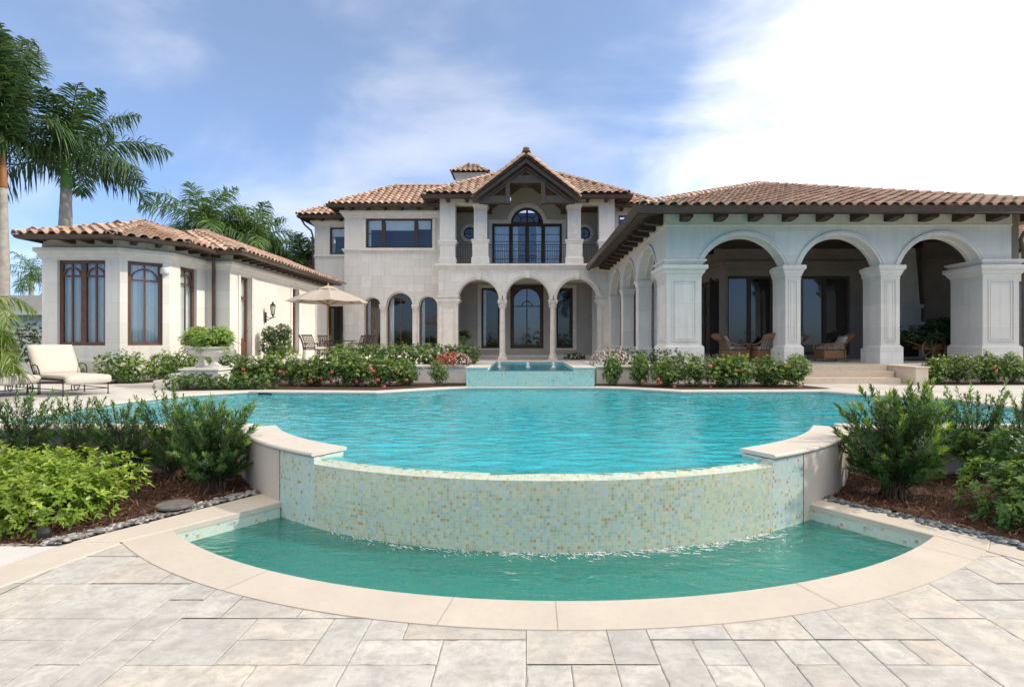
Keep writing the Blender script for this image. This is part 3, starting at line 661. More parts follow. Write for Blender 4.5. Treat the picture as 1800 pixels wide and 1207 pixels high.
YB = 34.5; pb = front(YB); q = lambda p: (p-925)*YB/1000; zq = lambda y: EY+(598-y)*YB/1000
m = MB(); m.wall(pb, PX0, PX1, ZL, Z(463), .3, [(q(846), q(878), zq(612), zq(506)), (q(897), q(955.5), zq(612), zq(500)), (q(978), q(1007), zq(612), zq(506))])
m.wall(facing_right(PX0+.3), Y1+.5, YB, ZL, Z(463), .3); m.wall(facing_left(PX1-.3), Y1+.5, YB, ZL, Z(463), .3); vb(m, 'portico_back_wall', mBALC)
m = MB()
for a, b, c in ((846, 878, 506), (978, 1007, 506)):
    m.pbox(pb, q(a)-.22, q(a), zq(612)-.1, zq(c)+.2, -.05, -.002); m.pbox(pb, q(b), q(b)+.22, zq(612)-.1, zq(c)+.2, -.05, -.002); m.pbox(pb, q(a), q(b), zq(c), zq(c)+.2, -.05, -.002); m.pbox(pb, q(a), q(b), zq(612)-.1, zq(612), -.05, -.002)
m.pbox(pb, PX0+.4, PX1-.4, ZL, ZL+.2, -.04, -.002); m.pbox(pb, PX0+.4, PX1-.4, zq(497), zq(491), -.1, -.002); vb(m, 'window_surround', mTRIM)
window(pb, q(846), q(878), zq(612), zq(506), .12, .11, curtain='left', mat=mWOOD)
window(pb, q(978), q(1007), zq(612), zq(506), .12, .11, curtain=None, mat=mWOOD)
# central window: arched pane inside a square timber frame
a, b = q(897), q(955.5); m = MB()
f2 = arch(a+.22, b-.22, zq(530), (b-a)/2-.22); m.wall(Pl((0, YB+.08), (1, 0), (0, 1)), a, b, zq(612), zq(500), .09, [(a+.22, b-.22, zq(612)+.13, f2)])
m.pbox(pb, -.03+(a+b)/2, .03+(a+b)/2, zq(612)+.13, f2((a+b)/2), .10, .14); m.pbox(pb, a+.2, b-.2, zq(538)-.025, zq(538)+.025, .10, .14)
m.archband(pb, (a+b)/2, zq(538), .28, .33, 0, math.pi, .10, .14, 16)
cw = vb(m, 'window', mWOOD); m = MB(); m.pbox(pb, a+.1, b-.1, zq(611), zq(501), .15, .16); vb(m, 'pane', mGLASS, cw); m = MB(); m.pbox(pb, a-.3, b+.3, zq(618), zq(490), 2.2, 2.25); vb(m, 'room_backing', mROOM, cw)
m = MB(); m.box(PX0+.1, PX1-.1, Y1+.5, YB, Z(474)-.02, Z(474)+.04); vb(m, 'portico_ceiling', mCEIL)
# balcony storey
BZ = Z(463.5); m = MB(); m.box(PX0-.05, PX1+.05, Y1+.02, 34, BZ-.12, BZ); vb(m, 'balcony_floor', mDECK)
for a, b, top in ((773, 800, 346.5), (1053.5, 1080.5, 346.5)):
    m = MB(); x0, x1 = X(a), X(b); m.box(x0, x1, Y1+.02, Y1+.62, BZ, Z(top)); r = rect(x0, x1, Y1+.02, Y1+.62)
    m.sweep(r, prof_base(BZ, Z(452), .05), True); m.sweep(r, prof_cap(Z(431), Z(422), .09), True); vb(m, 'balcony_pier', mWALL)
for a, b in ((833, 856), (998, 1021)):
    m = MB(); x0, x1 = X(a), X(b); m.box(x0, x1, Y1, Y1+.6, BZ, Z(357.5)); r = rect(x0, x1, Y1, Y1+.6)
    m.sweep(rect(x0-.08, x1+.08, Y1-.08, Y1+.68), prof_base(BZ, Z(452), .05), True); m.box(x0-.08, x1+.08, Y1-.08, Y1+.68, BZ, Z(426))
    m.sweep(rect(x0-.08, x1+.08, Y1-.08, Y1+.68), prof_cap(Z(428), Z(421), .07), True); m.sweep(r, prof_cap(Z(366), Z(357), .10), True)
    for A0, B0, C0, D0 in ((x0+.14, x1-.14, Z(413), Z(411.8)), (x0+.14, x1-.14, Z(371.2), Z(370)), (x0+.14, x0+.18, Z(411.8), Z(371.2)), (x1-.18, x1-.14, Z(411.8), Z(371.2))): m.pbox(pl, A0, B0, C0, D0, -.03, .01)
    vb(m, 'balcony_pier', mTRIM)
for a, b in ((800, 857.5), (996.5, 1053.5)): m = MB(); m.box(X(a), X(b), Y1+.05, Y1+.6, Z(358.6), Z(346.5)); vb(m, 'balcony_beam', mWALL)
YU = 33.5; pu = front(YU); U = lambda p: (p-925)*YU/1000; V = lambda y: EY+(598-y)*YU/1000
m = MB(); da, db, dt = U(865), U(988), V(393); ca = (da+db)/2; ra = .95
def doortop(u): return dt+math.sqrt(max(0, ra*ra-(u-ca)**2)) if abs(u-ca) < ra else dt
ROO = .36; ox = [(-3.33), (3.42)]; oz = e(6.30)
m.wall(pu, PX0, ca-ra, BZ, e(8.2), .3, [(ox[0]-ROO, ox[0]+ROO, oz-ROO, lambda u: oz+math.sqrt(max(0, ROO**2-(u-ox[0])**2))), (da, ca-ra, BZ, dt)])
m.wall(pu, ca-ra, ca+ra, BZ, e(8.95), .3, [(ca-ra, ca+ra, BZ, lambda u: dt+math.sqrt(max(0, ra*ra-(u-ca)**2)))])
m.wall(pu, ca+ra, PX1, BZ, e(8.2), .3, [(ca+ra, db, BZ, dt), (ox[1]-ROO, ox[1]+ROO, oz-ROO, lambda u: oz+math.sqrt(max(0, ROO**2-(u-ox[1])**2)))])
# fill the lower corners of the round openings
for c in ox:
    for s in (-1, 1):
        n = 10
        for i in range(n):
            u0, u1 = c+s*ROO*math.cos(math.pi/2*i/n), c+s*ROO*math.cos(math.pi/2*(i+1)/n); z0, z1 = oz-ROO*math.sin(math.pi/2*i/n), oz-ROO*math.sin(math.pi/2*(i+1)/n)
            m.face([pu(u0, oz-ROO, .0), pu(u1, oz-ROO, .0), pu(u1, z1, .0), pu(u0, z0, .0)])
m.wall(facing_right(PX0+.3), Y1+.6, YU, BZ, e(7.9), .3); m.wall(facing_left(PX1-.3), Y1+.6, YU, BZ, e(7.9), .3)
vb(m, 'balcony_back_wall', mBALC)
m = MB(); m.archband(pu, ca, dt, ra, ra+.24, 0, math.pi, -.06, .02, 24)
m.pbox(pu, da-.22, ca-ra-.2, dt, dt+.22, -.055, -.002); m.pbox(pu, ca+ra+.2, db+.22, dt, dt+.22, -.055, -.002); m.pbox(pu, da-.22, da, BZ, dt, -.055, -.002); m.pbox(pu, db, db+.22, BZ, dt, -.055, -.002)
for c in ox: m.archband(pu, c, oz, ROO, ROO+.17, 0, 2*math.pi, -.05, .02, 28)
vb(m, 'door_surround', mTRIM)
# door set
m = MB(); fw = .10; dp0, dp1 = .10, .18
for u in (da, ca-ra, ca, ca+ra-0, db): 
    t = .07 if u in (da, db) else .11
    m.pbox(pu, (u if u == da else u-2*t if u == db else u-t), (u+2*t if u == da else u if u == db else u+t), BZ, dt, dp0, dp1)
for a, b in ((da+.14, ca-ra-.11), (ca-ra+.11, ca-.11), (ca+.11, ca+ra-.11), (ca+ra+.11, db-.14)):
    m.pbox(pu, a, b, dt-.14, dt, dp0+.004, dp1-.004); m.pbox(pu, a, b, BZ, BZ+.22, dp0+.004, dp1-.004)
    for z in (V(424), V(411.5), V(440.5), V(455)): m.pbox(pu, a, b, z-.015, z+.015, dp0+.02, dp1-.02)
m.archband(pu, ca, dt, ra-.13, ra, 0, math.pi, dp0, dp1, 22); m.pbox(pu, ca-ra, ca+ra, dt, dt+.1, dp0+.003, dp1-.003); m.pbox(pu, ca-.06, ca+.06, dt+.1, dt+ra-.13, dp0+.006, dp1-.006)
m.archband(pu, ca, dt, .42, .47, 0, math.pi, dp0+.01, dp1-.01, 16)
for k in (-1, 1): m.bar(pu(ca+k*.3, dt+.3, .14), pu(ca+k*.62, dt+.62, .14), .05, .05, up=(0, 1, 0))
ds = vb(m, 'balcony_door', mWOOD)
m = MB(); m.pbox(pu, da+.02, db-.02, BZ, dt, .135, .14); n = 16; m.face([pu(ca+(ra-.05)*math.cos(math.pi*i/n), dt+(ra-.05)*math.sin(math.pi*i/n), .137) for i in range(n+1)]); vb(m, 'pane', mGLASS, ds)
m = MB()
for a, b in ((da+.06, ca-ra), (ca-ra+.11, ca-ra+.4), (ca+ra-.4, ca+ra-.11), (ca+ra, db-.06)):
    k = int((b-a)/.035)
    for i in range(k):
        u0, u1 = a+(b-a)*i/k, a+(b-a)*(i+1)/k; s0, s1 = .04*math.sin(i*1.2), .04*math.sin((i+1)*1.2); m.face([pu(u0, BZ, .32+s0), pu(u1, BZ, .32+s1), pu(u1, dt-.05, .32+s1), pu(u0, dt-.05, .32+s0)])
vb(m, 'curtain', mCURT, ds)
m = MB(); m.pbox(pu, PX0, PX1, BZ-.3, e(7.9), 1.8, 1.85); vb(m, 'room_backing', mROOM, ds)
for c in ox:
    m = MB(); m.archband(pu, c, oz, ROO-.07, ROO, 0, 2*math.pi, .1, .17, 24); m.pbox(pu, c-.02, c+.02, oz-ROO, oz+ROO, .12, .15); m.pbox(pu, c-ROO, c+ROO, oz-.02, oz+.02, .125, .145)
    w_ = vb(m, 'round_window', mWOOD); m = MB(); m.face([pu(c+ROO*math.cos(i*math.pi/12), oz+ROO*math.sin(i*math.pi/12), .14) for i in range(24)]); vb(m, 'pane', mGLASS, w_)
# railings
def rail(x0, x1, y, z0, z1):
    m = MB(); m.box(x0, x1, y-.025, y+.025, z1-.035, z1); m.box(x0, x1, y-.015, y+.015, z1-.17, z1-.15); m.box(x0, x1, y-.02, y+.02, z0+.06, z0+.085)
    n = max(2, int((x1-x0)/.125))
    for i in range(n+1):
        x = x0+(x1-x0)*i/n; m.box(x-.009, x+.009, y-.009, y+.009, z0+.085, z1-.035)
        if i % 2: m.lathe([(.003, -.05), (.022, 0), (.003, .05)], 6, (x, y, (z0+z1)/2-.12))
    return vb(m, 'balcony_railing', mIRON)
rail(X(800), X(829.6), Y1+.3, BZ, Z(428)); rail(X(858.7), X(995.5), Y1+.3, BZ, Z(428)); rail(X(1023.5), X(1053.5), Y1+.3, BZ, Z(428))
for a_, b_ in ((PX0+.3, X(857)), (X(997), PX1-.3)): m = MB(); m.box(a_, b_, Y1+.6, YU, Z(358), Z(356.5)); vb(m, 'balcony_ceiling', mCEIL)
# vaulted boards under the gable
gy0, gy1 = 30.3, 33.48; pk = e(9.45)
m = MB()
for s in (-1, 1): m.hexa([(s*2.35+.0, gy0, e(7.45)), (0, gy0, pk-.25), (0, gy1, pk-.25), (s*2.35, gy1, e(7.45)), (s*2.35, gy0, e(7.5)), (0, gy0, pk-.2), (0, gy1, pk-.2), (s*2.35, gy1, e(7.5))])
vb(m, 'gable_ceiling', mCEIL)
# gable truss
T = lambda px, py, d=30.55: ((px-925)*d/1000, d, EY+(598-py)*d/1000)
m = MB(); 
m.bar(T(836, 350), T(925, 283), .22, .55, up=(0, -1, 0)) if False else None
def tpoly(m, pts, y0, y1):
    n = len(pts); vs = [(p[0], y0, p[1]) for p in pts]+[(p[0], y1, p[1]) for p in pts]
    fs = [(i, (i+1) % n, n+(i+1) % n, n+i) for i in range(n)]
    for t in tessellate_polygon([[Vector((p[0], p[1], 0)) for p in pts]]): fs.append(tuple(t)); fs.append(tuple(n+i for i in reversed(t)))
    m.idx(vs, fs)
def tp(lst, d=30.55): return [((x-925)*d/1000, EY+(598-y)*d/1000) for x, y in lst]
m = MB()
tpoly(m, tp([(842, 343), (842, 357), (866, 345), (924, 303), (984, 345), (1010, 357), (1010, 343), (924, 280)]), 30.45, 30.75); vb(m, 'truss_rafters', mTRUSS)
m = MB(); tpoly(m, tp([(842.5, 345), (842.5, 357.5), (890, 357.5), (890, 345)]), 30.40, 30.78); tpoly(m, tp([(958, 345), (958, 357.5), (1010.5, 357.5), (1010.5, 345)]), 30.40, 30.78); vb(m, 'truss_tie_beam', mTRUSS)
m = MB(); tpoly(m, tp([(889, 320), (889, 358.5), (896.5, 358.5), (896.5, 320)]), 30.36, 30.80); tpoly(m, tp([(951, 320), (951, 358.5), (958.5, 358.5), (958.5, 320)]), 30.36, 30.80); vb(m, 'truss_post', mTRUSS)
m = MB(); tpoly(m, tp([(885, 316), (885, 323), (962, 323), (962, 316)]), 30.38, 30.77); tpoly(m, tp([(899, 309), (895, 316.2), (953, 316.2), (949, 309)]), 30.42, 30.74)
tpoly(m, tp([(862, 345.2), (867, 345.2), (892, 327), (889, 322)]), 30.44, 30.73); tpoly(m, tp([(986, 345.2), (981, 345.2), (955, 327), (958, 322)]), 30.44, 30.73); vb(m, 'truss_collar', mTRUSS)
for s_ in (-1, 1): m = MB(); m.box(min(s_*2.02, s_*2.34), max(s_*2.02, s_*2.34), 30.5, 33.46, e(7.42), e(8.05)); vb(m, 'wall_plate', mTRUSS)
m = MB(); gz = lambda x: e(9.66)-abs(x)*.745
tpoly(m, [(-2.72, gz(2.72)-.02), (0, gz(0)-.02), (2.72, gz(2.72)-.02), (2.72, gz(2.72)-.24), (0, gz(0)-.24), (-2.72, gz(2.72)-.24)], 30.14, 30.3); vb(m, 'barge_board', mTRUSS)
# portico roofs
ez = e(7.90)
PL, PR = (-5.36, 30.4, ez), (5.46, 30.4, ez); AP = (0.05, 35.8, e(11.0)); BK = (0.05, 41, e(11.0)); m_ = (11.0-7.9)/5.4
r1 = roof('portico_roof', [[PL, (-2.6, 30.4, ez), (0, 33.3, ez+m_*2.9), AP], [(2.6, 30.4, ez), PR, AP, (0, 33.3, ez+m_*2.9)], [(-5.36, 41, ez), PL, AP, BK], [PR, (5.46, 41, ez), BK, AP]], [(PL, AP), (PR, AP), (AP, BK)], .42, .40, .14, 1.0)
gl, gr, gp = (-2.85, 30.05, e(7.62)), (2.85, 30.05, e(7.62)), (0, 30.05, e(9.78))
roof('gable_roof', [[(-2.85, 33.6, e(7.62)), gl, gp, (0, 34.2, e(9.78))], [gr, (2.85, 33.6, e(7.62)), (0, 34.2, e(9.78)), gp]], [((-2.78, 30.12, e(7.68)), (-.05, 30.12, e(9.80))), ((2.78, 30.12, e(7.68)), (.05, 30.12, e(9.80))), ((0, 30.0, e(9.86)), (0, 34.2, e(9.86)))], .40, .40, .23)
m = MB(); m.lathe([(.02, 0), (.14, .03), (.17, .10), (.19, .2), (.15, .26), (.03, .29)], 14, (0, 30.1, e(9.92)), (.12, .10, .09)); vb(m, 'ridge_finial', mTILE, smooth=True)
eaves([(PX0, 34), (PX0, Y1), (X(838), Y1)], .72, e(7.62), .18, 1.3, brh=.1); eaves([(X(1016), Y1), (PX1-.12, Y1), (PX1-.12, 34)], .72, e(7.62), .18, 1.3, brh=.1)
# ================= main block left of the portico =================
Y2 = 32.6; X = lambda p: (p-925)*Y2/1000; Z = lambda q: EY+(598-q)*Y2/1000; pl = front(Y2); MX0 = X(605.5)
ops = []
zs2 = Z(536)
for a, b in ((640.5, 668.5), (679, 725), (736.5, 768.5)): r = (X(b)-X(a))/2; ops.append((X(a), X(b), Z(615), arch(X(a), X(b), zs2, r*.99)))
m = MB(); m.wall(pl, MX0, PX0, ZP-.2, Z(444), .5, ops); m.wall(facing_left(MX0), Y2+.5, 36, ZP-.2, Z(444), .3); vb(m, 'ashlar_wall', mASH)
for o in ops: archivolt(pl, o[0], o[1], zs2, (o[1]-o[0])/2*.99, .13, .05, mTRIM, .5)
m = MB(); m.wall(pl, MX0, PX0, Z(444), e(7.66), .5, [(X(643), X(760), Z(436), Z(384))]); m.wall(facing_left(MX0), Y2+.5, 40, Z(444), e(7.66), .3); vb(m, 'upper_wall', mWALL)
m = MB(); 
m.box(X(631)-.02, X(643)-.1, Y2-.05, Y2-.002, ZP-.2, Z(543)); vb(m, 'pilaster', mTRIM)
for a in (673.7, 730.7): column(X(a), Y2+.05, .135, ZP, Z(535), 'engaged_column')
for (a, b), cu in zip(((640.5, 668.5), (679, 725), (736.5, 768.5)), ('left', 'left', 'left')):
    xa, xb = X(a), X(b); r = (xb-xa)/2; window(pl, xa, xb, Z(612.5), zs2+r*.97, .34, .085, rise=r*.97, curtain=cu, mat=mWOODR, bars_v=(((xa+xb)/2, .03),))
m = MB(); m.pbox(pl, MX0, PX0, Z(616.5), Z(613), -.05, .3); vb(m, 'window_sill', mTRIM)
cornice([(MX0, 35), (MX0, Y2), (PX0, Y2)], Z(384), Z(370.6), .22, mTRIM); cornice([(MX0, 35), (MX0, Y2), (PX0, Y2)], Z(444.5), Z(437.5), .12, mTRIM, name='string_course')
m = MB(); m.pbox(pl, X(636), X(643), Z(437.5), Z(384.2), -.05, .02); m.pbox(pl, X(760), X(766), Z(437.5), Z(384.2), -.05, .02); m.pbox(pl, X(635), X(767), Z(440.5), Z(436.5), -.17, -.12); vb(m, 'window_surround', mTRIM)
def sash(a, b, blind, cur): return window(pl, X(a), X(b), Z(436), Z(384.3), .10, .11, curtain=cur, mat=mWOOD, blind=blind, bars_h=((Z(410), .03),) if b-a < 40 else ())
sash(643, 673.5, Z(403), 'left'); sash(673.5, 731, Z(404), None); sash(731, 760, Z(402), None)
eaves([(MX0, 36), (MX0, Y2), (PX0+.1, Y2)], .68, e(7.46), .16, .88, brh=.13, brw=.14)
# recess block
Y3 = 33.9; X3 = lambda p: (p-925)*Y3/1000; Z3 = lambda q: EY+(598-q)*Y3/1000; pl3 = front(Y3); RX0 = X3(553)
m = MB(); m.wall(pl3, RX0, MX0+.5, ZP-.1, e(7.1), .3, [(X3(578), X3(605.5), ZP+.05, Z3(537))]); vb(m, 'recess_wall_lower', mWALL) if False else None
m = MB(); m.wall(pl3, RX0, MX0+.4, ZP-.1, Z3(452), .3, [(X3(577), X3(603), ZP+.05, Z3(538))]); m.wall(pl3, RX0, MX0+.4, Z3(452), e(7.3), .3, [(X3(579.5), MX0+.3, Z3(447), Z3(399.5))])
m.wall(facing_left(RX0), Y3+.3, 40, ZP, e(7.3), .3); vb(m, 'recess_wall', mWALL)
window(pl3, X3(577), X3(603), ZP+.05, Z3(538), .1, .12, curtain=None, mat=mWOOD, name='door', bars_v=((X3(590), .05),), bars_h=((Z3(600), .05),))
window(pl3, X3(579.5), MX0+.3, Z3(447), Z3(399.5), .1, .1, curtain=None, mat=mWOOD, blind=Z3(415), bars_h=((Z3(417), .03),))
cornice([(RX0, 36), (RX0, Y3), (MX0, Y3)], Z3(399), Z3(388), .2, mTRIM); cornice([(RX0, 36), (RX0, Y3), (MX0, Y3)], Z3(454.6), Z3(449), .1, mTRIM, name='string_course')
eaves([(RX0, 37), (RX0, Y3), (MX0, Y3)], .65, e(7.12), .15, 1.0, brh=.12)
m = MB(); m.tube([(RX0-.6, Y3-.5, e(7.12)), (RX0-.45, Y3-.35, e(6.8)), (RX0-.15, Y3-.12, e(6.5)), (RX0-.08, Y3-.08, e(6.2)), (RX0-.08, Y3-.08, ZP)], .055, 8); vb(m, 'downspout', mGUT, smooth=True)
# right flank of the main block
RX1 = 7.0
m = MB(); m.wall(pl, PX1, RX1, ZP, e(7.66), .5, [(X(1087), X(1111.5), Z(403.5), Z(378.4))]); m.wall(facing_right(RX1), Y2+.5, 40, ZP, e(7.66), .3); vb(m, 'upper_wall', mSTUC)
window(pl, X(1087), X(1111.5), Z(403.5), Z(378.4), .08, .10, curtain=None, mat=mWOODR)
m = MB(); m.pbox(pl, X(1082), X(1087), Z(409), Z(374), -.04, .02); m.pbox(pl, X(1111.5), X(1116), Z(409), Z(374), -.04, .02); m.pbox(pl, X(1087), X(1111.5), Z(409), Z(403.5), -.04, .02); m.pbox(pl, X(1087), X(1111.5), Z(378.4), Z(374), -.04, .02); vb(m, 'window_surround', mTRIM)
eaves([(PX1-.1, Y2), (RX1, Y2), (RX1, 38)], .68, e(7.46), .16, .88, brh=.13)
# main roofs
ez = e(7.68); rz = e(9.46)
A1, B1 = (-11.0, 31.9, ez), (-5.0, 31.9, ez); R0, R1 = (-7.95, 34.9, rz), (0, 34.9, rz)
roof('main_roof', [[A1, B1, (-2, 34.9, rz), R0], [(-11.0, 37.9, ez), A1, R0]], [(A1, R0), (R0, (-2, 34.9, rz))], .37, .40, .13)
roof('main_roof', [[(4.9, 31.9, ez), (7.75, 31.9, ez), (4.75, 34.9, rz), (2, 34.9, rz)], [(7.75, 31.9, ez), (7.75, 37.9, ez), (4.75, 34.9, rz)]],
     [((7.75, 31.9, ez), (4.75, 34.9, rz)), ((4.75, 34.9, rz), (2, 34.9, rz))], .37, .40, .13)
A2 = (-13.35, 33.15, e(7.36)); R2 = (-10.0, 36.5, e(9.3))
roof('recess_roof', [[A2, (-10.2, 33.15, e(7.36)), (-8, 36.5, e(9.3)), R2], [(-13.35, 39.8, e(7.36)), A2, R2]], [(A2, R2)], .37, .40, .13)
# chimney
cx0, cx1 = -4.65, -2.75
m = MB(); m.box(cx0, cx1, 37.6, 39.2, e(8), e(11.0)); m.sweep(rect(cx0, cx1, 37.6, 39.2), prof_cap(e(10.75), e(11.05), .16), True); ch = vb(m, 'chimney', mWALL)
p4 = [(cx0-.28, 37.3, e(11.1)), (cx1+.28, 37.3, e(11.1)), (cx1+.28, 39.5, e(11.1)), (cx0-.28, 39.5, e(11.1))]; t1 = ((cx0+cx1)/2-.35, 38.4, e(11.75)); t2 = ((cx0+cx1)/2+.35, 38.4, e(11.75))
m = MB(); tiles(m, [p4[0], p4[1], t2, t1], .33, .35); tiles(m, [p4[3], p4[0], t1], .33, .35); tiles(m, [p4[1], p4[2], t2], .33, .35); tiles(m, [p4[2], p4[3], t1, t2], .33, .35)
for a, b in ((p4[0], t1), (p4[1], t2), (t1, t2)): caps(m, a, b, .1, .3)
vb(m, 'chimney_roof', mTILE, ch)
# hip roof seen between the left wing and the main block
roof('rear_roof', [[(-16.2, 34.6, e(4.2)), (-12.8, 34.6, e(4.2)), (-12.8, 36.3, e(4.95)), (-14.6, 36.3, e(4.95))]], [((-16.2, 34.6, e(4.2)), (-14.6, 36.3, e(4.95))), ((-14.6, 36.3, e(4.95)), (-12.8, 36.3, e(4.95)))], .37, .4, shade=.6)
# ================= left wing =================
WP = [(-14.9, 22.9), (-14.9, 17.5), (-12.5, 17.5), (-11.56, 18.44), (-11.5, 20.5), (-10.68, 20.5), (-10.95, 31.2)]
z0, zt = ZD-.1, e(3.17)
zw0, zw1 = e(-.16), e(2.47)
def seg(i): 
    a = Vector(WP[i]); b = Vector(WP[i+1]); d = (b-a); Ln = d.length; d.normalize(); return Pl((a.x, a.y), (d.x, d.y), (-rn(d)[0], -rn(d)[1])), Ln
pw = {}
m = MB()
for i in range(len(WP)-1):
    P_, Ln = seg(i); pw[i] = (P_, Ln); ops = []
    if i == 1: ops = [(.47, 1.95, zw0, zw1)]
    if i == 2: ops = [(.20, 1.14, zw0, zw1)]
    if i == 3: ops = [(.55, 1.45, zw0, zw1)]
    if i == 5: ops = [(.77, 1.70, e(-.60), e(2.42)), (5.80, 6.62, e(-.60), e(2.42))]
    m.wall(P_, 0, Ln-(.006 if i in (0, 4) else 0), z0, zt, .3, ops)
m.wall(facing_left(-13.9), 22.5, 31, z0, zt, .3)
P9 = Pl((-13.9, 31.2), (1, 0), (0, -1)); m.wall(P9, 0, 2.95, z0, zt, .3)
vb(m, 'wing_wall', mSTUC)
cornice(WP, e(2.50), e(2.84), .16, mTRIM)
m = MB(); m.sweep(WP, prof_band(z0, e(-.62), .05)); vb(m, 'plinth', mTRIM)
m = MB()
P_, Ln = pw[5]
for a, b in ((0, .0),): pass
for a, b in ((.60, .77), (1.70, 1.90), (5.6, 5.8), (6.62, 6.9), (8.9, 9.2)): m.pbox(P_, a, b, e(-.62), e(2.50), -.035, .01)
vb(m, 'wall_pilaster', mTRIM)
window(pw[1][0], .47, 1.95, zw0, zw1, .10, .10, leaves=2, inner_arch=True, curtain='part')
window(pw[2][0], .20, 1.14, zw0, zw1, .10, .10, inner_arch=True)
window(pw[3][0], .55, 1.45, zw0, zw1, .10, .10, inner_arch=True)
window(P_, .77, 1.70, e(-.60), e(2.42), .16, .10, curtain='full', name='door', bars_h=((e(1.62), .12), (e(.05), .06), (e(-.18), .3)))
m = MB(); m.pbox(P_, .9, 1.57, e(-.5), e(-.03), .17, .21); m.pbox(P_, .97, 1.50, e(-.43), e(-.10), .155, .17); vb(m, 'door_panel', mWOODR)
m = MB(); m.pbox(P_, 1.50, 1.58, e(.33), e(.36), .08, .11); vb(m, 'door_handle', mBLK)
window(P_, 5.80, 6.62, e(-.60), e(2.42), .16, .10, curtain='full', name='door', bars_h=((e(1.62), .12),))
m = MB(); m.pbox(P_, .5, 1.95, ZP-.05, e(-.60), -.35, .2); m.pbox(P_, 5.6, 6.9, ZP-.05, e(-.6), -.3, .2); vb(m, 'door_step', mTRIM)
WE = [(-14.2, 22.9), (-14.2, 17.5)]+WP[2:]
eaves(WE, .72, e(2.98), .10, .62, brh=.06, brw=.13)
E = offset_path(WE, .80); E3 = [(x, y, e(3.12)) for x, y in E]; AB = (-13.6, 20.2, e(4.14)); AM = (-13.6, 22.8, e(4.20)); RM = (-12.9, 22.75, e(4.32)); RE = (-13.15, 31.9, e(4.32)); EE = (-10.12, 31.9, e(3.12))
roof('wing_roof', [[E3[0], E3[1], AB, AM], [E3[1], E3[2], AB], [E3[2], E3[3], AB], [E3[3], E3[4], AM, AB], [E3[4], E3[5], RM, AM], [E3[5], EE, RE, RM]],
     [(E3[1], AB), (E3[2], AB), (E3[3], AB), (AB, AM), (E3[5], RM), (AM, RM), (RM, RE)], .32, .38, .13, 1.0)
m = MB(); m.tube([(-11.0, 20.0, e(2.98)), (-11.05, 20.1, e(2.75)), (-11.2, 20.4, e(2.45)), (-11.22, 20.42, e(2.2)), (-11.22, 20.42, ZP)], .06, 8); vb(m, 'downspout', mGUT, smooth=True)
# security lamp on the bay
m = MB(); m.lathe([(.12, .0), (.14, .02), (.14, .16), (.12, .2), (.03, .21)], 16, (-11.62, 18.3, e(2.13))); sec = vb(m, 'eave_lamp', mWHITE, smooth=True)
# lantern on the long wall
x_, y_ = -10.70, 23.35
m = MB(); m.lathe([(.01, .16), (.05, .14), (.03, .10), (.10, .04), (.12, .0), (.10, -.01)], 8, (x_+.3, y_, e(1.42)))
m.lathe([(.05, -.5), (.02, -.44), (.07, -.36), (.075, -.34)], 8, (x_+.3, y_, e(1.42)))
for k in range(6):
    a = k*math.pi/3; m.bar((x_+.3+.07*math.cos(a), y_+.07*math.sin(a), e(1.07)), (x_+.3+.105*math.cos(a), y_+.105*math.sin(a), e(1.42)), .014)
m.tube([(x_, y_, e(.85)), (x_+.1, y_, e(.83)), (x_+.22, y_, e(.9)), (x_+.3, y_, e(.95))], .016, 6); m.tube([(x_, y_, e(1.0)), (x_+.12, y_, e(.92)), (x_+.3, y_, e(.94)), (x_+.42, y_, e(.98))], .012, 6); m.box(x_-.01, x_+.025, y_-.05, y_+.05, e(.72), e(1.15))
ln = m.build('wall_lantern', mIRON); tag(ln, 'dark bronze wall lantern with glass cage beside the glazed door of the left wing', 'lamp')
m = MB(); m.lathe([(.055, -.33), (.09, -.02), (.09, 0)], 10, (x_+.3, y_, e(1.42))); m.build('lantern_glass', mGLASS, ln)

# rear walls that close the house
m = MB(); m.box(-13.9, 7.0, 39.6, 39.9, ZL-.3, e(7.4)); m.box(3.9, 22, 33.5, 33.8, ZL-.3, e(4.4)); m.box(-16, 22, 39.95, 40.2, ZL-.3, e(3.9)); vb(m, 'rear_wall', mWALL)
m = MB(); m.box(8.4, 16.3, 25.4, 25.5, ZP, e(3.9)); m.box(9.5, 9.6, 25.5, 33, ZP, e(3.9)); vb(m, 'room_wall', mROOM)
# ================================================================ pool, terraces, retaining walls
R_OUT, R_IN, CX, CY = 5.0, 4.58, .27, 10.65
def arcpts(cx, cy, r, a0, a1, n): return [(cx+r*math.cos(a0+(a1-a0)*i/n), cy+r*math.sin(a0+(a1-a0)*i/n)) for i in range(n+1)]
aR = math.atan2(8.65-CY, math.sqrt(R_IN**2-(8.65-CY)**2)); aL = -math.pi-aR      # where the inner arc meets the straight near wall
ARC_IN = arcpts(CX, CY, R_IN, aL, aR, 60)                 # left to right through the front
PIN = [(-8.5, 8.65), (-8.45, 11.6), (-8.0, 13.2), (-6.95, 14.25), (-3.7, 14.05), (-2.1, 15.25), (-1.63, 15.5), (1.86, 15.5), (2.6, 15.3), (3.9, 14.3), (7.5, 14.4), (8.05, 13.5), (9.3, 12.4), (9.35, 8.65)]
# pool outline clockwise (left near corner, round the back, right near corner, then the spill arc back to the left)
ARC_RL = list(reversed(ARC_IN))
POOL = PIN+ARC_RL
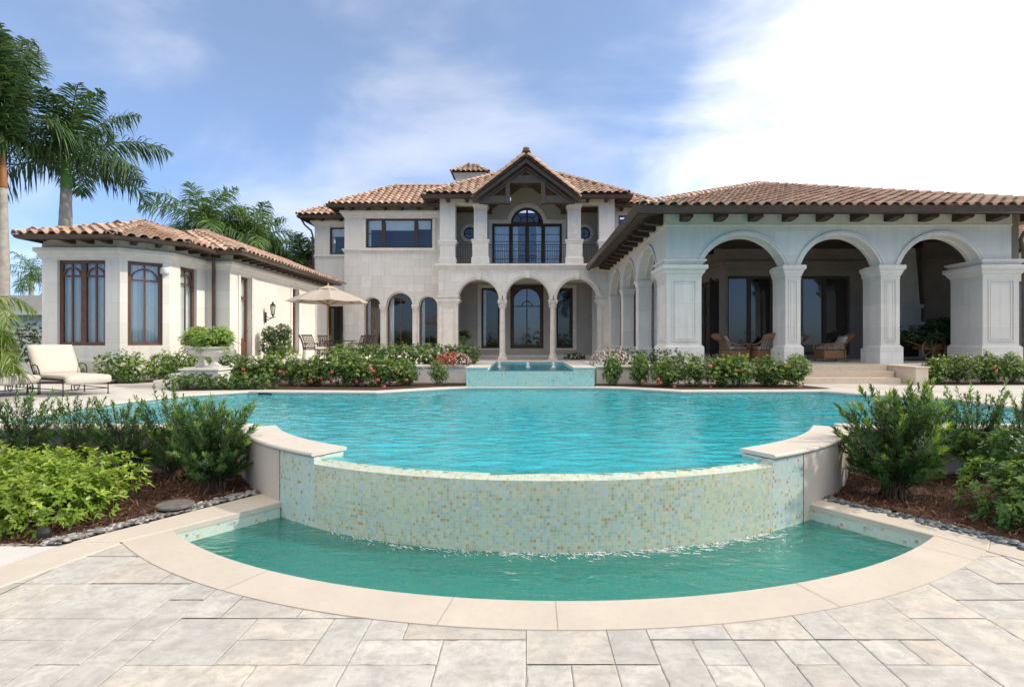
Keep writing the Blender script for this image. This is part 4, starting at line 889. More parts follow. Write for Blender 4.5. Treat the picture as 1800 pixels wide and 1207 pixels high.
# angular positions of the spill notch and of the tiled part
def ang(x, y): return math.atan2(y-CY, x-CX)
aN0, aN1 = math.radians(-90-32.2), math.radians(-90+29.5)     # notch
aT0, aT1 = math.radians(-90-40.2), math.radians(-90+36.2)     # tiled face
aE0, aE1 = math.pi*-1-math.asin((8.3-CY)/R_OUT), math.asin((8.3-CY)/R_OUT)
ZW = EY-2.11
pool = empty('infinity_pool', (0, 10, 0), label='large turquoise infinity pool with curved mosaic spill wall and pale stone coping', cat='swimming pool')
# shell
m = MB(); n = len(POOL)
for i in range(n):
    a, b = POOL[i], POOL[(i+1) % n]; m.face([(a[0], a[1], ZB-1.15), (b[0], b[1], ZB-1.15), (b[0], b[1], ZB-.06), (a[0], a[1], ZB-.06)])
m.sheet([POOL], ZB-1.15)
o = m.build('pool_shell', mPLAST, pool)
# waterline tile band
m = MB(); u = 0
for i in range(n):
    a, b = POOL[i], POOL[(i+1) % n]; d = math.dist(a, b)
    am = math.atan2((a[1]+b[1])/2-CY, (a[0]+b[0])/2-CX)
    onarc = i >= len(PIN)-1 and i < n-1 and math.dist(((a[0]+b[0])/2, (a[1]+b[1])/2), (CX, CY)) < R_IN+.02 and aN0 < am < aN1
    if not onarc: m.face([(a[0], a[1], ZB-.16), (b[0], b[1], ZB-.16), (b[0], b[1], ZD-.05), (a[0], a[1], ZD-.05)], uv=[(u, ZB-.16), (u+d, ZB-.16), (u+d, ZD-.05), (u, ZD-.05)])
    else: m.face([(a[0], a[1], ZB-.16), (b[0], b[1], ZB-.16), (b[0], b[1], ZB-.03), (a[0], a[1], ZB-.03)], uv=[(u, ZB-.16), (u+d, ZB-.16), (u+d, ZB-.03), (u, ZB-.03)])
    u += d
m.v = [(x, y, z) for x, y, z in m.v]; m.build('waterline_tiles', mMOSD, pool)
# coping around the deck sides of the pool
def bull(w, z, t=.055, r=.02): return [(-.035, z-t), (-.05, z-t+.012), (-.055, z-t/2), (-.05, z-.012), (-.035, z), (w, z), (w, z-t)]
m = MB(); left = list(reversed([p for p in PIN])); 
# path so that the outside of the pool is on the right: go clockwise seen from above -> right side is inside, so reverse
def strip(path, w, z, mat, name, parent, t=.055, nose=.05, joints=None):
    m = MB(); pr = [(w, z-t), (w, z), (-nose+.018, z), (-nose+.004, z-.010), (-nose, z-t/2), (-nose+.004, z-t+.010), (-nose+.018, z-t)]
    m.sweep(path, pr); return m.build(name, mat, parent)
PB = list(reversed(PIN)) 
# PIN runs left-near, back, right-near: its right-hand side is the inside of the pool, so sweep the reverse
strip(PB[:7], .34, ZD+.004, mCOP, 'coping', pool); strip(PB[6:], .34, ZD+.004, mCOP, 'coping', pool)
# straight near coping and the curved cap
def cap_straight(x0, x1):
    m = MB(); z = ZD+.004; m.box(x0, x1, 8.22, 8.69, z-.055, z); return m.build('coping', mCOP, pool, bevel=.012)
cap_straight(-14.5, CX-math.sqrt(R_IN**2-4)-.30); cap_straight(CX+math.sqrt(R_IN**2-4)+.30, 15)
def curved_cap(a0, a1):
    # path running so that the right side is outward: for increasing angle (ccw) the right normal points outward
    path = arcpts(CX, CY, R_OUT, a0, a1, 34); z = ZD+.006; t = .046
    m = MB(); m.sweep(path, [(-.455, z-t+.01), (-.47, z-t/2), (-.455, z-.01), (-.44, z), (.018, z), (.030, z-.010), (.034, z-t/2), (.030, z-t+.010), (.018, z-t), (-.44, z-t)]); return m.build('curved_coping', mCOP, pool)
curved_cap(aE0+.005, aN0); curved_cap(aN1, aE1-.005)
mJNT = simple('mortar', (.36, .33, .29), None, 9, .9)
m = MB()
for aa in (aE0+.30, aE0+.62, aE1-.30, aE1-.62):
    d = (math.cos(aa), math.sin(aa)); t = (-d[1]*.0025, d[0]*.0025); p, q = (CX+(R_IN-.03)*d[0], CY+(R_IN-.03)*d[1]), (CX+(R_OUT+.02)*d[0], CY+(R_OUT+.02)*d[1]); z = ZD+.0085
    m.face([(p[0]-t[0], p[1]-t[1], z), (q[0]-t[0], q[1]-t[1], z), (q[0]+t[0], q[1]+t[1], z), (p[0]+t[0], p[1]+t[1], z)])
for k in range(-9, 10):
    x = k*1.25+.4
    if abs(x-CX) > 4.5: m.face([(x-.0025, 8.225, ZD+.0065), (x+.0025, 8.225, ZD+.0065), (x+.0025, 8.685, ZD+.0065), (x-.0025, 8.685, ZD+.0065)])
m.build('coping_joint', mJNT, pool)
# spill wall faces
def face_arc(a0, a1, z0, z1, r, mat, name, n=60):
    m = MB(); P = arcpts(CX, CY, r, a0, a1, n); u = r*a0
    for i in range(n):
        a, b = P[i], P[i+1]; d = math.dist(a, b); m.face([(a[0], a[1], z0), (b[0], b[1], z0), (b[0], b[1], z1), (a[0], a[1], z1)], uv=[(u, z0), (u+d, z0), (u+d, z1), (u, z1)]); u += d
    return m.build(name, mat, pool)
face_arc(aN0, aN1, ZW-.7, ZB-.035, R_OUT, mMOS, 'spill_wall')
face_arc(aT0, aN0, ZW-.7, ZD-.05, R_OUT, mMOSD, 'mosaic_wall', 12); face_arc(aN1, aT1, ZW-.7, ZD-.05, R_OUT, mMOSD, 'mosaic_wall', 12)
face_arc(aE0, aT0, -.3, ZD-.05, R_OUT+.006, mRETW, 'render_wall', 16); face_arc(aT1, aE1, -.3, ZD-.05, R_OUT+.006, mRETW, 'render_wall', 16)
# lip top of the notch, and its two end cheeks
m = MB(); P, Q, T_ = arcpts(CX, CY, R_OUT, aN0, aN1, 60), arcpts(CX, CY, R_IN, aN0, aN1, 60), arcpts(CX, CY, R_OUT-.13, aN0, aN1, 60)
for i in range(60):
    u0, u1 = R_OUT*(aN0+(aN1-aN0)*i/60), R_OUT*(aN0+(aN1-aN0)*(i+1)/60)
    m.face([(*P[i], ZB-.035), (*P[i+1], ZB-.035), (*T_[i+1], ZB+.004), (*T_[i], ZB+.004)], uv=[(u0, 0), (u1, 0), (u1, .14), (u0, .14)])
    m.face([(*T_[i], ZB+.004), (*T_[i+1], ZB+.004), (*Q[i+1], ZB-.05), (*Q[i], ZB-.05)], uv=[(u0, .14), (u1, .14), (u1, .42), (u0, .42)])
m.build('spill_lip', mMOS, pool)
m = MB()
for a in (aN0, aN1):
    p, q = (CX+R_OUT*math.cos(a), CY+R_OUT*math.sin(a)), (CX+R_IN*math.cos(a), CY+R_IN*math.sin(a)); m.face([(*p, ZB-.04), (*q, ZB-.04), (*q, ZD-.05), (*p, ZD-.05)], uv=[(0, 0), (.42, 0), (.42, .1), (0, .1)])
m.build('notch_cheek', mMOSD, pool)
# near retaining wall left and right of the arc
m = MB(); xa = CX-math.sqrt(R_OUT**2-(8.3-CY)**2)
m.box(-14.5, xa+.05, 8.3, 8.6, -.3, ZD-.05); m.build('render_wall', mRETW, pool)
m = MB(); xb = CX+math.sqrt(R_OUT**2-(8.3-CY)**2); m.box(xb-.05, 15, 8.3, 8.6, -.3, ZD-.05); m.build('render_wall', mRETW, pool)
m = MB(); m.box(-6.68, -6.36, 14.17, 14.3, ZB-.02, ZB+.055, (.3, .3, .3)); m.build('skimmer_mouth', mBLK, pool)
for i, (x, y) in enumerate(((-5.6, 9.6), (5.9, 12.2))):
    pass
# water of the pool: one rippling sheet
def inpoly(x, y, P):
    c = False; j = len(P)-1
    for i in range(len(P)):
        if (P[i][1] > y) != (P[j][1] > y) and x < (P[j][0]-P[i][0])*(y-P[i][1])/(P[j][1]-P[i][1])+P[i][0]: c = not c
        j = i
    return c
def wsheet(test, x0, x1, y0, y1, st, z, amp, fx, fy, seed):
    nx, ny = int((x1-x0)/st), int((y1-y0)/st); idx = {}; m = MB(); vs = []; fs = []
    def h(x, y):
        return amp*(noise.noise(Vector((x*fx, y*fy, seed)))+.55*noise.noise(Vector((x*fx*2.1+3, y*fy*2.1, seed+4)))+.22*noise.noise(Vector((x*fx*4.3, y*fy*4.3, seed+9))))
    def vi(i, j):
        k = (i, j)
        if k not in idx: x, y = x0+i*st, y0+j*st; idx[k] = len(vs); vs.append((x, y, z+h(x, y)))
        return idx[k]
    for j in range(ny):
        for i in range(nx):
            if test(x0+(i+.5)*st, y0+(j+.5)*st): fs.append((vi(i, j), vi(i+1, j), vi(i+1, j+1), vi(i, j+1)))
    m.idx(vs, fs); return m
POOLX = [tuple(p) for p in POOL]
def ptest(x, y):
    if inpoly(x, y, POOLX): return True
    r = math.hypot(x-CX, y-CY); a = math.atan2(y-CY, x-CX)
    return r < R_OUT-.11 and aN0 < a < aN1
mw = wsheet(ptest, -8.6, 9.5, 5.6, 15.6, .045, ZB, .0165, 2.2, 5.4, 1.0)
def rimfix(m):
    nv = []
    for x, y, z in m.v:
        r = math.hypot(x-CX, y-CY); a = math.atan2(y-CY, x-CX)
        if r > R_IN-.1 and aN0-.02 < a < aN1+.02 and y < CY: z = ZB-.012+(z-ZB)*.15
        if r > R_OUT and y < CY and aN0-.1 < a < aN1+.1: k = R_OUT/r; x, y = CX+(x-CX)*k, CY+(y-CY)*k
        nv.append((x, y, z))
    m.v = nv
tag(mw.build('pool_water', mWAT, smooth=True), kind='structure')
# the thin film of water running over the lip
# ---------------- catch basin
BX, BY, BRI, BRO = .3, 9.9, 5.68, 6.10
basin = empty('catch_basin', (0, 5.5, 0), label='curved catch basin of teal water below the mosaic spill wall', cat='basin')
bl, br = (-3.63, 5.81), (4.04, 5.62)       # inner corners
wl, wr = (-2.94, 6.80), (3.29, 6.80)       # where the side copings meet the spill wall
a0, a1 = math.atan2(bl[1]-BY, bl[0]-BX), math.atan2(br[1]-BY, br[0]-BX)
# project corners on the ring
bl = (BX+BRI*math.cos(a0), BY+BRI*math.sin(a0)); br = (BX+BRI*math.cos(a1), BY+BRI*math.sin(a1))
AIN = arcpts(BX, BY, BRI, a0, a1, 60)
strip(AIN if False else list(AIN), BRO-BRI, .008, mCOPW, 'curved_coping', basin, .06, .02)
# joints across the ring are thin recessed lines modelled as dark slivers of mortar
m = MB()
for aa in (-2.36, -2.02, -1.72, -1.585, -1.24, -.93):
    d = (math.cos(aa), math.sin(aa)); t = (-d[1]*.0022, d[0]*.0022); p, q = (BX+BRI*d[0], BY+BRI*d[1]), (BX+BRO*d[0], BY+BRO*d[1])
    m.face([(p[0]-t[0], p[1]-t[1], .0105), (q[0]-t[0], q[1]-t[1], .0105), (q[0]+t[0], q[1]+t[1], .0105), (p[0]+t[0], p[1]+t[1], .0105)])
m.build('coping_joint', mJNT, basin)
# side copings (slightly raised over the ring)
def slab(poly, z0, z1, name, mat, parent, bev=.01): m = MB(); m.prism(poly, z0, z1); return m.build(name, mat, parent, bevel=bev)
SL = [(-3.65, 5.78), (-2.86, 6.90), (-3.25, 7.22), (-3.34, 7.16), (-4.36, 5.44), (-3.90, 5.46)]
SRr = [(4.06, 5.59), (3.22, 6.90), (3.55, 7.16), (3.62, 7.05), (4.27, 6.06), (4.56, 5.58), (4.24, 5.22)]
slab([SL[0], SL[5], SL[4], SL[3], SL[2], SL[1]][::-1], -.06, .014, 'side_coping', mCOPW, basin); slab(SRr[::-1][::-1], -.06, .014, 'side_coping', mCOPW, basin)
# inside walls and floor
m = MB(); Pn = AIN; u = 0
W0, W1 = (bl, wl), (br, wr)
for P in (W0, W1):
    m = MB(); (x0, y0), (x1, y1) = P; d = math.dist(*P); m.face([(x0, y0, ZW-.7), (x1, y1, ZW-.7), (x1, y1, -.05), (x0, y0, -.05)], uv=[(0, 0), (d, 0), (d, .82), (0, .82)]); m.build('basin_tiles', mMOSD, basin)
m = MB()
for i in range(60): a, b = Pn[i], Pn[i+1]; m.face([(*a, ZW-.7), (*b, ZW-.7), (*b, -.03), (*a, -.03)])
m.sheet([[(-4.2, 4), (4.6, 4), (4.6, 7.6), (-4.2, 7.6)]], ZW-.62); m.build('basin_shell', mPLASTG, basin)
BAS = [bl]+AIN[1:-1]+[br, (3.5, 7.2), (-3.2, 7.2)]
def btest(x, y):
    return inpoly(x, y, BAS) and math.hypot(x-CX, y-CY) > R_OUT-.05
mw = wsheet(btest, -3.9, 4.4, 4.1, 7.3, .04, ZW, .005, 1.7, 2.6, 5.0); tag(mw.build('basin_water', mWATL, smooth=True), kind='structure')
# broken white water where the sheet lands
rnd = random.Random(3); m = MB()
for i in range(620):
    a = rnd.uniform(-math.pi/2-.50, -math.pi/2+.50) if i % 3 else rnd.uniform(-math.pi/2-.1, -math.pi/2+.52); r = R_OUT+.02+abs(rnd.gauss(.02, .08)); x, y = CX+r*math.cos(a), CY+r*math.sin(a)
    l, wdt = (rnd.uniform(.02, .085), rnd.uniform(.0007, .0018)) if i % 2 else (rnd.uniform(.004, .014), rnd.uniform(.0012, .003)); t = a+.9+rnd.gauss(0, .35); dx, dy = math.cos(t), math.sin(t)
    pts = []
    for k in range(7):
        q = k/6-.5; w_ = wdt*(1-4*q*q)+.001; pts.append((x+dx*l*q-dy*(w_+.4*l*q*q), y+dy*l*q+dx*(w_-.4*l*q*q), ZW+.010+.006*rnd.random()))
    for k in range(6, -1, -1):
        q = k/6-.5; w_ = wdt*(1-4*q*q)+.001; pts.append((x+dx*l*q+dy*(w_-.4*l*q*q), y+dy*l*q-dx*(w_+.4*l*q*q), ZW+.010))
    m.face(pts)
tag(m.build('white_water', mWHITE), kind='stuff')
# ---------------- lower terrace paving
def edge_left(y): return -3.87+(y-5.43)*.263 if y < 5.43 else -3.87
rnd = random.Random(21); U0 = .268; occ = {}; slabs = []
sizes = [(2, 2), (3, 2), (1, 2), (2, 3), (2, 1), (1, 1), (2, 1), (2, 2), (1, 2), (2, 3), (2, 2)]
NX0, NX1, NY0, NY1 = -34, 36, -8, 22
for j in range(NY0, NY1):
    for i in range(NX0, NX1):
        if (i, j) in occ: continue
        opts = sizes[:]; rnd.shuffle(opts)
        for (a, b) in opts+[(1, 1)]:
            if all((i+x, j+y) not in occ for x in range(a) for y in range(b)):
                for x in range(a):
                    for y in range(b): occ[(i+x, j+y)] = 1
                slabs.append((i, j, a, b)); break
m = MB()
def lower_ok(x, y):
    if math.hypot(x-BX, y-BY) < BRO-.12: return False
    # side bands: keep paving only below the band lines
    if x < -3.3 and y > 4.46 and x < -3.87+(y-5.43)*.263-.10+.0: return False
    if x < -3.3 and x < -3.87+(y-5.43)*.263-.10: return False
    if x > 3.6 and x > 4.21+(5.19-y)*.565+.10: return False
    if y > 5.42: return False
    return True
for (i, j, a, b) in slabs:
    x0, y0, x1, y1 = i*U0+.0024+rnd.uniform(-.0012, .0012), j*U0*1.06+.0028+rnd.uniform(-.0012, .0012), (i+a)*U0-.0028, (j+b)*U0*1.06-.0028
    t = rnd.random(); k = rnd.uniform(.94, 1.06)
    c = (.61, .595, .56) if t < .34 else (.66, .64, .60) if t < .60 else (.565, .55, .52) if t < .76 else (.64, .60, .535) if t < .92 else (.62, .565, .48)
    c = (c[0]*k*.85, c[1]*k*.85, c[2]*k*.84); z = rnd.uniform(-.0015, .0015)
    cs = [(x0, y0), (x1, y0), (x1, y1), (x0, y1)]; ok = [lower_ok(*q) for q in cs]+[lower_ok((x0+x1)/2, (y0+y1)/2)]
    if not any(ok) and not any(lower_ok(x0+(x1-x0)*p, y0+(y1-y0)*q) for p in (.25, .75) for q in (.25, .75)): continue
    bz = .003
    if all(ok):
        # worn, slightly wavering edge with small chips
        ring = []
        for (ax, ay), (bx_, by_) in zip(cs, cs[1:]+cs[:1]):
            k2 = max(3, int(math.dist((ax, ay), (bx_, by_))/.05))
            for q in range(k2): ring.append((ax+(bx_-ax)*q/k2, ay+(by_-ay)*q/k2))
        mx, my = (x0+x1)/2, (y0+y1)/2; vo = []; vi_ = []; vd = []
        for (qx, qy) in ring:
            jj = rnd.uniform(-.0018, .0012)-(rnd.uniform(.003, .008) if rnd.random() < .07 else 0); sx_ = (1 if qx > mx else -1)*(abs(abs(qx-mx)-(x1-x0)/2) < 1e-6); sy_ = (1 if qy > my else -1)*(abs(abs(qy-my)-(y1-y0)/2) < 1e-6)
            ox_, oy_ = qx+sx_*jj, qy+sy_*jj; vo.append((ox_, oy_, z-bz)); vi_.append((ox_-sx_*.007, oy_-sy_*.007, z)); vd.append((ox_, oy_, -.03))
        K = len(ring); m.idx(vi_+vo+vd, [tuple(range(K))]+[(K+a_, K+(a_+1) % K, (a_+1) % K, a_) for a_ in range(K)]+[(2*K+a_, 2*K+(a_+1) % K, K+(a_+1) % K, K+a_) for a_ in range(K)], c)
    else:
        q = .05; nx, ny = max(1, int((x1-x0)/q)), max(1, int((y1-y0)/q))
        for ii in range(nx):
            for jj in range(ny):
                X0, X1, Y0, Y1_ = x0+(x1-x0)*ii/nx, x0+(x1-x0)*(ii+1)/nx, y0+(y1-y0)*jj/ny, y0+(y1-y0)*(jj+1)/ny
                if lower_ok((X0+X1)/2, (Y0+Y1_)/2): m.face([(X0, Y0, z), (X1, Y0, z), (X1, Y1_, z), (X0, Y1_, z)], c)
def pavermat():
    t = NT('travertine_paver'); c = t.attr()
    n1 = t.noise(4.0, 8, .68, dist=.5); n2 = t.noise(22, 6, .7); n3 = t.noise(95, 3, .6)
    x = t.xyz(); vein = t.noise(2.3, 6, .7, vec=t.comb(t.math('MULTIPLY', x[0], 1.0), t.math('MULTIPLY', x[1], 3.2), 1.0), dist=1.6)
    c = t.mix(t.rng(n1, .40, .62, 0, .75), c, (.34, .335, .32)); c = t.mix(t.rng(t.noise(11, 8, .72, dist=.8), .46, .66, 0, .7), c, (.31, .30, .28)); c = t.mix(t.rng(vein, .50, .72, 0, .42), c, (.60, .595, .575)); c = t.mix(t.rng(n2, .50, .80, 0, .45), c, (.50, .475, .44)); c = t.mix(t.rng(n3, .63, .72, 0, .6), c, (.32, .29, .26)); c = t.mix(t.rng(t.noise(1.1, 4, .6), .55, .75, 0, .3), c, (.70, .60, .47))
    h = t.math('ADD', t.math('MULTIPLY', n2, .6), t.math('MULTIPLY', n3, .3)); h = t.math('ADD', h, n1)
    return t.done(t.bsdf(c, t.rng(n2, .3, .7, .45, .62), t.bump(h, .35, .006), 0, .35))
m.build('stone_terrace', pavermat()); tag(bpy.data.objects['stone_terrace'], kind='structure')
m = MB(); m.sheet([[(-9.5, -2.3), (9.8, -2.3), (9.8, 5.45), (4.45, 5.45)]+[(BX+(BRO-.2)*math.cos(a), BY+(BRO-.2)*math.sin(a)) for a in [-.86-(math.pi-1.72)*i/40 for i in range(41)]]+[(-4.0, 5.45), (-9.5, 5.45)]], -.007)
tag(m.build('paving_joint_bed', simple('joint_sand', (.36, .345, .315), None, 30, .95, .4, 120)), kind='structure')
# straight border bands running away from the basin at both sides
slab([(-4.36, 5.44), (-3.90, 5.46), (-3.872, 5.425), (-4.125, 4.46), (-4.90, 1.5), (-5.3, 1.5), (-4.50, 4.75)][::-1], -.06, .009, 'border_band', mCOPW, basin); slab([(4.24, 5.22), (4.56, 5.58), (5.15, 4.6), (7.0, 1.5), (6.5, 1.5)], -.06, .009, 'border_band', mCOPW, basin)
m = MB(); m.prism([(-4.52, 4.75), (-4.40, 5.35), (-9.0, 5.36), (-9.0, 2.0), (-5.2, 2.0)], -.05, .006); tag(m.build('concrete_path', simple('pale_concrete', (.56, .55, .535), (.50, .49, .475), 2, .8, .3, 60)), kind='structure')
# ---------------- planting beds at the lower level
def bed(name, poly, z, seed, n_sh, keep=None):
    rnd = random.Random(seed); m = MB(); xs_ = [p[0] for p in poly]; ys = [p[1] for p in poly]; st = .09
    x0, x1, y0, y1 = min(xs_), max(xs_), min(ys), max(ys); nx, ny = int((x1-x0)/st)+1, int((y1-y0)/st)+1; ix = {}; vs = []; fs = []
    def hh(x, y): return z+.05*noise.noise(Vector((x*1.3, y*1.3, seed)))+.025*noise.noise(Vector((x*7, y*7, seed)))
    for j in range(ny):
        for i in range(nx):
            if not inpoly(x0+(i+.5)*st, y0+(j+.5)*st, poly): continue
            q = []
            for a, b in ((i, j), (i+1, j), (i+1, j+1), (i, j+1)):
                if (a, b) not in ix: ix[(a, b)] = len(vs); vs.append((x0+a*st, y0+b*st, hh(x0+a*st, y0+b*st)))
                q.append(ix[(a, b)])
            fs.append(tuple(q))
    m.idx(vs, fs, (.085, .038, .022)); pal = [(.16, .07, .04), (.11, .045, .028), (.24, .12, .07), (.07, .03, .02), (.30, .17, .10)]
    k = 0
    while k < n_sh:
        x, y = rnd.uniform(x0, x1), rnd.uniform(y0, y1)
        if not inpoly(x, y, poly) or (keep and not keep(x, y)): k += .2; continue
        k += 1; a = rnd.uniform(0, 6.28); l = rnd.uniform(.03, .13); wd = rnd.uniform(.0025, .006); h = hh(x, y)+rnd.uniform(.0, .03); dz = rnd.uniform(-.03, .04)
        dx, dy = math.cos(a)*l/2, math.sin(a)*l/2; nx_, ny_ = -math.sin(a)*wd, math.cos(a)*wd
        m.face([(x-dx-nx_, y-dy-ny_, h-dz), (x+dx-nx_, y+dy-ny_, h+dz), (x+dx+nx_, y+dy+ny_, h+dz+.002), (x-dx+nx_, y-dy+ny_, h-dz+.004)], rnd.choice(pal))
    return tag(m.build(name, mMUL), kind='stuff')
BL = [(-9.2, 5.36), (-4.44, 5.36), (-4.36, 5.46), (-3.34, 7.2), (-3.25, 7.5), (-3.9, 8.32), (-9.2, 8.32)]
BR_ = [(4.58, 5.55), (5.2, 4.55), (9.8, 4.2), (9.8, 8.32), (4.5, 8.32), (3.5, 7.35), (3.60, 7.12), (4.28, 6.08)]
kl = lambda x, y: math.hypot(x-CX, y-CY) > R_OUT
bed('bark_mulch', BL, .0, 1, 9000, kl); bed('bark_mulch', BR_, .0, 2, 9000, kl)
# pebble strips
def pebbles(name, line, wd, n, cols, seed, size):
    rnd = random.Random(seed); m = MB(); L_ = [math.dist(a, b) for a, b in zip(line, line[1:])]; tot = sum(L_)
    for i in range(n):
        s = rnd.uniform(0, tot); k = 0
        while s > L_[k]: s -= L_[k]; k += 1
        a, b = line[k], line[k+1]; t = s/L_[k]; d = (Vector(b)-Vector(a)).normalized(); nn = Vector((-d.y, d.x)); o = abs(rnd.gauss(0, wd*.5))
        if o > wd: o = rnd.uniform(0, wd)
        p = Vector(a)+(Vector(b)-Vector(a))*t+nn*(o+.01); r = rnd.uniform(*size); el = rnd.uniform(.6, 1.0); az = rnd.uniform(0, 3.14)
        z = .012+rnd.uniform(0, .02); vs = []; c, s_ = math.cos(az), math.sin(az); tz = rnd.uniform(-.3, .3)
        pr = [(.0, -.5), (.7, -.35), (1, 0), (.75, .33), (.3, .48), (0, .5)]; q = 9
        for rr, zz in pr:
            for kk in range(q):
                a2 = 2*math.pi*kk/q; x = rr*r*math.cos(a2); y = rr*r*el*math.sin(a2); vs.append((p.x+x*c-y*s_, p.y+x*s_+y*c, z+zz*r*.75+x*tz))
        m.idx(vs, [(u_*q+v_, u_*q+(v_+1) % q, (u_+1)*q+(v_+1) % q, (u_+1)*q+v_) for u_ in range(5) for v_ in range(q)], tuple(q_*.72 for q_ in rnd.choice(cols)))
    return tag(m.build(name, mPEB, smooth=True), kind='stuff')
pebbles('pebbles', [(-4.55, 5.14+.2), (-4.38, 5.44), (-3.36, 7.18)], .20, 620, [(.30, .33, .34), (.45, .46, .45), (.62, .60, .56), (.22, .24, .26), (.5, .40, .32), (.72, .71, .68), (.15, .17, .18)], 5, (.018, .042))
pebbles('pebbles', [(3.66, 7.06), (4.29, 6.08), (4.58, 5.60), (5.0, 4.9)][::-1][::-1][::-1], .16, 330, [(.16, .21, .24), (.24, .29, .31), (.12, .15, .17), (.34, .37, .38)], 6, (.022, .045))
m = MB(); m.lathe([(.02, 0), (.17, .0), (.185, .012), (.185, .032), (.175, .04), (.05, .045), (.01, .045)], 26, (-3.98, 6.45, .055), sx=1.05); tag(m.build('stone_disc', simple('slate', (.16, .155, .14), (.09, .09, .08), 12, .7, .5, 30), smooth=False), 'round grey slate stepping disc on the mulch beside the basin coping', 'stepping stone')
m = MB(); m.lathe([(.02, 0), (.055, .0), (.06, .05), (.045, .09), (.01, .10)], 12, (-4.68, 5.52, .03)); tag(m.build('ground_spotlight', mBLK), 'small black ground spotlight under the bright green bush', 'lamp')
# ---------------- pool deck
OUTP = offset_path(PIN, -.30)
m = MB(); hole = OUTP[1:-1]
m.sheet([[(-26, 8.62), (-8.8, 8.62)]+[(-8.8, 8.62)][:0]+OUTP[1:-1]+[(9.65, 8.62), (26, 8.62), (26, 34), (-26, 34)]], ZD)
tag(m.build('pool_deck', mDECK), kind='structure')
m = MB(); m.box(-26, -14.4, 8.25, 8.62, -.3, ZD-.003); m.box(14.9, 26, 8.25, 8.62, -.3, ZD-.003); tag(m.build('deck_edge', mRETW), kind='structure')
# ---------------- raised fountain
ft = empty('fountain_basin', (0, 17, 0), label='raised fountain basin with pale green mosaic front and three bubbling jets', cat='fountain')
FX0, FX1, NX_0, NX_1, FY = -1.63, 1.86, -1.05, 1.29, 15.488; ZF = e(-.73); ZFW = e(-.83)
m = MB()
for a, b, t in ((FX0, NX_0, ZF-.04), (NX_0, NX_1, ZFW-.01), (NX_1, FX1, ZF-.04)): m.face([(a, FY, ZB-.7), (b, FY, ZB-.7), (b, FY, t), (a, FY, t)], uv=[(a, ZB-.7), (b, ZB-.7), (b, t), (a, t)])
m.face([(NX_0, FY, ZFW-.01), (NX_1, FY, ZFW-.01), (NX_1, FY+.3, ZFW-.01), (NX_0, FY+.3, ZFW-.01)], uv=[(NX_0, 0), (NX_1, 0), (NX_1, .3), (NX_0, .3)])
for x in (FX0, FX1): m.face([(x, FY, ZB-.7), (x, FY+3, ZB-.7), (x, FY+3, ZF-.04), (x, FY, ZF-.04)], uv=[(0, ZB), (3, ZB), (3, ZF), (0, ZF)])
m.build('mosaic_front', mMOSF, ft)
m = MB(); m.box(FX0-.03, NX_0+.02, FY-.03, 20.2, ZF-.04, ZF); m.build('coping', mCOP, ft, bevel=.008)
m = MB(); m.box(NX_1-.02, FX1+.03, FY-.03, 20.2, ZF-.04, ZF); m.build('coping', mCOP, ft, bevel=.008)
m = MB(); m.box(NX_0+.024, NX_1-.024, 19.8, 20.2, ZF-.04, ZF); m.build('coping', mCOP, ft, bevel=.008)
m = MB(); m.box(FX0+.02, NX_0-.01, FY+.02, 20.15, ZD, ZF-.042); m.box(NX_1+.01, FX1-.02, FY+.02, 20.15, ZD, ZF-.042); m.box(NX_0, NX_1, 19.85, 20.15, ZD, ZF-.042); m.box(NX_0, NX_1, FY+.3, 19.8, ZD, ZD+.1); m.build('basin_shell', mPLAST, ft)
def ftest(x, y): return NX_0-.01 < x < NX_1+.01 and FY-.001 < y < 19.82
mw = wsheet(ftest, NX_0-.005, NX_1+.02, FY+.001, 19.85, .045, ZFW+.006, .006, 3, 5, 7.0); tag(mw.build('fountain_water', mWATF, smooth=True), kind='structure')
for x, y, h in ((-.83, 17.6, .17), (.05, 17.4, .14), (.83, 17.4, .14)):
    m = MB(); rnd = random.Random(int(h*100)+int(x*10)); m.lathe([(.09, 0), (.05, .02), (.03, .06), (.035, h*.6), (.028, h), (.005, h+.03)], 9, (x, y, ZFW))
    for k in range(22): a = rnd.uniform(0, 6.28); r = rnd.uniform(.02, .09); m.lathe([(.002, -.012), (.012, 0), (.002, .014)], 5, (x+r*math.cos(a), y+r*math.sin(a), ZFW+rnd.uniform(.02, h)))
    m.build('water_jet', mWHITE, ft, smooth=True)
# ---------------- patio platforms and planter walls
m = MB()
m.prism([(-8.13, 15.0), (-8.13, 16.85), (-1.75, 16.85), (-1.75, 20.3), (-5.2, 20.3), (-5.2, 33), (-18, 33), (-18, 18.9), (-9.7, 18.9), (-9.12, 15.0)], ZD-.2, ZP-.045); m.prism([(-8.09, 14.96), (-8.09, 16.81), (-1.75, 16.81), (-1.75, 20.3), (-5.2, 20.3), (-5.2, 33), (-11.2, 33), (-11.2, 21), (-9.74, 18.9), (-9.16, 14.96)], ZP-.045, ZP)
tag(m.build('patio', mTRIM), kind='structure')
m = MB(); m.prism([(2.05, 16.5), (4.3, 16.5), (4.3, 20.3), (1.95, 20.3)], ZD-.2, ZP-.03); m.prism([(2.0, 16.42), (4.35, 16.42), (4.35, 20.4), (1.95, 20.4)], ZP-.03, ZP+.01); tag(m.build('planter_wall', mTRIM), 'low stone planter wall right of the fountain holding the white impatiens', 'wall')
m = MB(); m.box(-5.2, 4.35, 20.32, 31, ZD-.3, ZL-.015); tag(m.build('sunken_court', mDECK), kind='structure')
m = MB(); m.box(4.3, 7.0, 16.6, 17.398, ZD-.1, ZP-.1); tag(m.build('planter_wall', mTRIM), 'long low stone planter wall in front of the loggia behind the dark shrubs', 'wall')
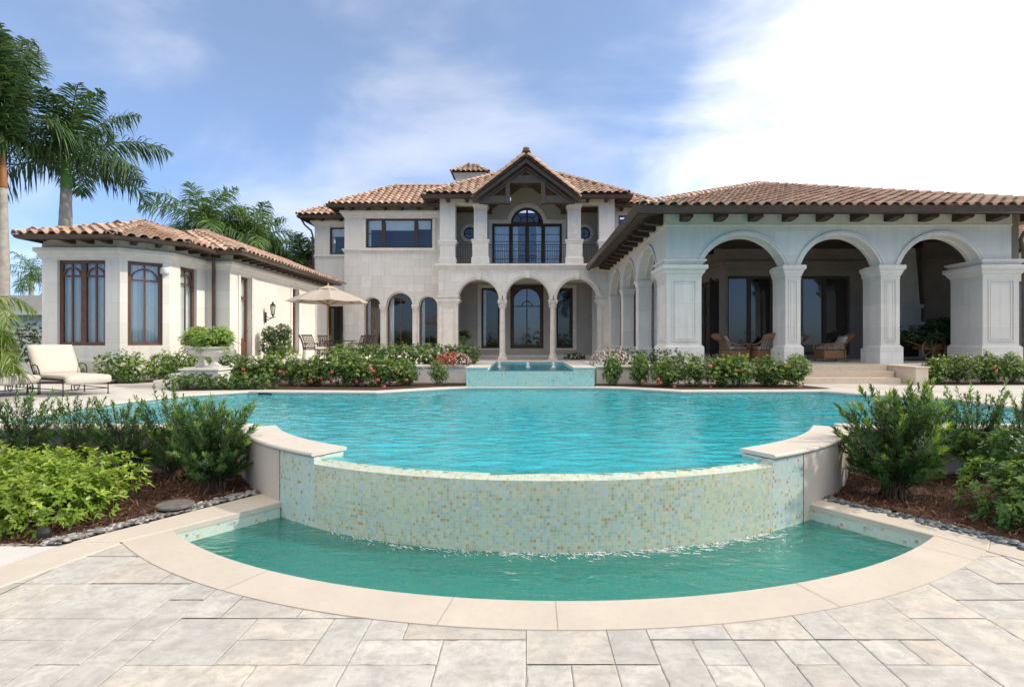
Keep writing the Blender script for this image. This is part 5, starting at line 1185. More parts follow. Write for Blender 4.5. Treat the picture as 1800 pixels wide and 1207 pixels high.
# steps by the urn pedestal
st = empty('garden_steps', (-9.5, 15.6, ZD), label='short flight of curved limestone steps up to the patio beside the urns', cat='steps')
def relb(m, name, mat, par, **k):
    L0 = par.location; m.v = [(a-L0[0], b-L0[1], c-L0[2]) for a, b, c in m.v]; return m.build(name, mat, par, **k)
for i in range(3):
    m = MB(); r = 1.05-i*.3; z0_, z1_ = ZD+.17*i*1.0, ZD+.17*(i+1); m.prism([(-9.13, 15.1+i*.28)]+[(-9.2+r*1.05*math.cos(a), 15.95+i*.1+r*.9*math.sin(a)) for a in [-math.pi/2-math.pi/2*k/10 for k in range(11)]]+[(-9.2-r*1.05, 18.6), (-9.13, 18.6)], z0_+.002, z1_); relb(m, 'step', mTRIM, st, bevel=.01)
# move children to world because they were built in world coordinates relative to parent
for par in (pool, basin, ft):
    for ch in [o for o in bpy.data.objects if o.parent == par]:
        ch.data.transform(Matrix.Translation(-Vector(par.location)))
# ================================================================ plants
def leaf(m, p, d, side, l, wd, col, droop=.15):
    """one folded leaf: base p, direction d, width axis side"""
    up = d.cross(side); mid = p+d*(l*.5)+up*(l*.06); tip = p+d*l-Vector((0, 0, droop*l))
    a = p+d*(l*.42)+side*wd-Vector((0, 0, droop*l*.3)); b = p+d*(l*.42)-side*wd-Vector((0, 0, droop*l*.3))
    m.idx([p, a, tip, b, mid], [(0, 1, 2, 4), (0, 4, 2, 3)], col)
def rdir(rnd, bias=(0, 0, 0)):
    while True:
        v = Vector((rnd.uniform(-1, 1), rnd.uniform(-1, 1), rnd.uniform(-1, 1)))
        if .05 < v.length < 1: break
    v = v.normalized()+Vector(bias); return v.normalized()
def vary(rnd, pal, a=.8, b=1.25): c = rnd.choice(pal); k = rnd.uniform(a, b); return (c[0]*k, c[1]*k, c[2]*k)
def bush(ells, n, l, wd, pal, tips, seed, tipz=.6, up=.5, droop=.2):
    """broad-leaved shrub: ells = [(cx,cy,cz,rx,ry,rz)], leaves in whorls on the outside and inside of lumpy ellipsoids"""
    rnd = random.Random(seed); m = MB(); tot = sum(q[3]*q[4]+q[3]*q[5] for q in ells)
    for c in ells:
        k = int(n*(c[3]*c[4]+c[3]*c[5])/tot/5)
        for i in range(k):
            d = rdir(rnd); rr = (.52+.5*rnd.random()**.55)*(1+.28*noise.noise(d*2.3+Vector((seed, c[0], 0))))
            p = Vector((c[0]+d.x*c[3]*rr, c[1]+d.y*c[4]*rr, c[2]+d.z*c[5]*rr))
            if p.z < 0.02: continue
            ax = (d+Vector((0, 0, up))+Vector((rnd.gauss(0, .3), rnd.gauss(0, .3), rnd.gauss(0, .3)))).normalized()
            t = ax.orthogonal().normalized(); b2 = ax.cross(t); top = rr > .86 and d.z > -.15 and rnd.random() < tipz
            a0 = rnd.uniform(0, 6.28)
            for q in range(5):
                a = a0+q*2.4; ld = (ax*rnd.uniform(.35, .9)+(t*math.cos(a)+b2*math.sin(a))).normalized(); sd = ld.cross(ax).normalized()
                ll = l*rnd.uniform(.7, 1.2); leaf(m, p+ax*(q*l*.12), ld, sd, ll, wd*ll/l, vary(rnd, tips if top else pal), droop)
    return m
def stems(ells, n, r, seed, h0=0):
    rnd = random.Random(seed); m = MB()
    for i in range(n):
        c = rnd.choice(ells); d = rdir(rnd, (0, 0, .4)); p = Vector((c[0]+d.x*c[3]*.7, c[1]+d.y*c[4]*.7, c[2]+d.z*c[5]*.7)); b = Vector((c[0]+rnd.gauss(0, .06), c[1]+rnd.gauss(0, .06), h0-.03)); q = (b+p)/2+Vector((rnd.gauss(0, .04), rnd.gauss(0, .04), 0))
        m.tube([b, q, p], [r, r*.7, r*.3], 5)
    return m
def fine_shrub(h, w_, nb, seed, leafn=46, pal=None, tips=None, l=.075):
    rnd = random.Random(seed); m = MB(); s = MB(); pal = pal or [(.065, .14, .04), (.09, .18, .05), (.05, .11, .035)]; tips = tips or [(.22, .34, .08), (.16, .28, .06)]
    for i in range(nb):
        zf = rnd.uniform(.22, 1.0); sp = w_*(.55+.6*math.sin(min(1, zf*1.1)*math.pi*.75)); a = rnd.uniform(0, 6.283); r = sp*math.sqrt(rnd.random())*.62
        tip = Vector((r*math.cos(a), r*math.sin(a), h*(zf*rnd.uniform(.86, 1.05)))); base = Vector((rnd.gauss(0, .07), rnd.gauss(0, .07), 0)); k = rnd.uniform(.25, .6)
        mid = Vector((tip.x*k*.7, tip.y*k*.7, tip.z*rnd.uniform(.4, .65)))
        pts = [base+(mid-base)*(t/4) for t in range(4)]+[mid+(tip-mid)*(t/5)+Vector((0, 0, -.03*math.sin(t/5*3.14))) for t in range(6)]
        if i % 2 == 0: s.tube([pts[0], pts[4], pts[-1]], [.009, .006, .002], 4)
        bl = (tip-mid).length
        for j in range(leafn):
            t = rnd.random()**.7; p = mid+(tip-mid)*t; ax = (tip-mid).normalized(); ax = (ax+Vector((0, 0, .5))).normalized(); tt = ax.orthogonal().normalized(); bb = ax.cross(tt); an = rnd.uniform(0, 6.283); op = .35+.9*(1-t)+(0 if t < .93 else -.1)
            ld = (ax*rnd.uniform(.5, 1.0)+(tt*math.cos(an)+bb*math.sin(an))*op).normalized(); sd = ld.cross(ax); sd = sd.normalized() if sd.length > .01 else tt
            ll = l*rnd.uniform(.7, 1.25); col = vary(rnd, tips if (t > .86 and zf > .45 and i % 3 != 0) else pal); q = p+ld*ll; w2 = ll*.085
            m.idx([p-sd*w2*.5, p+ld*ll*.5+sd*w2-Vector((0, 0, .003)), q-Vector((0, 0, ll*.12)), p+ld*ll*.5-sd*w2], [(0, 1, 2, 3)], col)
    return m, s
def plant(name, label, cat, loc, fol, stem=None, group=None, rz=0, mat=None, scale=None):
    o = empty(name, loc, rz, label, cat, group); fol.build('foliage', mat or mLEAF, o)
    if stem: stem.build('stem', mSTEM, o)
    if scale: o.scale = (scale,)*3 if isinstance(scale, (int, float)) else scale
    return o
# near beds: fine-leaved shrubs
G1 = 'fine leaved shrubs along the pool wall'
f1 = fine_shrub(1.3, .66, 95, 1, 74); s1 = plant('podocarpus_shrub', 'dark fine leaved shrub cut off by the left edge in front of the pool wall', 'shrub', (-6.95, 7.85, 0), *f1, group=G1)
f2 = fine_shrub(1.22, .56, 66, 2, 60); s2 = plant('podocarpus_shrub', 'sparse fine leaved shrub with bare reddish stems, second from the left before the pool wall', 'shrub', (-6.25, 7.9, 0), *f2, group=G1)
f3 = fine_shrub(1.22, .58, 78, 3, 70); s3 = plant('podocarpus_shrub', 'narrow fine leaved shrub in the middle of the left row before the pool wall', 'shrub', (-5.55, 7.85, 0), *f3, group=G1)
f4 = fine_shrub(1.38, .70, 90, 4, 70); s4 = plant('podocarpus_shrub', 'tall airy fine leaved shrub behind the largest one of the left bed', 'shrub', (-4.88, 7.85, 0), *f4, group=G1)
f5 = fine_shrub(1.22, .80, 140, 5, 84, tips=[(.24, .36, .09), (.18, .30, .07)], l=.09); s5 = plant('podocarpus_shrub', 'largest bushy fine leaved shrub beside the curved wall in the left bed', 'shrub', (-4.02, 7.35, 0), *f5, group=G1)
f6 = fine_shrub(1.42, .95, 190, 6, 86, tips=[(.32, .42, .07), (.20, .32, .06)], l=.095); s6 = plant('podocarpus_shrub', 'tall dense dark shrub with yellow green tips right of the curved wall', 'shrub', (4.55, 7.05, 0), *f6, group=G1)
copytree(s4, (5.45, 7.85, 0), 1.0, 'shaded fine leaved shrub just behind the tall yellow tipped one in the right bed', 1.0)
copytree(s1, (6.25, 7.9, 0), 2.2, 'dark shaded fine leaved shrub before the wall in the middle of the right bed', 1.03)
copytree(s3, (6.95, 7.9, 0), .6, 'fine leaved shrub cut off by the right edge before the pool wall', 1.1)
copytree(s2, (-7.75, 7.9, 0), .6, 'fine leaved shrub outside the left edge of the left bed', 1.1) if False else None
# bright broad-leaved bush in the left bed
E1 = [(-.75, -.05, .30, .62, .72, .40), (0, -.1, .30, .62, .78, .40), (.62, -.05, .28, .60, .62, .36), (-.4, .5, .40, .66, .5, .40), (.45, .45, .42, .68, .52, .36), (-1.4, 0, .3, .6, .8, .42), (.1, .2, .45, .7, .6, .33), (-1.2, .5, .4, .7, .5, .42)]
E1 = [(a, b, c*.86, d, e_, f*.86) for a, b, c, d, e_, f in E1]
bb = bush(E1, 12500, .078, .018, [(.22, .34, .03), (.17, .29, .025), (.24, .36, .035)], [(.40, .50, .06), (.32, .44, .05)], 12, .55, .9, .25)
plant('bright_bush', 'broad bright yellow green bush filling the near left bed', 'bush', (-5.62, 6.15, 0), bb, stems(E1, 30, .01, 3))
E2 = [(0, 0, .32, .50, .55, .36), (.55, .1, .34, .5, .6, .40), (.25, -.2, .2, .5, .4, .28)]
bb = bush(E2, 3600, .075, .02, [(.09, .18, .035), (.07, .15, .03)], [(.24, .36, .08), (.17, .29, .06)], 14, .6, .8, .25)
plant('glossy_bush', 'round glossy green bush at the right edge of the near right bed', 'bush', (5.18, 5.95, 0), bb, stems(E2, 12, .008, 4))
bb = bush([(0, 0, .42, .5, .45, .36), (.5, 0, .45, .5, .45, .38)], 2400, .07, .02, [(.05, .12, .025), (.04, .10, .02)], [(.13, .24, .05)], 15, .5, .6, .25)
plant('glossy_bush', 'loose darker green bush behind the round one at the right edge', 'bush', (5.75, 6.7, .1), bb, stems([(0, 0, .42, .5, .45, .36), (.5, 0, .45, .5, .45, .38)], 14, .008, 5))
# ixora and boxwood in the beds round the pool
def flowers(parent, spots, mat, seed, r=.055):
    rnd = random.Random(seed)
    for x, y, z in spots:
        m = MB()
        for k in range(34):
            d = rdir(rnd, (0, -.3, .5)); p = Vector((x, y, z))+d*r*rnd.uniform(.6, 1.05); t = d.orthogonal().normalized(); b = d.cross(t); s = r*.26; m.face([p-t*s, p-b*s+d*.004, p+t*s, p+b*s+d*.004])
        m.build('flower_head', mat, parent)
def ixora(seed, h=.95, w_=.58):
    rnd = random.Random(seed); E = [(rnd.uniform(-.25, .25), rnd.uniform(-.15, .15), h*rnd.uniform(.35, .62), w_*rnd.uniform(.6, .85), w_*rnd.uniform(.5, .7), h*rnd.uniform(.28, .40)) for _ in range(5)]
    return bush(E, 3200, .07, .021, [(.09, .17, .035), (.07, .13, .03), (.13, .22, .045)], [(.34, .42, .09), (.22, .33, .06)], seed, .5, .8, .2), stems(E, 8, .008, seed)
IXL = 'flowering ixora shrubs left of the fountain'; IXR = 'ixora shrubs right of the fountain'
ps = []
for k in range(4):
    f, s_ = ixora(40+k); o = plant('ixora_shrub', 'x', 'shrub', (0, 0, -50), f, s_); ps.append(o)
def place(src, loc, rz, sc, label, group, fl, mat, sd):
    o = copytree(ps[src], loc, rz, label, sc, group)
    if isinstance(sc, (int, float)): sc = (sc, sc, sc)
    R = Matrix.Rotation(-rz, 3, 'Z')
    sp = []
    for px, py in fl:    # flower spots in the photograph's plane of the shrub, turned into the shrub's own frame
        d = loc[1]-.38; wx, wz = (px-925)*d/1000, EY+(598-py)*d/1000; v = R @ Vector((wx-loc[0], d-loc[1], 0)); sp.append((v.x/sc[0], v.y/sc[1], (wz-loc[2])/sc[2]))
    flowers(o, sp, mat, sd, .062)
    return o
M0 = ZD+.02
place(0, (-7.85, 16.05, M0), .3, (.9, .9, .85), 'ixora with coral flowers at the left end of the row beside the urn pedestal', IXL, [(428, 649), (431, 656), (429, 676)], mCOR, 1)
place(1, (-7.25, 16.0, M0), 1.9, (1.05, 1, 1.03), 'tall ixora with a cluster of four pink heads low on its front', IXL, [(470, 667), (475, 673), (465, 675), (474, 680), (492, 653)], mPINK, 2)
place(2, (-6.55, 15.8, M0), 2.4, (.6, .6, .95), 'slender ixora with two pink heads near the ground beside a gap in the row', IXL, [(524, 668), (525, 680), (501, 655)], mPINK, 3)
place(3, (-5.85, 15.75, M0), .9, (1.05, 1, .98), 'ixora in the middle of the left row with three coral heads', IXL, [(546, 670), (563, 666), (583, 655)], mCOR, 4)
place(0, (-5.15, 15.7, M0), 3.5, (1.05, 1, 1.08), 'tallest leafy ixora of the left row below the dining table', IXL, [(582, 667), (618, 657), (627, 671)], mPINK, 5)
place(2, (-4.6, 15.75, M0), 5.0, (1.0, 1, .98), 'ixora with orange red heads before the arched windows', IXL, [(637, 645), (640, 658), (660, 664)], mCOR, 6)
place(1, (-4.0, 15.6, M0), .2, (.95, 1, .92), 'ixora with a high pink cluster, next to last in the left row', IXL, [(652, 648), (657, 652), (664, 668), (676, 680)], mPINK, 7)
place(3, (-3.35, 15.85, M0), 1.2, (.85, .9, .86), 'last ixora of the left row with one red head', IXL, [(699, 655), (714, 668)], mPINK, 8)
place(0, (-2.45, 15.98, M0), 4.4, (.55, .55, .72), 'small round green shrub standing alone left of the fountain', IXL, [], mPINK, 9)
place(1, (2.4, 16.0, M0), .4, (.55, .6, .98), 'narrow dark shrub just right of the fountain against the low wall', IXR, [], mCOR, 10)
place(2, (3.1, 15.9, M0), 1.4, (.65, .7, 1.02), 'dark open shrub second right of the fountain with one low coral head', IXR, [(1129, 670)], mCOR, 11)
place(3, (3.8, 15.6, M0), 2.4, (.95, 1, .96), 'dark ixora with an orange cluster near the coping', IXR, [(1157, 667), (1161, 673)], mCOR, 12)
place(0, (4.55, 15.55, M0), 3.2, (1.0, 1, .96), 'dark glossy ixora under the corner pier of the loggia', IXR, [(1186, 680)], mCOR, 13)
place(1, (5.25, 15.5, M0), .9, (1.05, 1, .95), 'ixora with one red head high up, below the first loggia arch', IXR, [(1248, 644), (1249, 682)], mPINK, 14)
place(2, (5.95, 15.5, M0), 4.1, (1.05, 1, 1.02), 'fullest dark ixora before the first loggia arch with two orange heads', IXR, [(1299, 651), (1310, 657)], mCOR, 15)
place(3, (6.65, 15.55, M0), 5.2, (1.05, 1, 1.0), 'dark ixora with one red head left of the second pier', IXR, [(1388, 644)], mCOR, 16)
place(0, (7.3, 15.55, M0), 1.3, (.95, 1, .92), 'yellow green ixora at the right end of the row beside the loggia steps', IXR, [(1406, 681)], mCOR, 17)
IXF = 'shrubs in the bed before the last piers'
place(1, (11.9, 16.55, M0), .5, (.9, .8, .92), 'yellow green shrub right of the step cheek wall', IXF, [], mCOR, 18)
place(2, (12.6, 16.6, M0), 1.9, (.9, .8, 1.0), 'bushy green shrub below the third loggia arch', IXF, [], mCOR, 19)
place(3, (13.45, 16.6, M0), 3.0, (1.0, .8, 1.1), 'tall shrub in front of the last wide pier with yellow shoots', IXF, [], mCOR, 20)
place(0, (14.25, 16.6, M0), 4.0, (1.0, .8, .95), 'shrub with orange flower clusters below the last wide pier', IXF, [(1752, 652), (1760, 665), (1748, 645)], mCOR, 21)
place(2, (15.1, 16.7, M0), 5.0, (1.0, .8, .85), 'low dark shrub at the right edge below the downspout', IXF, [], mCOR, 22)
for o in ps:
    for c in [x for x in bpy.data.objects if x.parent == o]: bpy.data.objects.remove(c)
    bpy.data.objects.remove(o)
# low round-leaved hedge near the urns
El = [(-1.15+.33*i, .05*math.sin(i*2), .18, .30, .32, .22) for i in range(8)]
plant('low_hedge', 'low spreading round leaved hedge at the foot of the urn pedestal', 'hedge', (-7.95, 14.78, ZD), bush(El, 4200, .06, .022, [(.07, .14, .035), (.055, .12, .03), (.10, .19, .05)], [(.18, .28, .07)], 51, .4, .7, .15))
# clipped hedges on the raised planters
El = [(-1.9+.4*i, .1*math.sin(i), .32, .36, .45, .34) for i in range(11)]
plant('clipped_hedge', 'long loose green hedge on the patio edge under the arched windows', 'hedge', (-3.9, 17.9, ZP-.05), bush(El, 9500, .075, .026, [(.10, .19, .045), (.08, .15, .035)], [(.24, .34, .09), (.18, .28, .06)], 52, .5, .7, .15))
El = [(-.7+.4*i, .05*math.sin(i), .26, .34, .4, .28) for i in range(5)]
plant('clipped_hedge', 'short dark hedge on the planter in front of the side arcade', 'hedge', (3.6, 17.6, ZP-.05), bush(El, 1700, .07, .024, [(.05, .11, .03), (.04, .09, .02)], [(.14, .22, .05)], 53, .4, .7, .15))
def impatiens(name, label, loc, pal, rx, seed, rz_=.34):
    E = [(0, 0, .05, rx, .38, rz_)]; f = bush(E, 1300, .05, .018, [(.06, .12, .04), (.10, .16, .05)], [(.1, .18, .05)], seed); o = plant(name, label, 'flower bed', loc, f)
    rnd = random.Random(seed); m = MB()
    for i in range(520):
        d = rdir(rnd, (0, -.35, .45)); p = Vector((d.x*rx*1.02, d.y*.4, .05+d.z*rz_*1.05))*1.0
        if p.z < 0: continue
        c = pal(d.x, rnd); t = d.orthogonal().normalized(); b = d.cross(t); s = rnd.uniform(.015, .028); m.idx([p+d*.012]+[p+(t*math.cos(a)+b*math.sin(a))*s for a in [k*1.2566 for k in range(5)]], [(0, 1+k, 1+(k+1) % 5) for k in range(5)], c)
    m.build('blossoms', mWHP, o); return o
red = lambda x, r: (.62, .07, .06) if r.random() < (.85 if x < .25 else .35) else (.85, .74, .70) if r.random() < .6 else (.75, .25, .2)
wht = lambda x, r: (.82, .80, .76) if (r.random() < .62) else (.60, .22, .13)
impatiens('impatiens_bed', 'mound of coral red and white impatiens left of the fountain', (-2.2, 17.1, ZP), red, .56, 61); impatiens('impatiens_bed', 'larger mound of white and rust impatiens right of the fountain', (2.55, 17.0, ZP), wht, .66, 62, .42)
# beds' soil on the deck
def soil(poly, z): m = MB(); m.sheet([poly], z, (.09, .045, .028)); return tag(m.build('bed_soil', mMUL), kind='stuff')
soil([(-9.05, 14.35), (-8.8, 14.2), (-7.2, 14.62), (-6.9, 14.66), (-3.8, 14.45), (-2.2, 15.68), (-1.70, 15.86), (-1.70, 16.84), (-8.12, 16.84), (-8.12, 14.99), (-8.9, 14.99)], ZD+.014)
soil([(1.9, 15.86), (2.7, 15.70), (4.0, 14.72), (7.45, 14.82), (8.0, 14.9), (7.7, 16.1), (7.0, 16.58), (1.95, 16.48)], ZD+.014)
soil([(11.47, 16.15), (17, 16.15), (17, 17.38), (11.47, 17.38)], ZD+.014); soil([(-16.6, 16.6), (-12.2, 16.6), (-10.4, 18.3), (-10.2, 18.8), (-11.5, 18.8), (-12.5, 17.48), (-15, 17.48), (-16.6, 18)], ZD+.016)
# shrubs round the bay window
GB = 'shrubs under the bay window'
fE = [(0, 0, .48, .5, .45, .45), (.5, .05, .45, .5, .45, .42)]
b0 = plant('viburnum_shrub', 'x', 'shrub', (-12.15, 16.85, ZD), bush(fE, 2700, .075, .024, [(.12, .22, .04), (.09, .17, .035)], [(.30, .42, .08), (.22, .34, .06)], 71, .6, .8, .15), stems(fE, 10, .01, 6), GB)
b0['label'] = 'bright green shrub under the middle of the bay window'
copytree(b0, (-11.15, 17.5, ZD), 1.4, 'bright green shrub below the angled bay window next to the steps', .98)
copytree(b0, (-13.55, 16.9, ZD), 2.2, 'dark small shrub behind the lounger backrest under the bay', (.6, .6, .85))
copytree(b0, (-10.45, 18.3, ZD), 3.9, 'shrub with pale leaves behind the urn steps', (.8, .8, 1.1))
fE = [(0, 0, .55, .32, .26, .42), (0, 0, 1.0, .28, .24, .30)]
c0 = plant('climbing_shrub', 'left one of two dark upright shrubs against the sunlit wing wall', 'shrub', (-10.3, 22.75, ZP), bush(fE, 2200, .075, .022, [(.04, .085, .025), (.055, .11, .03)], [(.10, .17, .05)], 75, .5, .6, .2), stems(fE, 8, .012, 7), 'upright shrubs against the wing wall'); c0.scale = (.9, 1, 1)
copytree(c0, (-10.35, 24.2, ZP), 2.0, 'right one of two dark upright shrubs against the sunlit wing wall', (1.15, 1.3, 1.1))
gE = [(0, 0, .25, .6, .4, .25)]
plant('low_shrub', 'light green low plants at the foot of the two upright wall shrubs', 'shrub', (-9.75, 22.9, ZP), bush(gE, 900, .08, .02, [(.12, .2, .04), (.09, .16, .03)], [(.25, .33, .08)], 77, .6, .8, .2))
# hedge at the far left
hE = [(-17.6-.6*i, 21.8+.2*math.sin(i), .9, .6, .7, 1.25) for i in range(9)]
plant('boundary_hedge', 'tall dark green hedge left of the bay between palm trunk and wing', 'hedge', (0, 0, ZD), bush(hE, 6500, .11, .035, [(.03, .07, .015), (.045, .09, .02)], [(.10, .17, .03)], 81, .5, .5, .2))
# ---------------------------------------------------------------- palms
def frond(m, base, az, el, Ln, curl, ll, n, rnd, pal, rib=(.16, .22, .05), plume=.6, twist=0, droop=.5):
    p = Vector(base); st = 12; pts = [p.copy()]; a = el; dirs = []
    for i in range(st):
        d = Vector((math.cos(az)*math.cos(a), math.sin(az)*math.cos(a), math.sin(a))); dirs.append(d); p = p+d*(Ln/st); pts.append(p.copy()); a -= curl/st*(0.5+1.1*i/st); az += twist/st
    m.tube(pts, [.035*(1-.9*i/st)*Ln/3.5+.004 for i in range(st+1)], 4, rib, cap=False)
    for i in range(n):
        t = .10+.9*(i+rnd.random()*.6)/n; k = min(st-1, int(t*st)); q = t*st-k; P = pts[k]+(pts[min(k+1, st)]-pts[k])*q; d = dirs[k]; side = d.cross(Vector((0, 0, 1)))
        if side.length < .05: side = Vector((1, 0, 0))
        side.normalize(); up = side.cross(d).normalized(); L_ = ll*(.45+.75*math.sin(math.pi*min(1, t*.92+.08))**.8)*(1 if t < .85 else 1-(t-.85)*3.2)
        for s in (-1, 1):
            w_ = rnd.gauss(0, plume); dr = (side*s*math.cos(w_)+up*math.sin(w_)+d*rnd.uniform(.45, .8)).normalized(); l2 = L_*rnd.uniform(.85, 1.1); wd = .023*ll/.7*rnd.uniform(.8, 1.2)+.004
            sd = dr.cross(up); sd = sd.normalized() if sd.length > .1 else d; g_ = Vector((0, 0, -1)); c = vary(rnd, pal)
            p1 = P+dr*l2*.4+g_*l2*droop*.10; p2 = P+dr*l2*.74+g_*l2*droop*.38; p3 = P+dr*l2*.93+g_*l2*droop*.78
            m.idx([P-sd*wd*.4, P+sd*wd*.4, p1-sd*wd, p1+sd*wd, p2-sd*wd*.7, p2+sd*wd*.7, p3], [(0, 1, 3, 2), (2, 3, 5, 4), (4, 5, 6)], c)
def palm(name, label, loc, h, seed, nf=18, Ln=3.8, ll=.75, r=.24, lean=(0, 0), group=None, shaft=1.4, els=(-.5, 1.35), pal=None, n=58, shaftcol=None, plume=.6, cat='palm tree', azs=None, curl=1.9, pw=1.0):
    rnd = random.Random(seed); o = empty(name, loc, 0, label, cat, group); pal = pal or [(.032, .075, .022), (.045, .095, .025), (.06, .12, .03), (.025, .06, .022)]
    ptsn = 26; prof = []; m = MB(); path = []; R = []
    for i in range(ptsn+1):
        t = i/ptsn; path.append((lean[0]*t*t, lean[1]*t*t, h*t)); bulge = 1+.30*math.exp(-((t-.55)/.25)**2)-.35*max(0, t-.75)*2; R.append(r*(1.35-.3*min(1, t*6) if t < .17 else 1.05)*bulge*.92*(1.0+(.03 if i % 2 else 0)))
    m.tube(path, R, 14); nv = len(m.v)
    m.build('trunk', mTRUNK, o, smooth=True)
    tx, ty = lean; m = MB(); rr = R[-1]
    m.lathe([(rr*.95, 0), (rr*1.12, .12), (rr*.95, shaft*.45), (rr*.7, shaft*.85), (rr*.45, shaft*1.05)], 12, (tx, ty, h-.03)); m.build('crownshaft', shaftcol or mSHAFT, o, smooth=True)
    m = MB()
    for i in range(nf):
        az = i*2.39996+rnd.uniform(-.2, .2) if not azs else rnd.uniform(*azs); t = (i/(nf-1))**pw; el = els[1]+(els[0]-els[1])*t+rnd.uniform(-.1, .1)
        frond(m, (tx, ty, h+shaft*(.95-.12*t)), az, el, Ln*rnd.uniform(.88, 1.08)*(1 if t > .15 else .8), curl*(.55+.6*t), ll, n, rnd, pal, plume=plume, twist=rnd.uniform(-.3, .3), droop=rnd.uniform(.5, .9))
    m.build('crown', mPALM, o); return o
PD = [(.045, .10, .045), (.065, .125, .045), (.09, .16, .045), (.035, .085, .045)]
ORG = simple('orange_crownshaft', (.42, .17, .05), (.30, .14, .05), 3, .4, .1, 30)
palm('royal_palm', 'tall royal palm at the left edge with orange crownshaft and grey trunk', (-19.33, 21, -.3), 5.9+EY, 101, 22, 6.3, 1.05, .17, shaft=1.5, shaftcol=ORG, pal=PD, els=(.0, 1.56), n=96, curl=.6, azs=(1.0, 5.1), pw=2.2)
palm('royal_palm', 'royal palm with green crownshaft and bulging grey trunk rising behind the bay', (-19.1, 23.5, -.3), 6.55+EY, 107, 18, 3.8, .85, .24, shaft=1.3, pal=PD, els=(.12, 1.35), lean=(.1, 0), n=84, curl=1.42)
GP = 'palms behind the left wing'
PG = [(.09, .17, .05), (.12, .22, .055), (.17, .28, .06), (.06, .13, .06)]
palm('feather_palm', 'largest feather palm behind the left wing roof', (-19.0, 33.5, -.3), 5.9+EY, 111, 21, 3.7, .95, .22, group=GP, pal=PG, shaft=1.1)
palm('feather_palm', 'feather palm with a steep light frond, middle of the group behind the wing', (-17.0, 35.0, -.3), 5.4+EY, 113, 20, 3.5, .95, .22, group=GP, pal=PG, shaft=1.0)
palm('feather_palm', 'yellow green feather palm nearest the main block behind the wing', (-14.6, 37.0, -.3), 4.3+EY, 115, 19, 3.3, .95, .2, group=GP, pal=[(.07, .14, .03), (.10, .18, .04), (.05, .11, .03)], shaft=1.0)
palm('feather_palm', 'low feather palm between the two largest ones behind the wing', (-18.6, 37.5, -.3), 4.6+EY, 117, 19, 3.7, 1.0, .2, group=GP, pal=PG, shaft=1.0)
palm('feather_palm', 'low dense feather palm seen just above the wing ridge', (-16.9, 33.6, -.3), 3.6+EY, 119, 20, 3.0, .95, .2, group=GP, pal=[(.07, .14, .03), (.09, .16, .04), (.05, .11, .03)], shaft=.9)
palm('distant_palm', 'small distant palm over the grey roof at the far left', (-43.5, 50, -1), 6.2+EY, 121, 13, 2.6, .7, .2, shaft=.8, n=30, pal=PG)
# drooping areca clump at the left edge
rnd = random.Random(5); ar = empty('areca_palm', (-12.1, 11.9, ZD), 0, 'drooping feathery areca palm at the left edge beside the lounge chairs', 'palm'); m = MB(); sm = MB()
PA = [(.13, .21, .03), (.17, .25, .04), (.10, .17, .03), (.22, .30, .05)]
for i in range(40):
    az = rnd.uniform(-3.14, 3.14); b = (rnd.gauss(0, .12), rnd.gauss(0, .12), rnd.uniform(.7, 1.5)); frond(m, b, az, rnd.uniform(.5, 1.35), rnd.uniform(1.5, 2.1), rnd.uniform(2.4, 3.3), .40, 46, rnd, PA, plume=.35, droop=.9)
    sm.tube([(b[0]*.6, b[1]*.6, 0), b], [.03, .02], 6)
m.build('crown', mPALM, ar); sm.build('stems', mSHAFT, ar)
# palms on the sea side, mirrored in the windows
for i, (x, y, h, lb) in enumerate(((-9, -16, 6.5, 'palm on the sea side seen as a dark reflection in the arched windows'), (7, -20, 7.5, 'tall palm on the sea side seen reflected in the first sliding doors'), (13, -14, 5.0, 'short palm on the sea side seen reflected in the second sliding doors'))):
    palm('seaside_palm', lb, (x, y, -.6), h, 131+i, 15, 3.4, .8, .22, n=34, group='palms reflected in the windows')
tE = [(-30+3.2*i+.8*math.sin(i*3), -34+1.5*math.sin(i*2.1), 1.2+.8*math.sin(i*1.3), 2.4, 1.5, 2.4+.9*math.sin(i*2.7)) for i in range(20)]
plant('seaside_thicket', 'dark thicket on the sea side mirrored along the foot of the windows', 'bushes', (0, 0, -.8), bush(tE, 5200, .5, .14, [(.03, .06, .02), (.045, .08, .025)], [(.08, .13, .03)], 92, .5, .5, .2))
# far bushes and neighbour house
tE = [(-38-1.3*i, 46, 2.0+.5*math.sin(i*1.7), 1.2, 1.2, 1.7) for i in range(7)]
plant('far_shrubbery', 'bushy trees over the neighbouring grey roof', 'tree', (0, 0, 1.0), bush(tE, 3600, .3, .09, [(.05, .10, .02), (.07, .13, .03)], [(.13, .2, .04)], 91, .5, .5, .2))
nb = empty('neighbour_house', (-44, 42, 0), 0, 'low neighbouring house with grey shingle roof and white fascia', 'house')
m = MB(); m.box(-12, 9.0, 0, 6, -1.4, e(1.9)); m.build('wall', mWALL, nb); m = MB(); m.box(-12.5, 9.5, -.6, -.5, e(1.85), e(2.15)); m.build('fascia', mWHITE, nb)
m = MB(); m.hexa([(-12.5, -.6, e(2.15)), (9.5, -.6, e(2.15)), (9.5, 6.6, e(2.15)), (-12.5, 6.6, e(2.15)), (-12.5, 2.9, e(3.55)), (9.0, 2.9, e(3.55)), (9.0, 3.1, e(3.55)), (-12.5, 3.1, e(3.55))]); m.build('roof', mGREYR, nb)
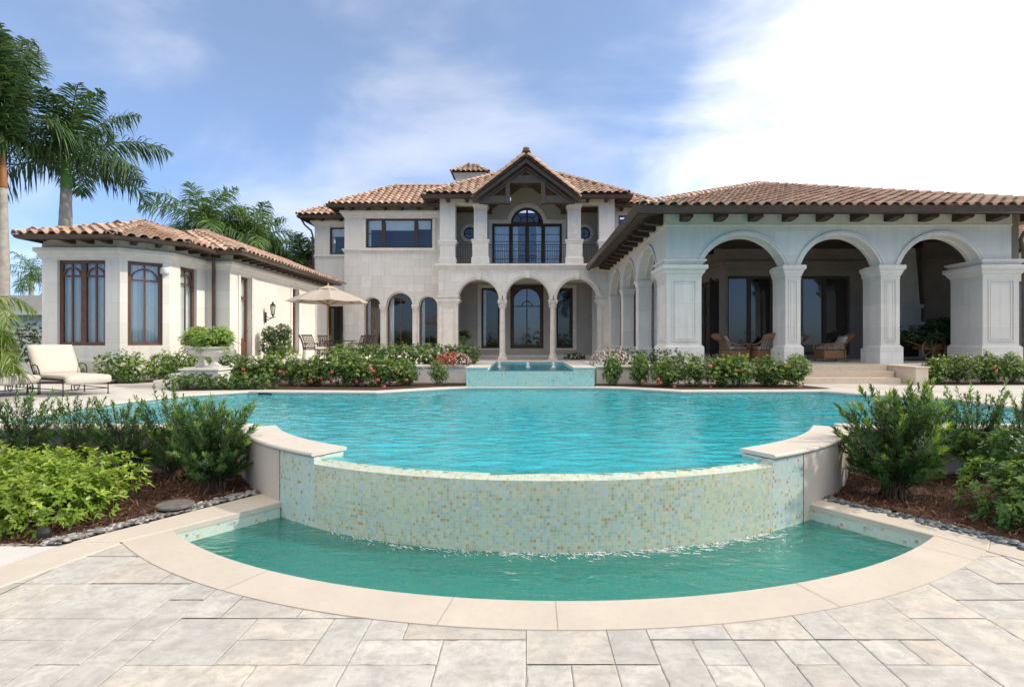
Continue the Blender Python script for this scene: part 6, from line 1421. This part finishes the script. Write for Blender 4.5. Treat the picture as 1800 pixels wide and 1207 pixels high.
# ================================================================ furniture and ornaments
def cushion(m, x0, x1, y0, y1, z0, z1, M=None, nx=6, ny=5):
    """pillow-like box"""
    vs = []; n = 0
    def P(u, v, s):
        x = x0+(x1-x0)*u; y = y0+(y1-y0)*v; bul = (1-abs(2*u-1)**10)*(1-abs(2*v-1)**10); zc = (z0+z1)/2; z = zc+s*(z1-z0)/2*(.62+.38*bul); v_ = Vector((x, y, z)); return M @ v_ if M else v_
    for s in (-1, 1):
        for j in range(ny+1):
            for i in range(nx+1):
                vs.append(P(i/nx, j/ny, s))
    K = (nx+1)*(ny+1); fs = []
    for j in range(ny):
        for i in range(nx): a = j*(nx+1)+i; fs.append((a, a+nx+1, a+nx+2, a+1)); fs.append((K+a, K+a+1, K+a+nx+2, K+a+nx+1))
    for i in range(nx): fs.append((i, i+1, K+i+1, K+i)); a = ny*(nx+1)+i; fs.append((a+1, a, K+a, K+a+1))
    for j in range(ny): a = j*(nx+1); fs.append((a+nx+1, a, K+a, K+a+nx+1)); b = a+nx; fs.append((b, b+nx+1, K+b+nx+1, K+b))
    m.idx(vs, fs)
def rot_y(pivot, ang): return Matrix.Translation(pivot) @ Matrix.Rotation(ang, 4, 'Y') @ Matrix.Translation(-Vector(pivot))
# ---- chaise lounge (x runs from the head to the foot)
def make_lounger():
    o = empty('chaise_lounge', (0, 0, 0)); W_ = .45
    m = MB(); r = .013
    for s in (-1, 1):
        m.tube([(.0, s*W_, .36), (1.9, s*W_, .36), (1.96, s*W_, .33)], r, 7); m.tube([(.1, s*W_, .14), (1.9, s*W_, .14)], r*.8, 6)
        m.tube([(.50, s*W_, .36), (.06, s*W_, .98)], r, 7)
    for x in (.0, .55, 1.1, 1.9): m.tube([(x, -W_, .36), (x, W_, .36)], r, 6)
    m.tube([(.06, -W_, .98), (.06, W_, .98)], r, 6)
    for x in (.75, .95, 1.15, 1.35, 1.55, 1.75): m.tube([(x, -W_, .355), (x, W_, .355)], .006, 5)
    m.tube([(1.9, -W_, .14), (1.9, W_, .14)], r*.8, 6); m.build('frame', mIRON, o, smooth=True)
    for x in (.08, .75, 1.88):
        for s in (-1, 1):
            m = MB(); m.tube([(x, s*W_, .36), (x, s*W_, .03)], .012, 7); m.lathe([(.012, .03), (.02, .02), (.02, 0), (.01, 0)], 8, (x, s*W_, 0)); m.build('leg', mIRON, o)
    for s in (-1, 1):
        m = MB(); c = Vector((.30, s*(W_+.02), .15))
        m.tube([c+Vector((.14*math.cos(a), 0, .14*math.sin(a))) for a in [2*math.pi*k/18 for k in range(19)]], .012, 6)
        for k in range(4): a = k*math.pi/2+.4; m.tube([c, c+Vector((.14*math.cos(a), 0, .14*math.sin(a)))], .007, 5)
        m.lathe([(.02, -.015), (.03, 0), (.02, .015)], 8, (0, 0, 0)); 
        for i in range(len(m.v)-24, len(m.v)): x, y, z = m.v[i]; m.v[i] = (c.x+x, c.y+z, c.z+y)
        m.build('wheel', mIRON, o)
        m = MB(); P0 = [(.33, s*(W_+.015), .62), (.42, s*(W_+.03), .68), (.58, s*(W_+.04), .70), (.72, s*(W_+.04), .66), (.79, s*(W_+.035), .56), (.79, s*(W_+.02), .44), (.76, s*(W_+.01), .36)]
        m.tube(P0, .014, 7); sp = [Vector((.60+.075*(1-k/16)*math.cos(k*.62), s*(W_+.03), .50+.075*(1-k/16)*math.sin(k*.62))) for k in range(15)]; m.tube(sp, .008, 5); m.tube([sp[0], Vector((.76, s*(W_+.02), .42))], .008, 5)
        m.build('armrest', mIRON, o, smooth=True)
    m = MB(); cushion(m, .45, 1.96, -.45, .45, .375, .475, nx=14, ny=8); cushion(m, 1.90, 2.03, -.45, .45, .26, .47, nx=4, ny=8); m.build('seat_cushion', mCUSH, o, smooth=True, bevel=.0)
    m = MB(); M = rot_y((.50, 0, .42), math.radians(56)); cushion(m, -.34, .50, -.45, .45, .40, .53, M, nx=8, ny=8); m.build('back_cushion', mCUSH, o, smooth=True)
    return o
lg = make_lounger(); lg.location = (-11.86, 14.12, ZD); lg.rotation_euler = (0, 0, math.radians(-29))
tag(lg, 'bronze framed chaise lounge with oatmeal cushion standing clear of the palm', 'lounge chair', 'chaise lounges on the pool deck')
copytree(lg, (-13.3, 13.85, ZD), math.radians(-29), 'chaise lounge half hidden by palm fronds at the left edge')
# ---- dining set
def make_chair():
    o = empty('dining_chair', (0, 0, 0)); W_ = .26; r = .012
    for x, y in ((-.24, -W_), (-.24, W_), (.24, -W_), (.24, W_)):
        m = MB(); m.tube([(x*1.15 if x < 0 else x, y, 0), (x, y, .25), (x, y, .43)], r, 6); m.build('leg', mIRON, o)
    m = MB(); m.tube([(-.24, -W_, .43), (.24, -W_, .43), (.24, W_, .43), (-.24, W_, .43), (-.24, -W_, .43)], r, 6)
    for s in (-1, 1): m.tube([(-.24, s*W_, .62), (0, s*(W_+.03), .66), (.22, s*(W_+.02), .64), (.27, s*W_, .60), (.24, s*W_, .43)], r, 6)
    m.build('seat_frame', mIRON, o)
    m = MB(); P = lambda t, y: Vector((-.24-.05*t-.10*t**3, y, .43+.50*t))
    for y in (-W_, W_): m.tube([P(k/6, y) for k in range(7)], .014, 6)
    m.tube([P(1, -W_-.03), P(1, W_+.03)], .016, 6)
    for k in range(6): y = -W_+.06+k*.08; m.face([P(0.1, y-.015), P(.1, y+.015), P(.98, y+.015), P(.98, y-.015)])
    for k in range(6): t = .16+k*.15; a, b = P(t-.03, -W_), P(t+.03, W_); m.face([P(t-.03, -W_)+Vector((.004, 0, 0)), P(t-.03, W_)+Vector((.004, 0, 0)), P(t+.03, W_)+Vector((.004, 0, 0)), P(t+.03, -W_)+Vector((.004, 0, 0))])
    m.build('backrest', mIRON, o)
    m = MB(); cushion(m, -.24, .25, -.25, .25, .44, .52); m.build('seat_cushion', mCUSH, o, smooth=True)
    return o
TC = (-6.75, 20.5); c0 = make_chair(); c0['category'] = 'chair'; GC = 'dining chairs round the patio table'
spots = [(205, .95, 'woven back dining chair at the left end of the patio table'), (238, .98, 'woven back dining chair turning its back to the pool, left of the umbrella pole'), (-22, 1.0, 'woven back dining chair at the right end of the patio table'), (60, .95, 'woven back dining chair on the far right side of the patio table'), (130, .95, 'woven back dining chair hidden on the far side behind the pole')]
for i, (dg, rr, lb) in enumerate(spots):
    a = math.radians(dg); p = (TC[0]+rr*math.cos(a), TC[1]+rr*math.sin(a), ZP); rz = a+math.pi
    if i == 0: c0.location = p; c0.rotation_euler = (0, 0, rz); c0['label'] = lb; c0['group'] = GC
    else: copytree(c0, p, rz, lb, group=GC)
t = empty('patio_table', (TC[0], TC[1], ZP), 0, 'round bronze patio table with glass top under the parasol', 'table')
m = MB(); m.lathe([(.02, .725), (.58, .725), (.58, .735), (.02, .735)], 28); m.build('table_top', glass('table_glass', (.5, .6, .55), .12), t)
m = MB(); m.tube([(.6*math.cos(k*.2618), .6*math.sin(k*.2618), .73) for k in range(25)], .016, 6); m.tube([(.25*math.cos(k*.2618), .25*math.sin(k*.2618), .3) for k in range(25)], .01, 6); m.build('rim', mIRON, t)
for k in range(4):
    a = k*math.pi/2+.6; m = MB(); m.tube([(.45*math.cos(a), .45*math.sin(a), 0), (.2*math.cos(a), .2*math.sin(a), .35), (.5*math.cos(a), .5*math.sin(a), .72)], .014, 6); m.build('leg', mIRON, t)
m = MB(); m.lathe([(.03, 0), (.045, .05), (.02, .2), (.018, .28), (.005, .29)], 10); bt = m.build('table_bottle', simple('dark_glass', (.02, .04, .03), None, 3, .15, 0)); bt.location = (TC[0]+.15, TC[1]-.1, ZP+.735); tag(bt, 'dark slim bottle standing on the glass patio table', 'bottle')
ub = empty('parasol', (-7.12, 20.45, ZP), 0, 'octagonal taupe canvas parasol on a teak pole over the patio table', 'umbrella')
R8 = 1.42; a0 = math.pi/8; zr, zt_ = 2.13, 2.70
m = MB(); P8 = [(R8*math.cos(a0+k*math.pi/4), R8*math.sin(a0+k*math.pi/4)) for k in range(8)]
for k in range(8):
    a, b = P8[k], P8[(k+1) % 8]; rings = []
    for j in range(7):
        t_ = j/6; q = 1-t_*.86; rings.append([( (a[0]+(b[0]-a[0])*u)*q*(1-.045*math.sin(u*math.pi)*(1-t_)), (a[1]+(b[1]-a[1])*u)*q*(1-.045*math.sin(u*math.pi)*(1-t_)), zr+(zt_-.06-zr)*(t_**.86)-.03*math.sin(u*math.pi)) for u in (0, .25, .5, .75, 1)])
    vs = [p for r_ in rings for p in r_]; m.idx(vs, [(j*5+i, j*5+i+1, j*5+i+6, j*5+i+5) for j in range(6) for i in range(4)])
    m.idx([(a[0], a[1], zr), (b[0], b[1], zr), (b[0], b[1], zr-.11), (a[0], a[1], zr-.11)], [(0, 1, 2, 3)]) if False else None
m.build('canopy', mTAUPE, ub, smooth=False)
m = MB(); m.lathe([(.40, zt_-.13), (.33, zt_-.08), (.10, zt_+.0), (.03, zt_+.02)], 8, a0=a0); m.build('vent', mTAUPE, ub)
m = MB(); m.tube([(0, 0, .05), (0, 0, zt_+.02)], .025, 10); m.lathe([(.03, 0), (.045, .03), (.03, .07), (.012, .12)], 10, (0, 0, zt_)); m.build('pole', mTEAK, ub)
for k in range(8):
    a = a0+k*math.pi/4; c, s = math.cos(a), math.sin(a); m = MB(); m.bar((.03*c, .03*s, zt_-.05), (R8*c*.985, R8*s*.985, zr-.005), .018, .025); m.bar((.05*c, .05*s, zr-.12), (R8*.55*c, R8*.55*s, zr+.22), .016, .022); m.build('rib', mTEAK, ub)
m = MB(); m.lathe([(.06, zr-.17), (.06, zr-.09)], 10); m.build('hub', mTEAK, ub); m = MB(); m.lathe([(.34, 0), (.34, .03), (.28, .07), (.08, .10), (.05, .3), (.04, .32)], 20); m.build('base', mIRON, ub)
# ---- rattan armchairs in the loggia
def make_rattan():
    o = empty('rattan_armchair', (0, 0, 0)); W_ = .36
    m = MB(); m.box(-.30, .38, -W_, W_, .12, .40); m.build('woven_base', mRAT, o, bevel=.02)
    m = MB()
    for x, y in ((-.34, -W_), (-.34, W_), (.38, -W_), (.38, W_)): m.tube([(x*1.12 if x < 0 else x, y, 0), (x*.97, y, .15), (x, y, .42)], .022, 7)
    for s in (-1, 1):
        m.tube([(-.52, s*.30, .80), (-.36, s*W_, .66), (-.1, s*(W_+.04), .60), (.3, s*(W_+.05), .62), (.42, s*(W_+.03), .55), (.40, s*W_, .40)], .028, 7); m.tube([(-.30, s*W_, .40), (-.1, s*(W_+.02), .5), (.36, s*(W_+.02), .5)], .012, 6)
        for x in (-.15, .1, .3): m.tube([(x, s*W_, .4), (x, s*(W_+.04), .6)], .011, 5)
    m.build('frame', mRAT, o, smooth=True)
    m = MB()
    for k in range(7): y = -.27+k*.09; m.tube([(-.30, y*1.1, .40), (-.46, y, .70), (-.62, y, .93)], .012, 5)
    m.build('back_spindles', mRAT, o); m = MB(); vs = []
    pr = []; n = 12
    for i in range(n+1):
        y = -.37+.74*i/n; hh = .10*(1-abs(2*i/n-1)**2.5); pr.append((y, hh))
    vs = [(-.50, y, .76) for y, h_ in pr]+[(-.66-h_*.2, y, .90+h_) for y, h_ in pr]+[(-.55, y, .76) for y, h_ in pr]+[(-.71-h_*.2, y, .90+h_) for y, h_ in pr]; q = n+1
    m.idx(vs, [(i, i+1, q+i+1, q+i) for i in range(n)]+[(2*q+i+1, 2*q+i, 3*q+i, 3*q+i+1) for i in range(n)]+[(q+i, q+i+1, 3*q+i+1, 3*q+i) for i in range(n)]); m.build('headrest', mRAT, o, smooth=True)
    m = MB(); cushion(m, -.32, .36, -.32, .32, .40, .55); m.build('seat_cushion', mCUSHD, o, smooth=True)
    m = MB(); M = rot_y((-.33, 0, .5), math.radians(62)); cushion(m, -.72, -.27, -.27, .27, .50, .64, M); m.build('back_pillow', mCUSHD, o, smooth=True)
    return o
mCUSHD = simple('grey_cushion', (.40, .40, .38), (.33, .33, .32), 20, .9, .3, 200)
ra = make_rattan(); ra.location = (7.45, 20.4, ZP); ra.rotation_euler = (0, 0, .15); tag(ra, 'rattan armchair with grey pillows facing right inside the first arch', 'armchair', 'rattan armchairs in the loggia')
copytree(ra, (8.35, 19.9, ZP), math.radians(92), 'rattan armchair seen from behind, left of the second pier'); copytree(ra, (10.75, 20.1, ZP), math.radians(178), 'rattan armchair with slanting pillow facing left inside the second arch'); copytree(ra, (9.9, 21.4, ZP), math.radians(215), 'rattan armchair mostly hidden behind the second pier')
m = MB(); m.box(-.45, .45, -.3, .3, .38, .42); ct = empty('coffee_table', (9.1, 21.1, ZP), 0, 'low rattan coffee table among the armchairs', 'table'); m.build('table_top', mRAT, ct, bevel=.01)
for x in (-.4, .4):
    for y in (-.25, .25): m = MB(); m.tube([(x, y, 0), (x, y, .38)], .025, 6); m.build('leg', mRAT, ct)
# ---- urns with ferns
def fern(m, c, n, Ln, seed, pal, curl=2.2, el=(.3, 1.3), ll=.10):
    rnd = random.Random(seed)
    for i in range(n): frond(m, (c[0]+rnd.gauss(0, .05), c[1]+rnd.gauss(0, .05), c[2]), rnd.uniform(0, 6.28), rnd.uniform(*el), Ln*rnd.uniform(.7, 1.1), curl*rnd.uniform(.7, 1.2), ll, 16, rnd, pal, plume=.3, droop=.3)
PF = [(.17, .30, .04), (.22, .36, .05), (.13, .24, .04), (.30, .42, .08)]
def make_urn():
    u = empty('stone_urn', (0, 0, 0)); m = MB(); m.box(-.17, .17, -.17, .17, 0, .05); m.lathe([(.16, .05), (.165, .07), (.13, .09), (.07, .16), (.06, .22), (.075, .25), (.10, .27), (.09, .285), (.20, .31), (.30, .37), (.345, .43), (.35, .47), (.33, .48), (.34, .50), (.40, .53), (.42, .555), (.42, .575), (.37, .58), (.33, .54)], 28); m.build('urn_body', mURN, u, smooth=True)
    for s in (-1, 1): m = MB(); m.tube([(s*.33, 0, .40), (s*.43, 0, .43), (s*.44, 0, .50), (s*.36, 0, .52)], .02, 7); m.lathe([(.01, -.03), (.045, 0), (.01, .03)], 8, (s*.38, 0, .44)); m.build('urn_handle', mURN, u, smooth=True)
    return u
u1 = make_urn(); u1.location = (-8.52, 15.55, ZP); tag(u1, 'pale cast stone urn nearest the pool on the pedestal corner', 'urn', 'pair of stone urns'); copytree(u1, (-9.12, 16.0, ZP), .5, 'pale cast stone urn behind and left of its twin')
for i, (x, y, lb) in enumerate(((-8.52, 15.55, 'fern with arching bright fronds growing in the nearer urn'), (-9.12, 16.0, 'fern spilling from the rear urn'))):
    f = empty('potted_fern', (x, y, ZP+.55), 0, lb, 'fern', 'ferns in the urns'); m = bush([(0, 0, .22, .40, .40, .19), (.1*(1-2*i), 0, .34, .26, .28, .18)], 1300, .16, .020, PF, [(.34, .46, .09), (.26, .40, .07)], 131+i, .6, 1.3, .5); fern(m, (0, 0, .02), 34, .72, 31+i, PF, curl=2.2, el=(.25, 1.4), ll=.11); m.build('foliage', mPALM, f)
tE = [(0, 0, .17, .2, .2, .17)]; bx = plant('boxwood_ball', 'small clipped boxwood ball to the right behind the urns', 'shrub', (-8.4, 16.7, ZP), bush(tE, 700, .045, .015, [(.05, .11, .03)], [(.1, .18, .04)], 95)); copytree(bx, (-8.95, 16.9, ZP), 1.0, 'small clipped boxwood ball seen between the two urn stems')
# ---- fern on an iron stand in the portico
sx, sy = -3.75, 32.4; st = empty('plant_stand', (sx, sy, ZL), 0, 'tall wrought iron plant stand inside the left portico arch', 'plant stand'); m = MB()
for k in range(4): a = k*math.pi/2+.78; c, s = math.cos(a), math.sin(a); m.tube([(.28*c, .28*s, 0), (.22*c, .22*s, .5), (.28*c, .28*s, 1.0), (.36*c, .36*s, 1.2), (.42*c, .42*s, 1.15)], .016, 6)
m.tube([(.268*math.cos(k*.5236+.785), .268*math.sin(k*.5236+.785), .9) for k in range(13)], .014, 5); m.build('frame', mIRON, st, smooth=True)
pt = MB(); pt.lathe([(.12, .85), (.22, 1.0), (.26, 1.25), (.28, 1.32), (.24, 1.32)], 16); pto = pt.build('stand_pot', mURN); pto.location = (sx, sy, ZL); tag(pto, 'white pot held in the iron plant stand of the portico', 'pot'); pto.name = 'fern_pot'
f = empty('potted_fern', (sx, sy, ZL+1.3), 0, 'round green fern on the iron stand in the portico', 'fern'); m = MB(); fern(m, (0, 0, 0), 110, .72, 37, [(.05, .12, .03), (.07, .15, .03), (.1, .19, .04)], curl=2.0, el=(.1, 1.3), ll=.14); m.build('foliage', mPALM, f)
pE = [(0, 0, .15, .6, .3, .2)]; plant('low_plant', 'low dark plant on the portico floor before the right window', 'plant', (2.7, 31.9, ZL), bush(pE, 500, .1, .03, [(.03, .07, .02)], [(.06, .12, .03)], 97))
# ---- wheeled plant cart in the last arch
wc = empty('flower_cart', (14.55, 20.3, ZP), 0, 'iron flower cart with a large spoked wheel in the third loggia arch', 'cart'); m = MB(); c = Vector((0, 0, .44))
m.tube([c+Vector((.42*math.cos(k*.2618), 0, .42*math.sin(k*.2618))) for k in range(25)], .03, 6)
for k in range(10): a = k*.628; m.tube([c, c+Vector((.42*math.cos(a), 0, .42*math.sin(a)))], .014, 5)
m.build('wheel', mRAT, wc); m = MB(); m.box(-.3, .9, .1, .7, .42, .62); m.tube([(-.9, .2, .75), (-.3, .2, .55), (.9, .2, .5)], .025, 6); m.tube([(.85, .1, .45), (.9, .1, 0)], .03, 6); m.build('cart_body', mRAT, wc)
f = empty('cart_plant', (14.75, 20.7, ZP+.6), 0, 'large dark leafy plant piled on the iron flower cart', 'plant'); bE = [(0, 0, .25, .95, .45, .38), (.3, 0, .6, .45, .4, .3)]; b_ = bush(bE, 1500, .20, .05, [(.03, .065, .02), (.045, .09, .025)], [(.06, .11, .03)], 98, .4, .7, .4); b_.build('foliage', mLEAF, f)
# recessed lights in the portico ceilings are parts of the villa
for x, y, z in ((-3.3, 32.2, Z(474)-.03), (3.2, 32.2, Z(474)-.03)):
    m = MB(); m.lathe([(.03, 0), (.09, 0), (.09, .02), (.03, .02)], 14, (x, y, e(4.0))); vb(m, 'downlight', mWHITE)
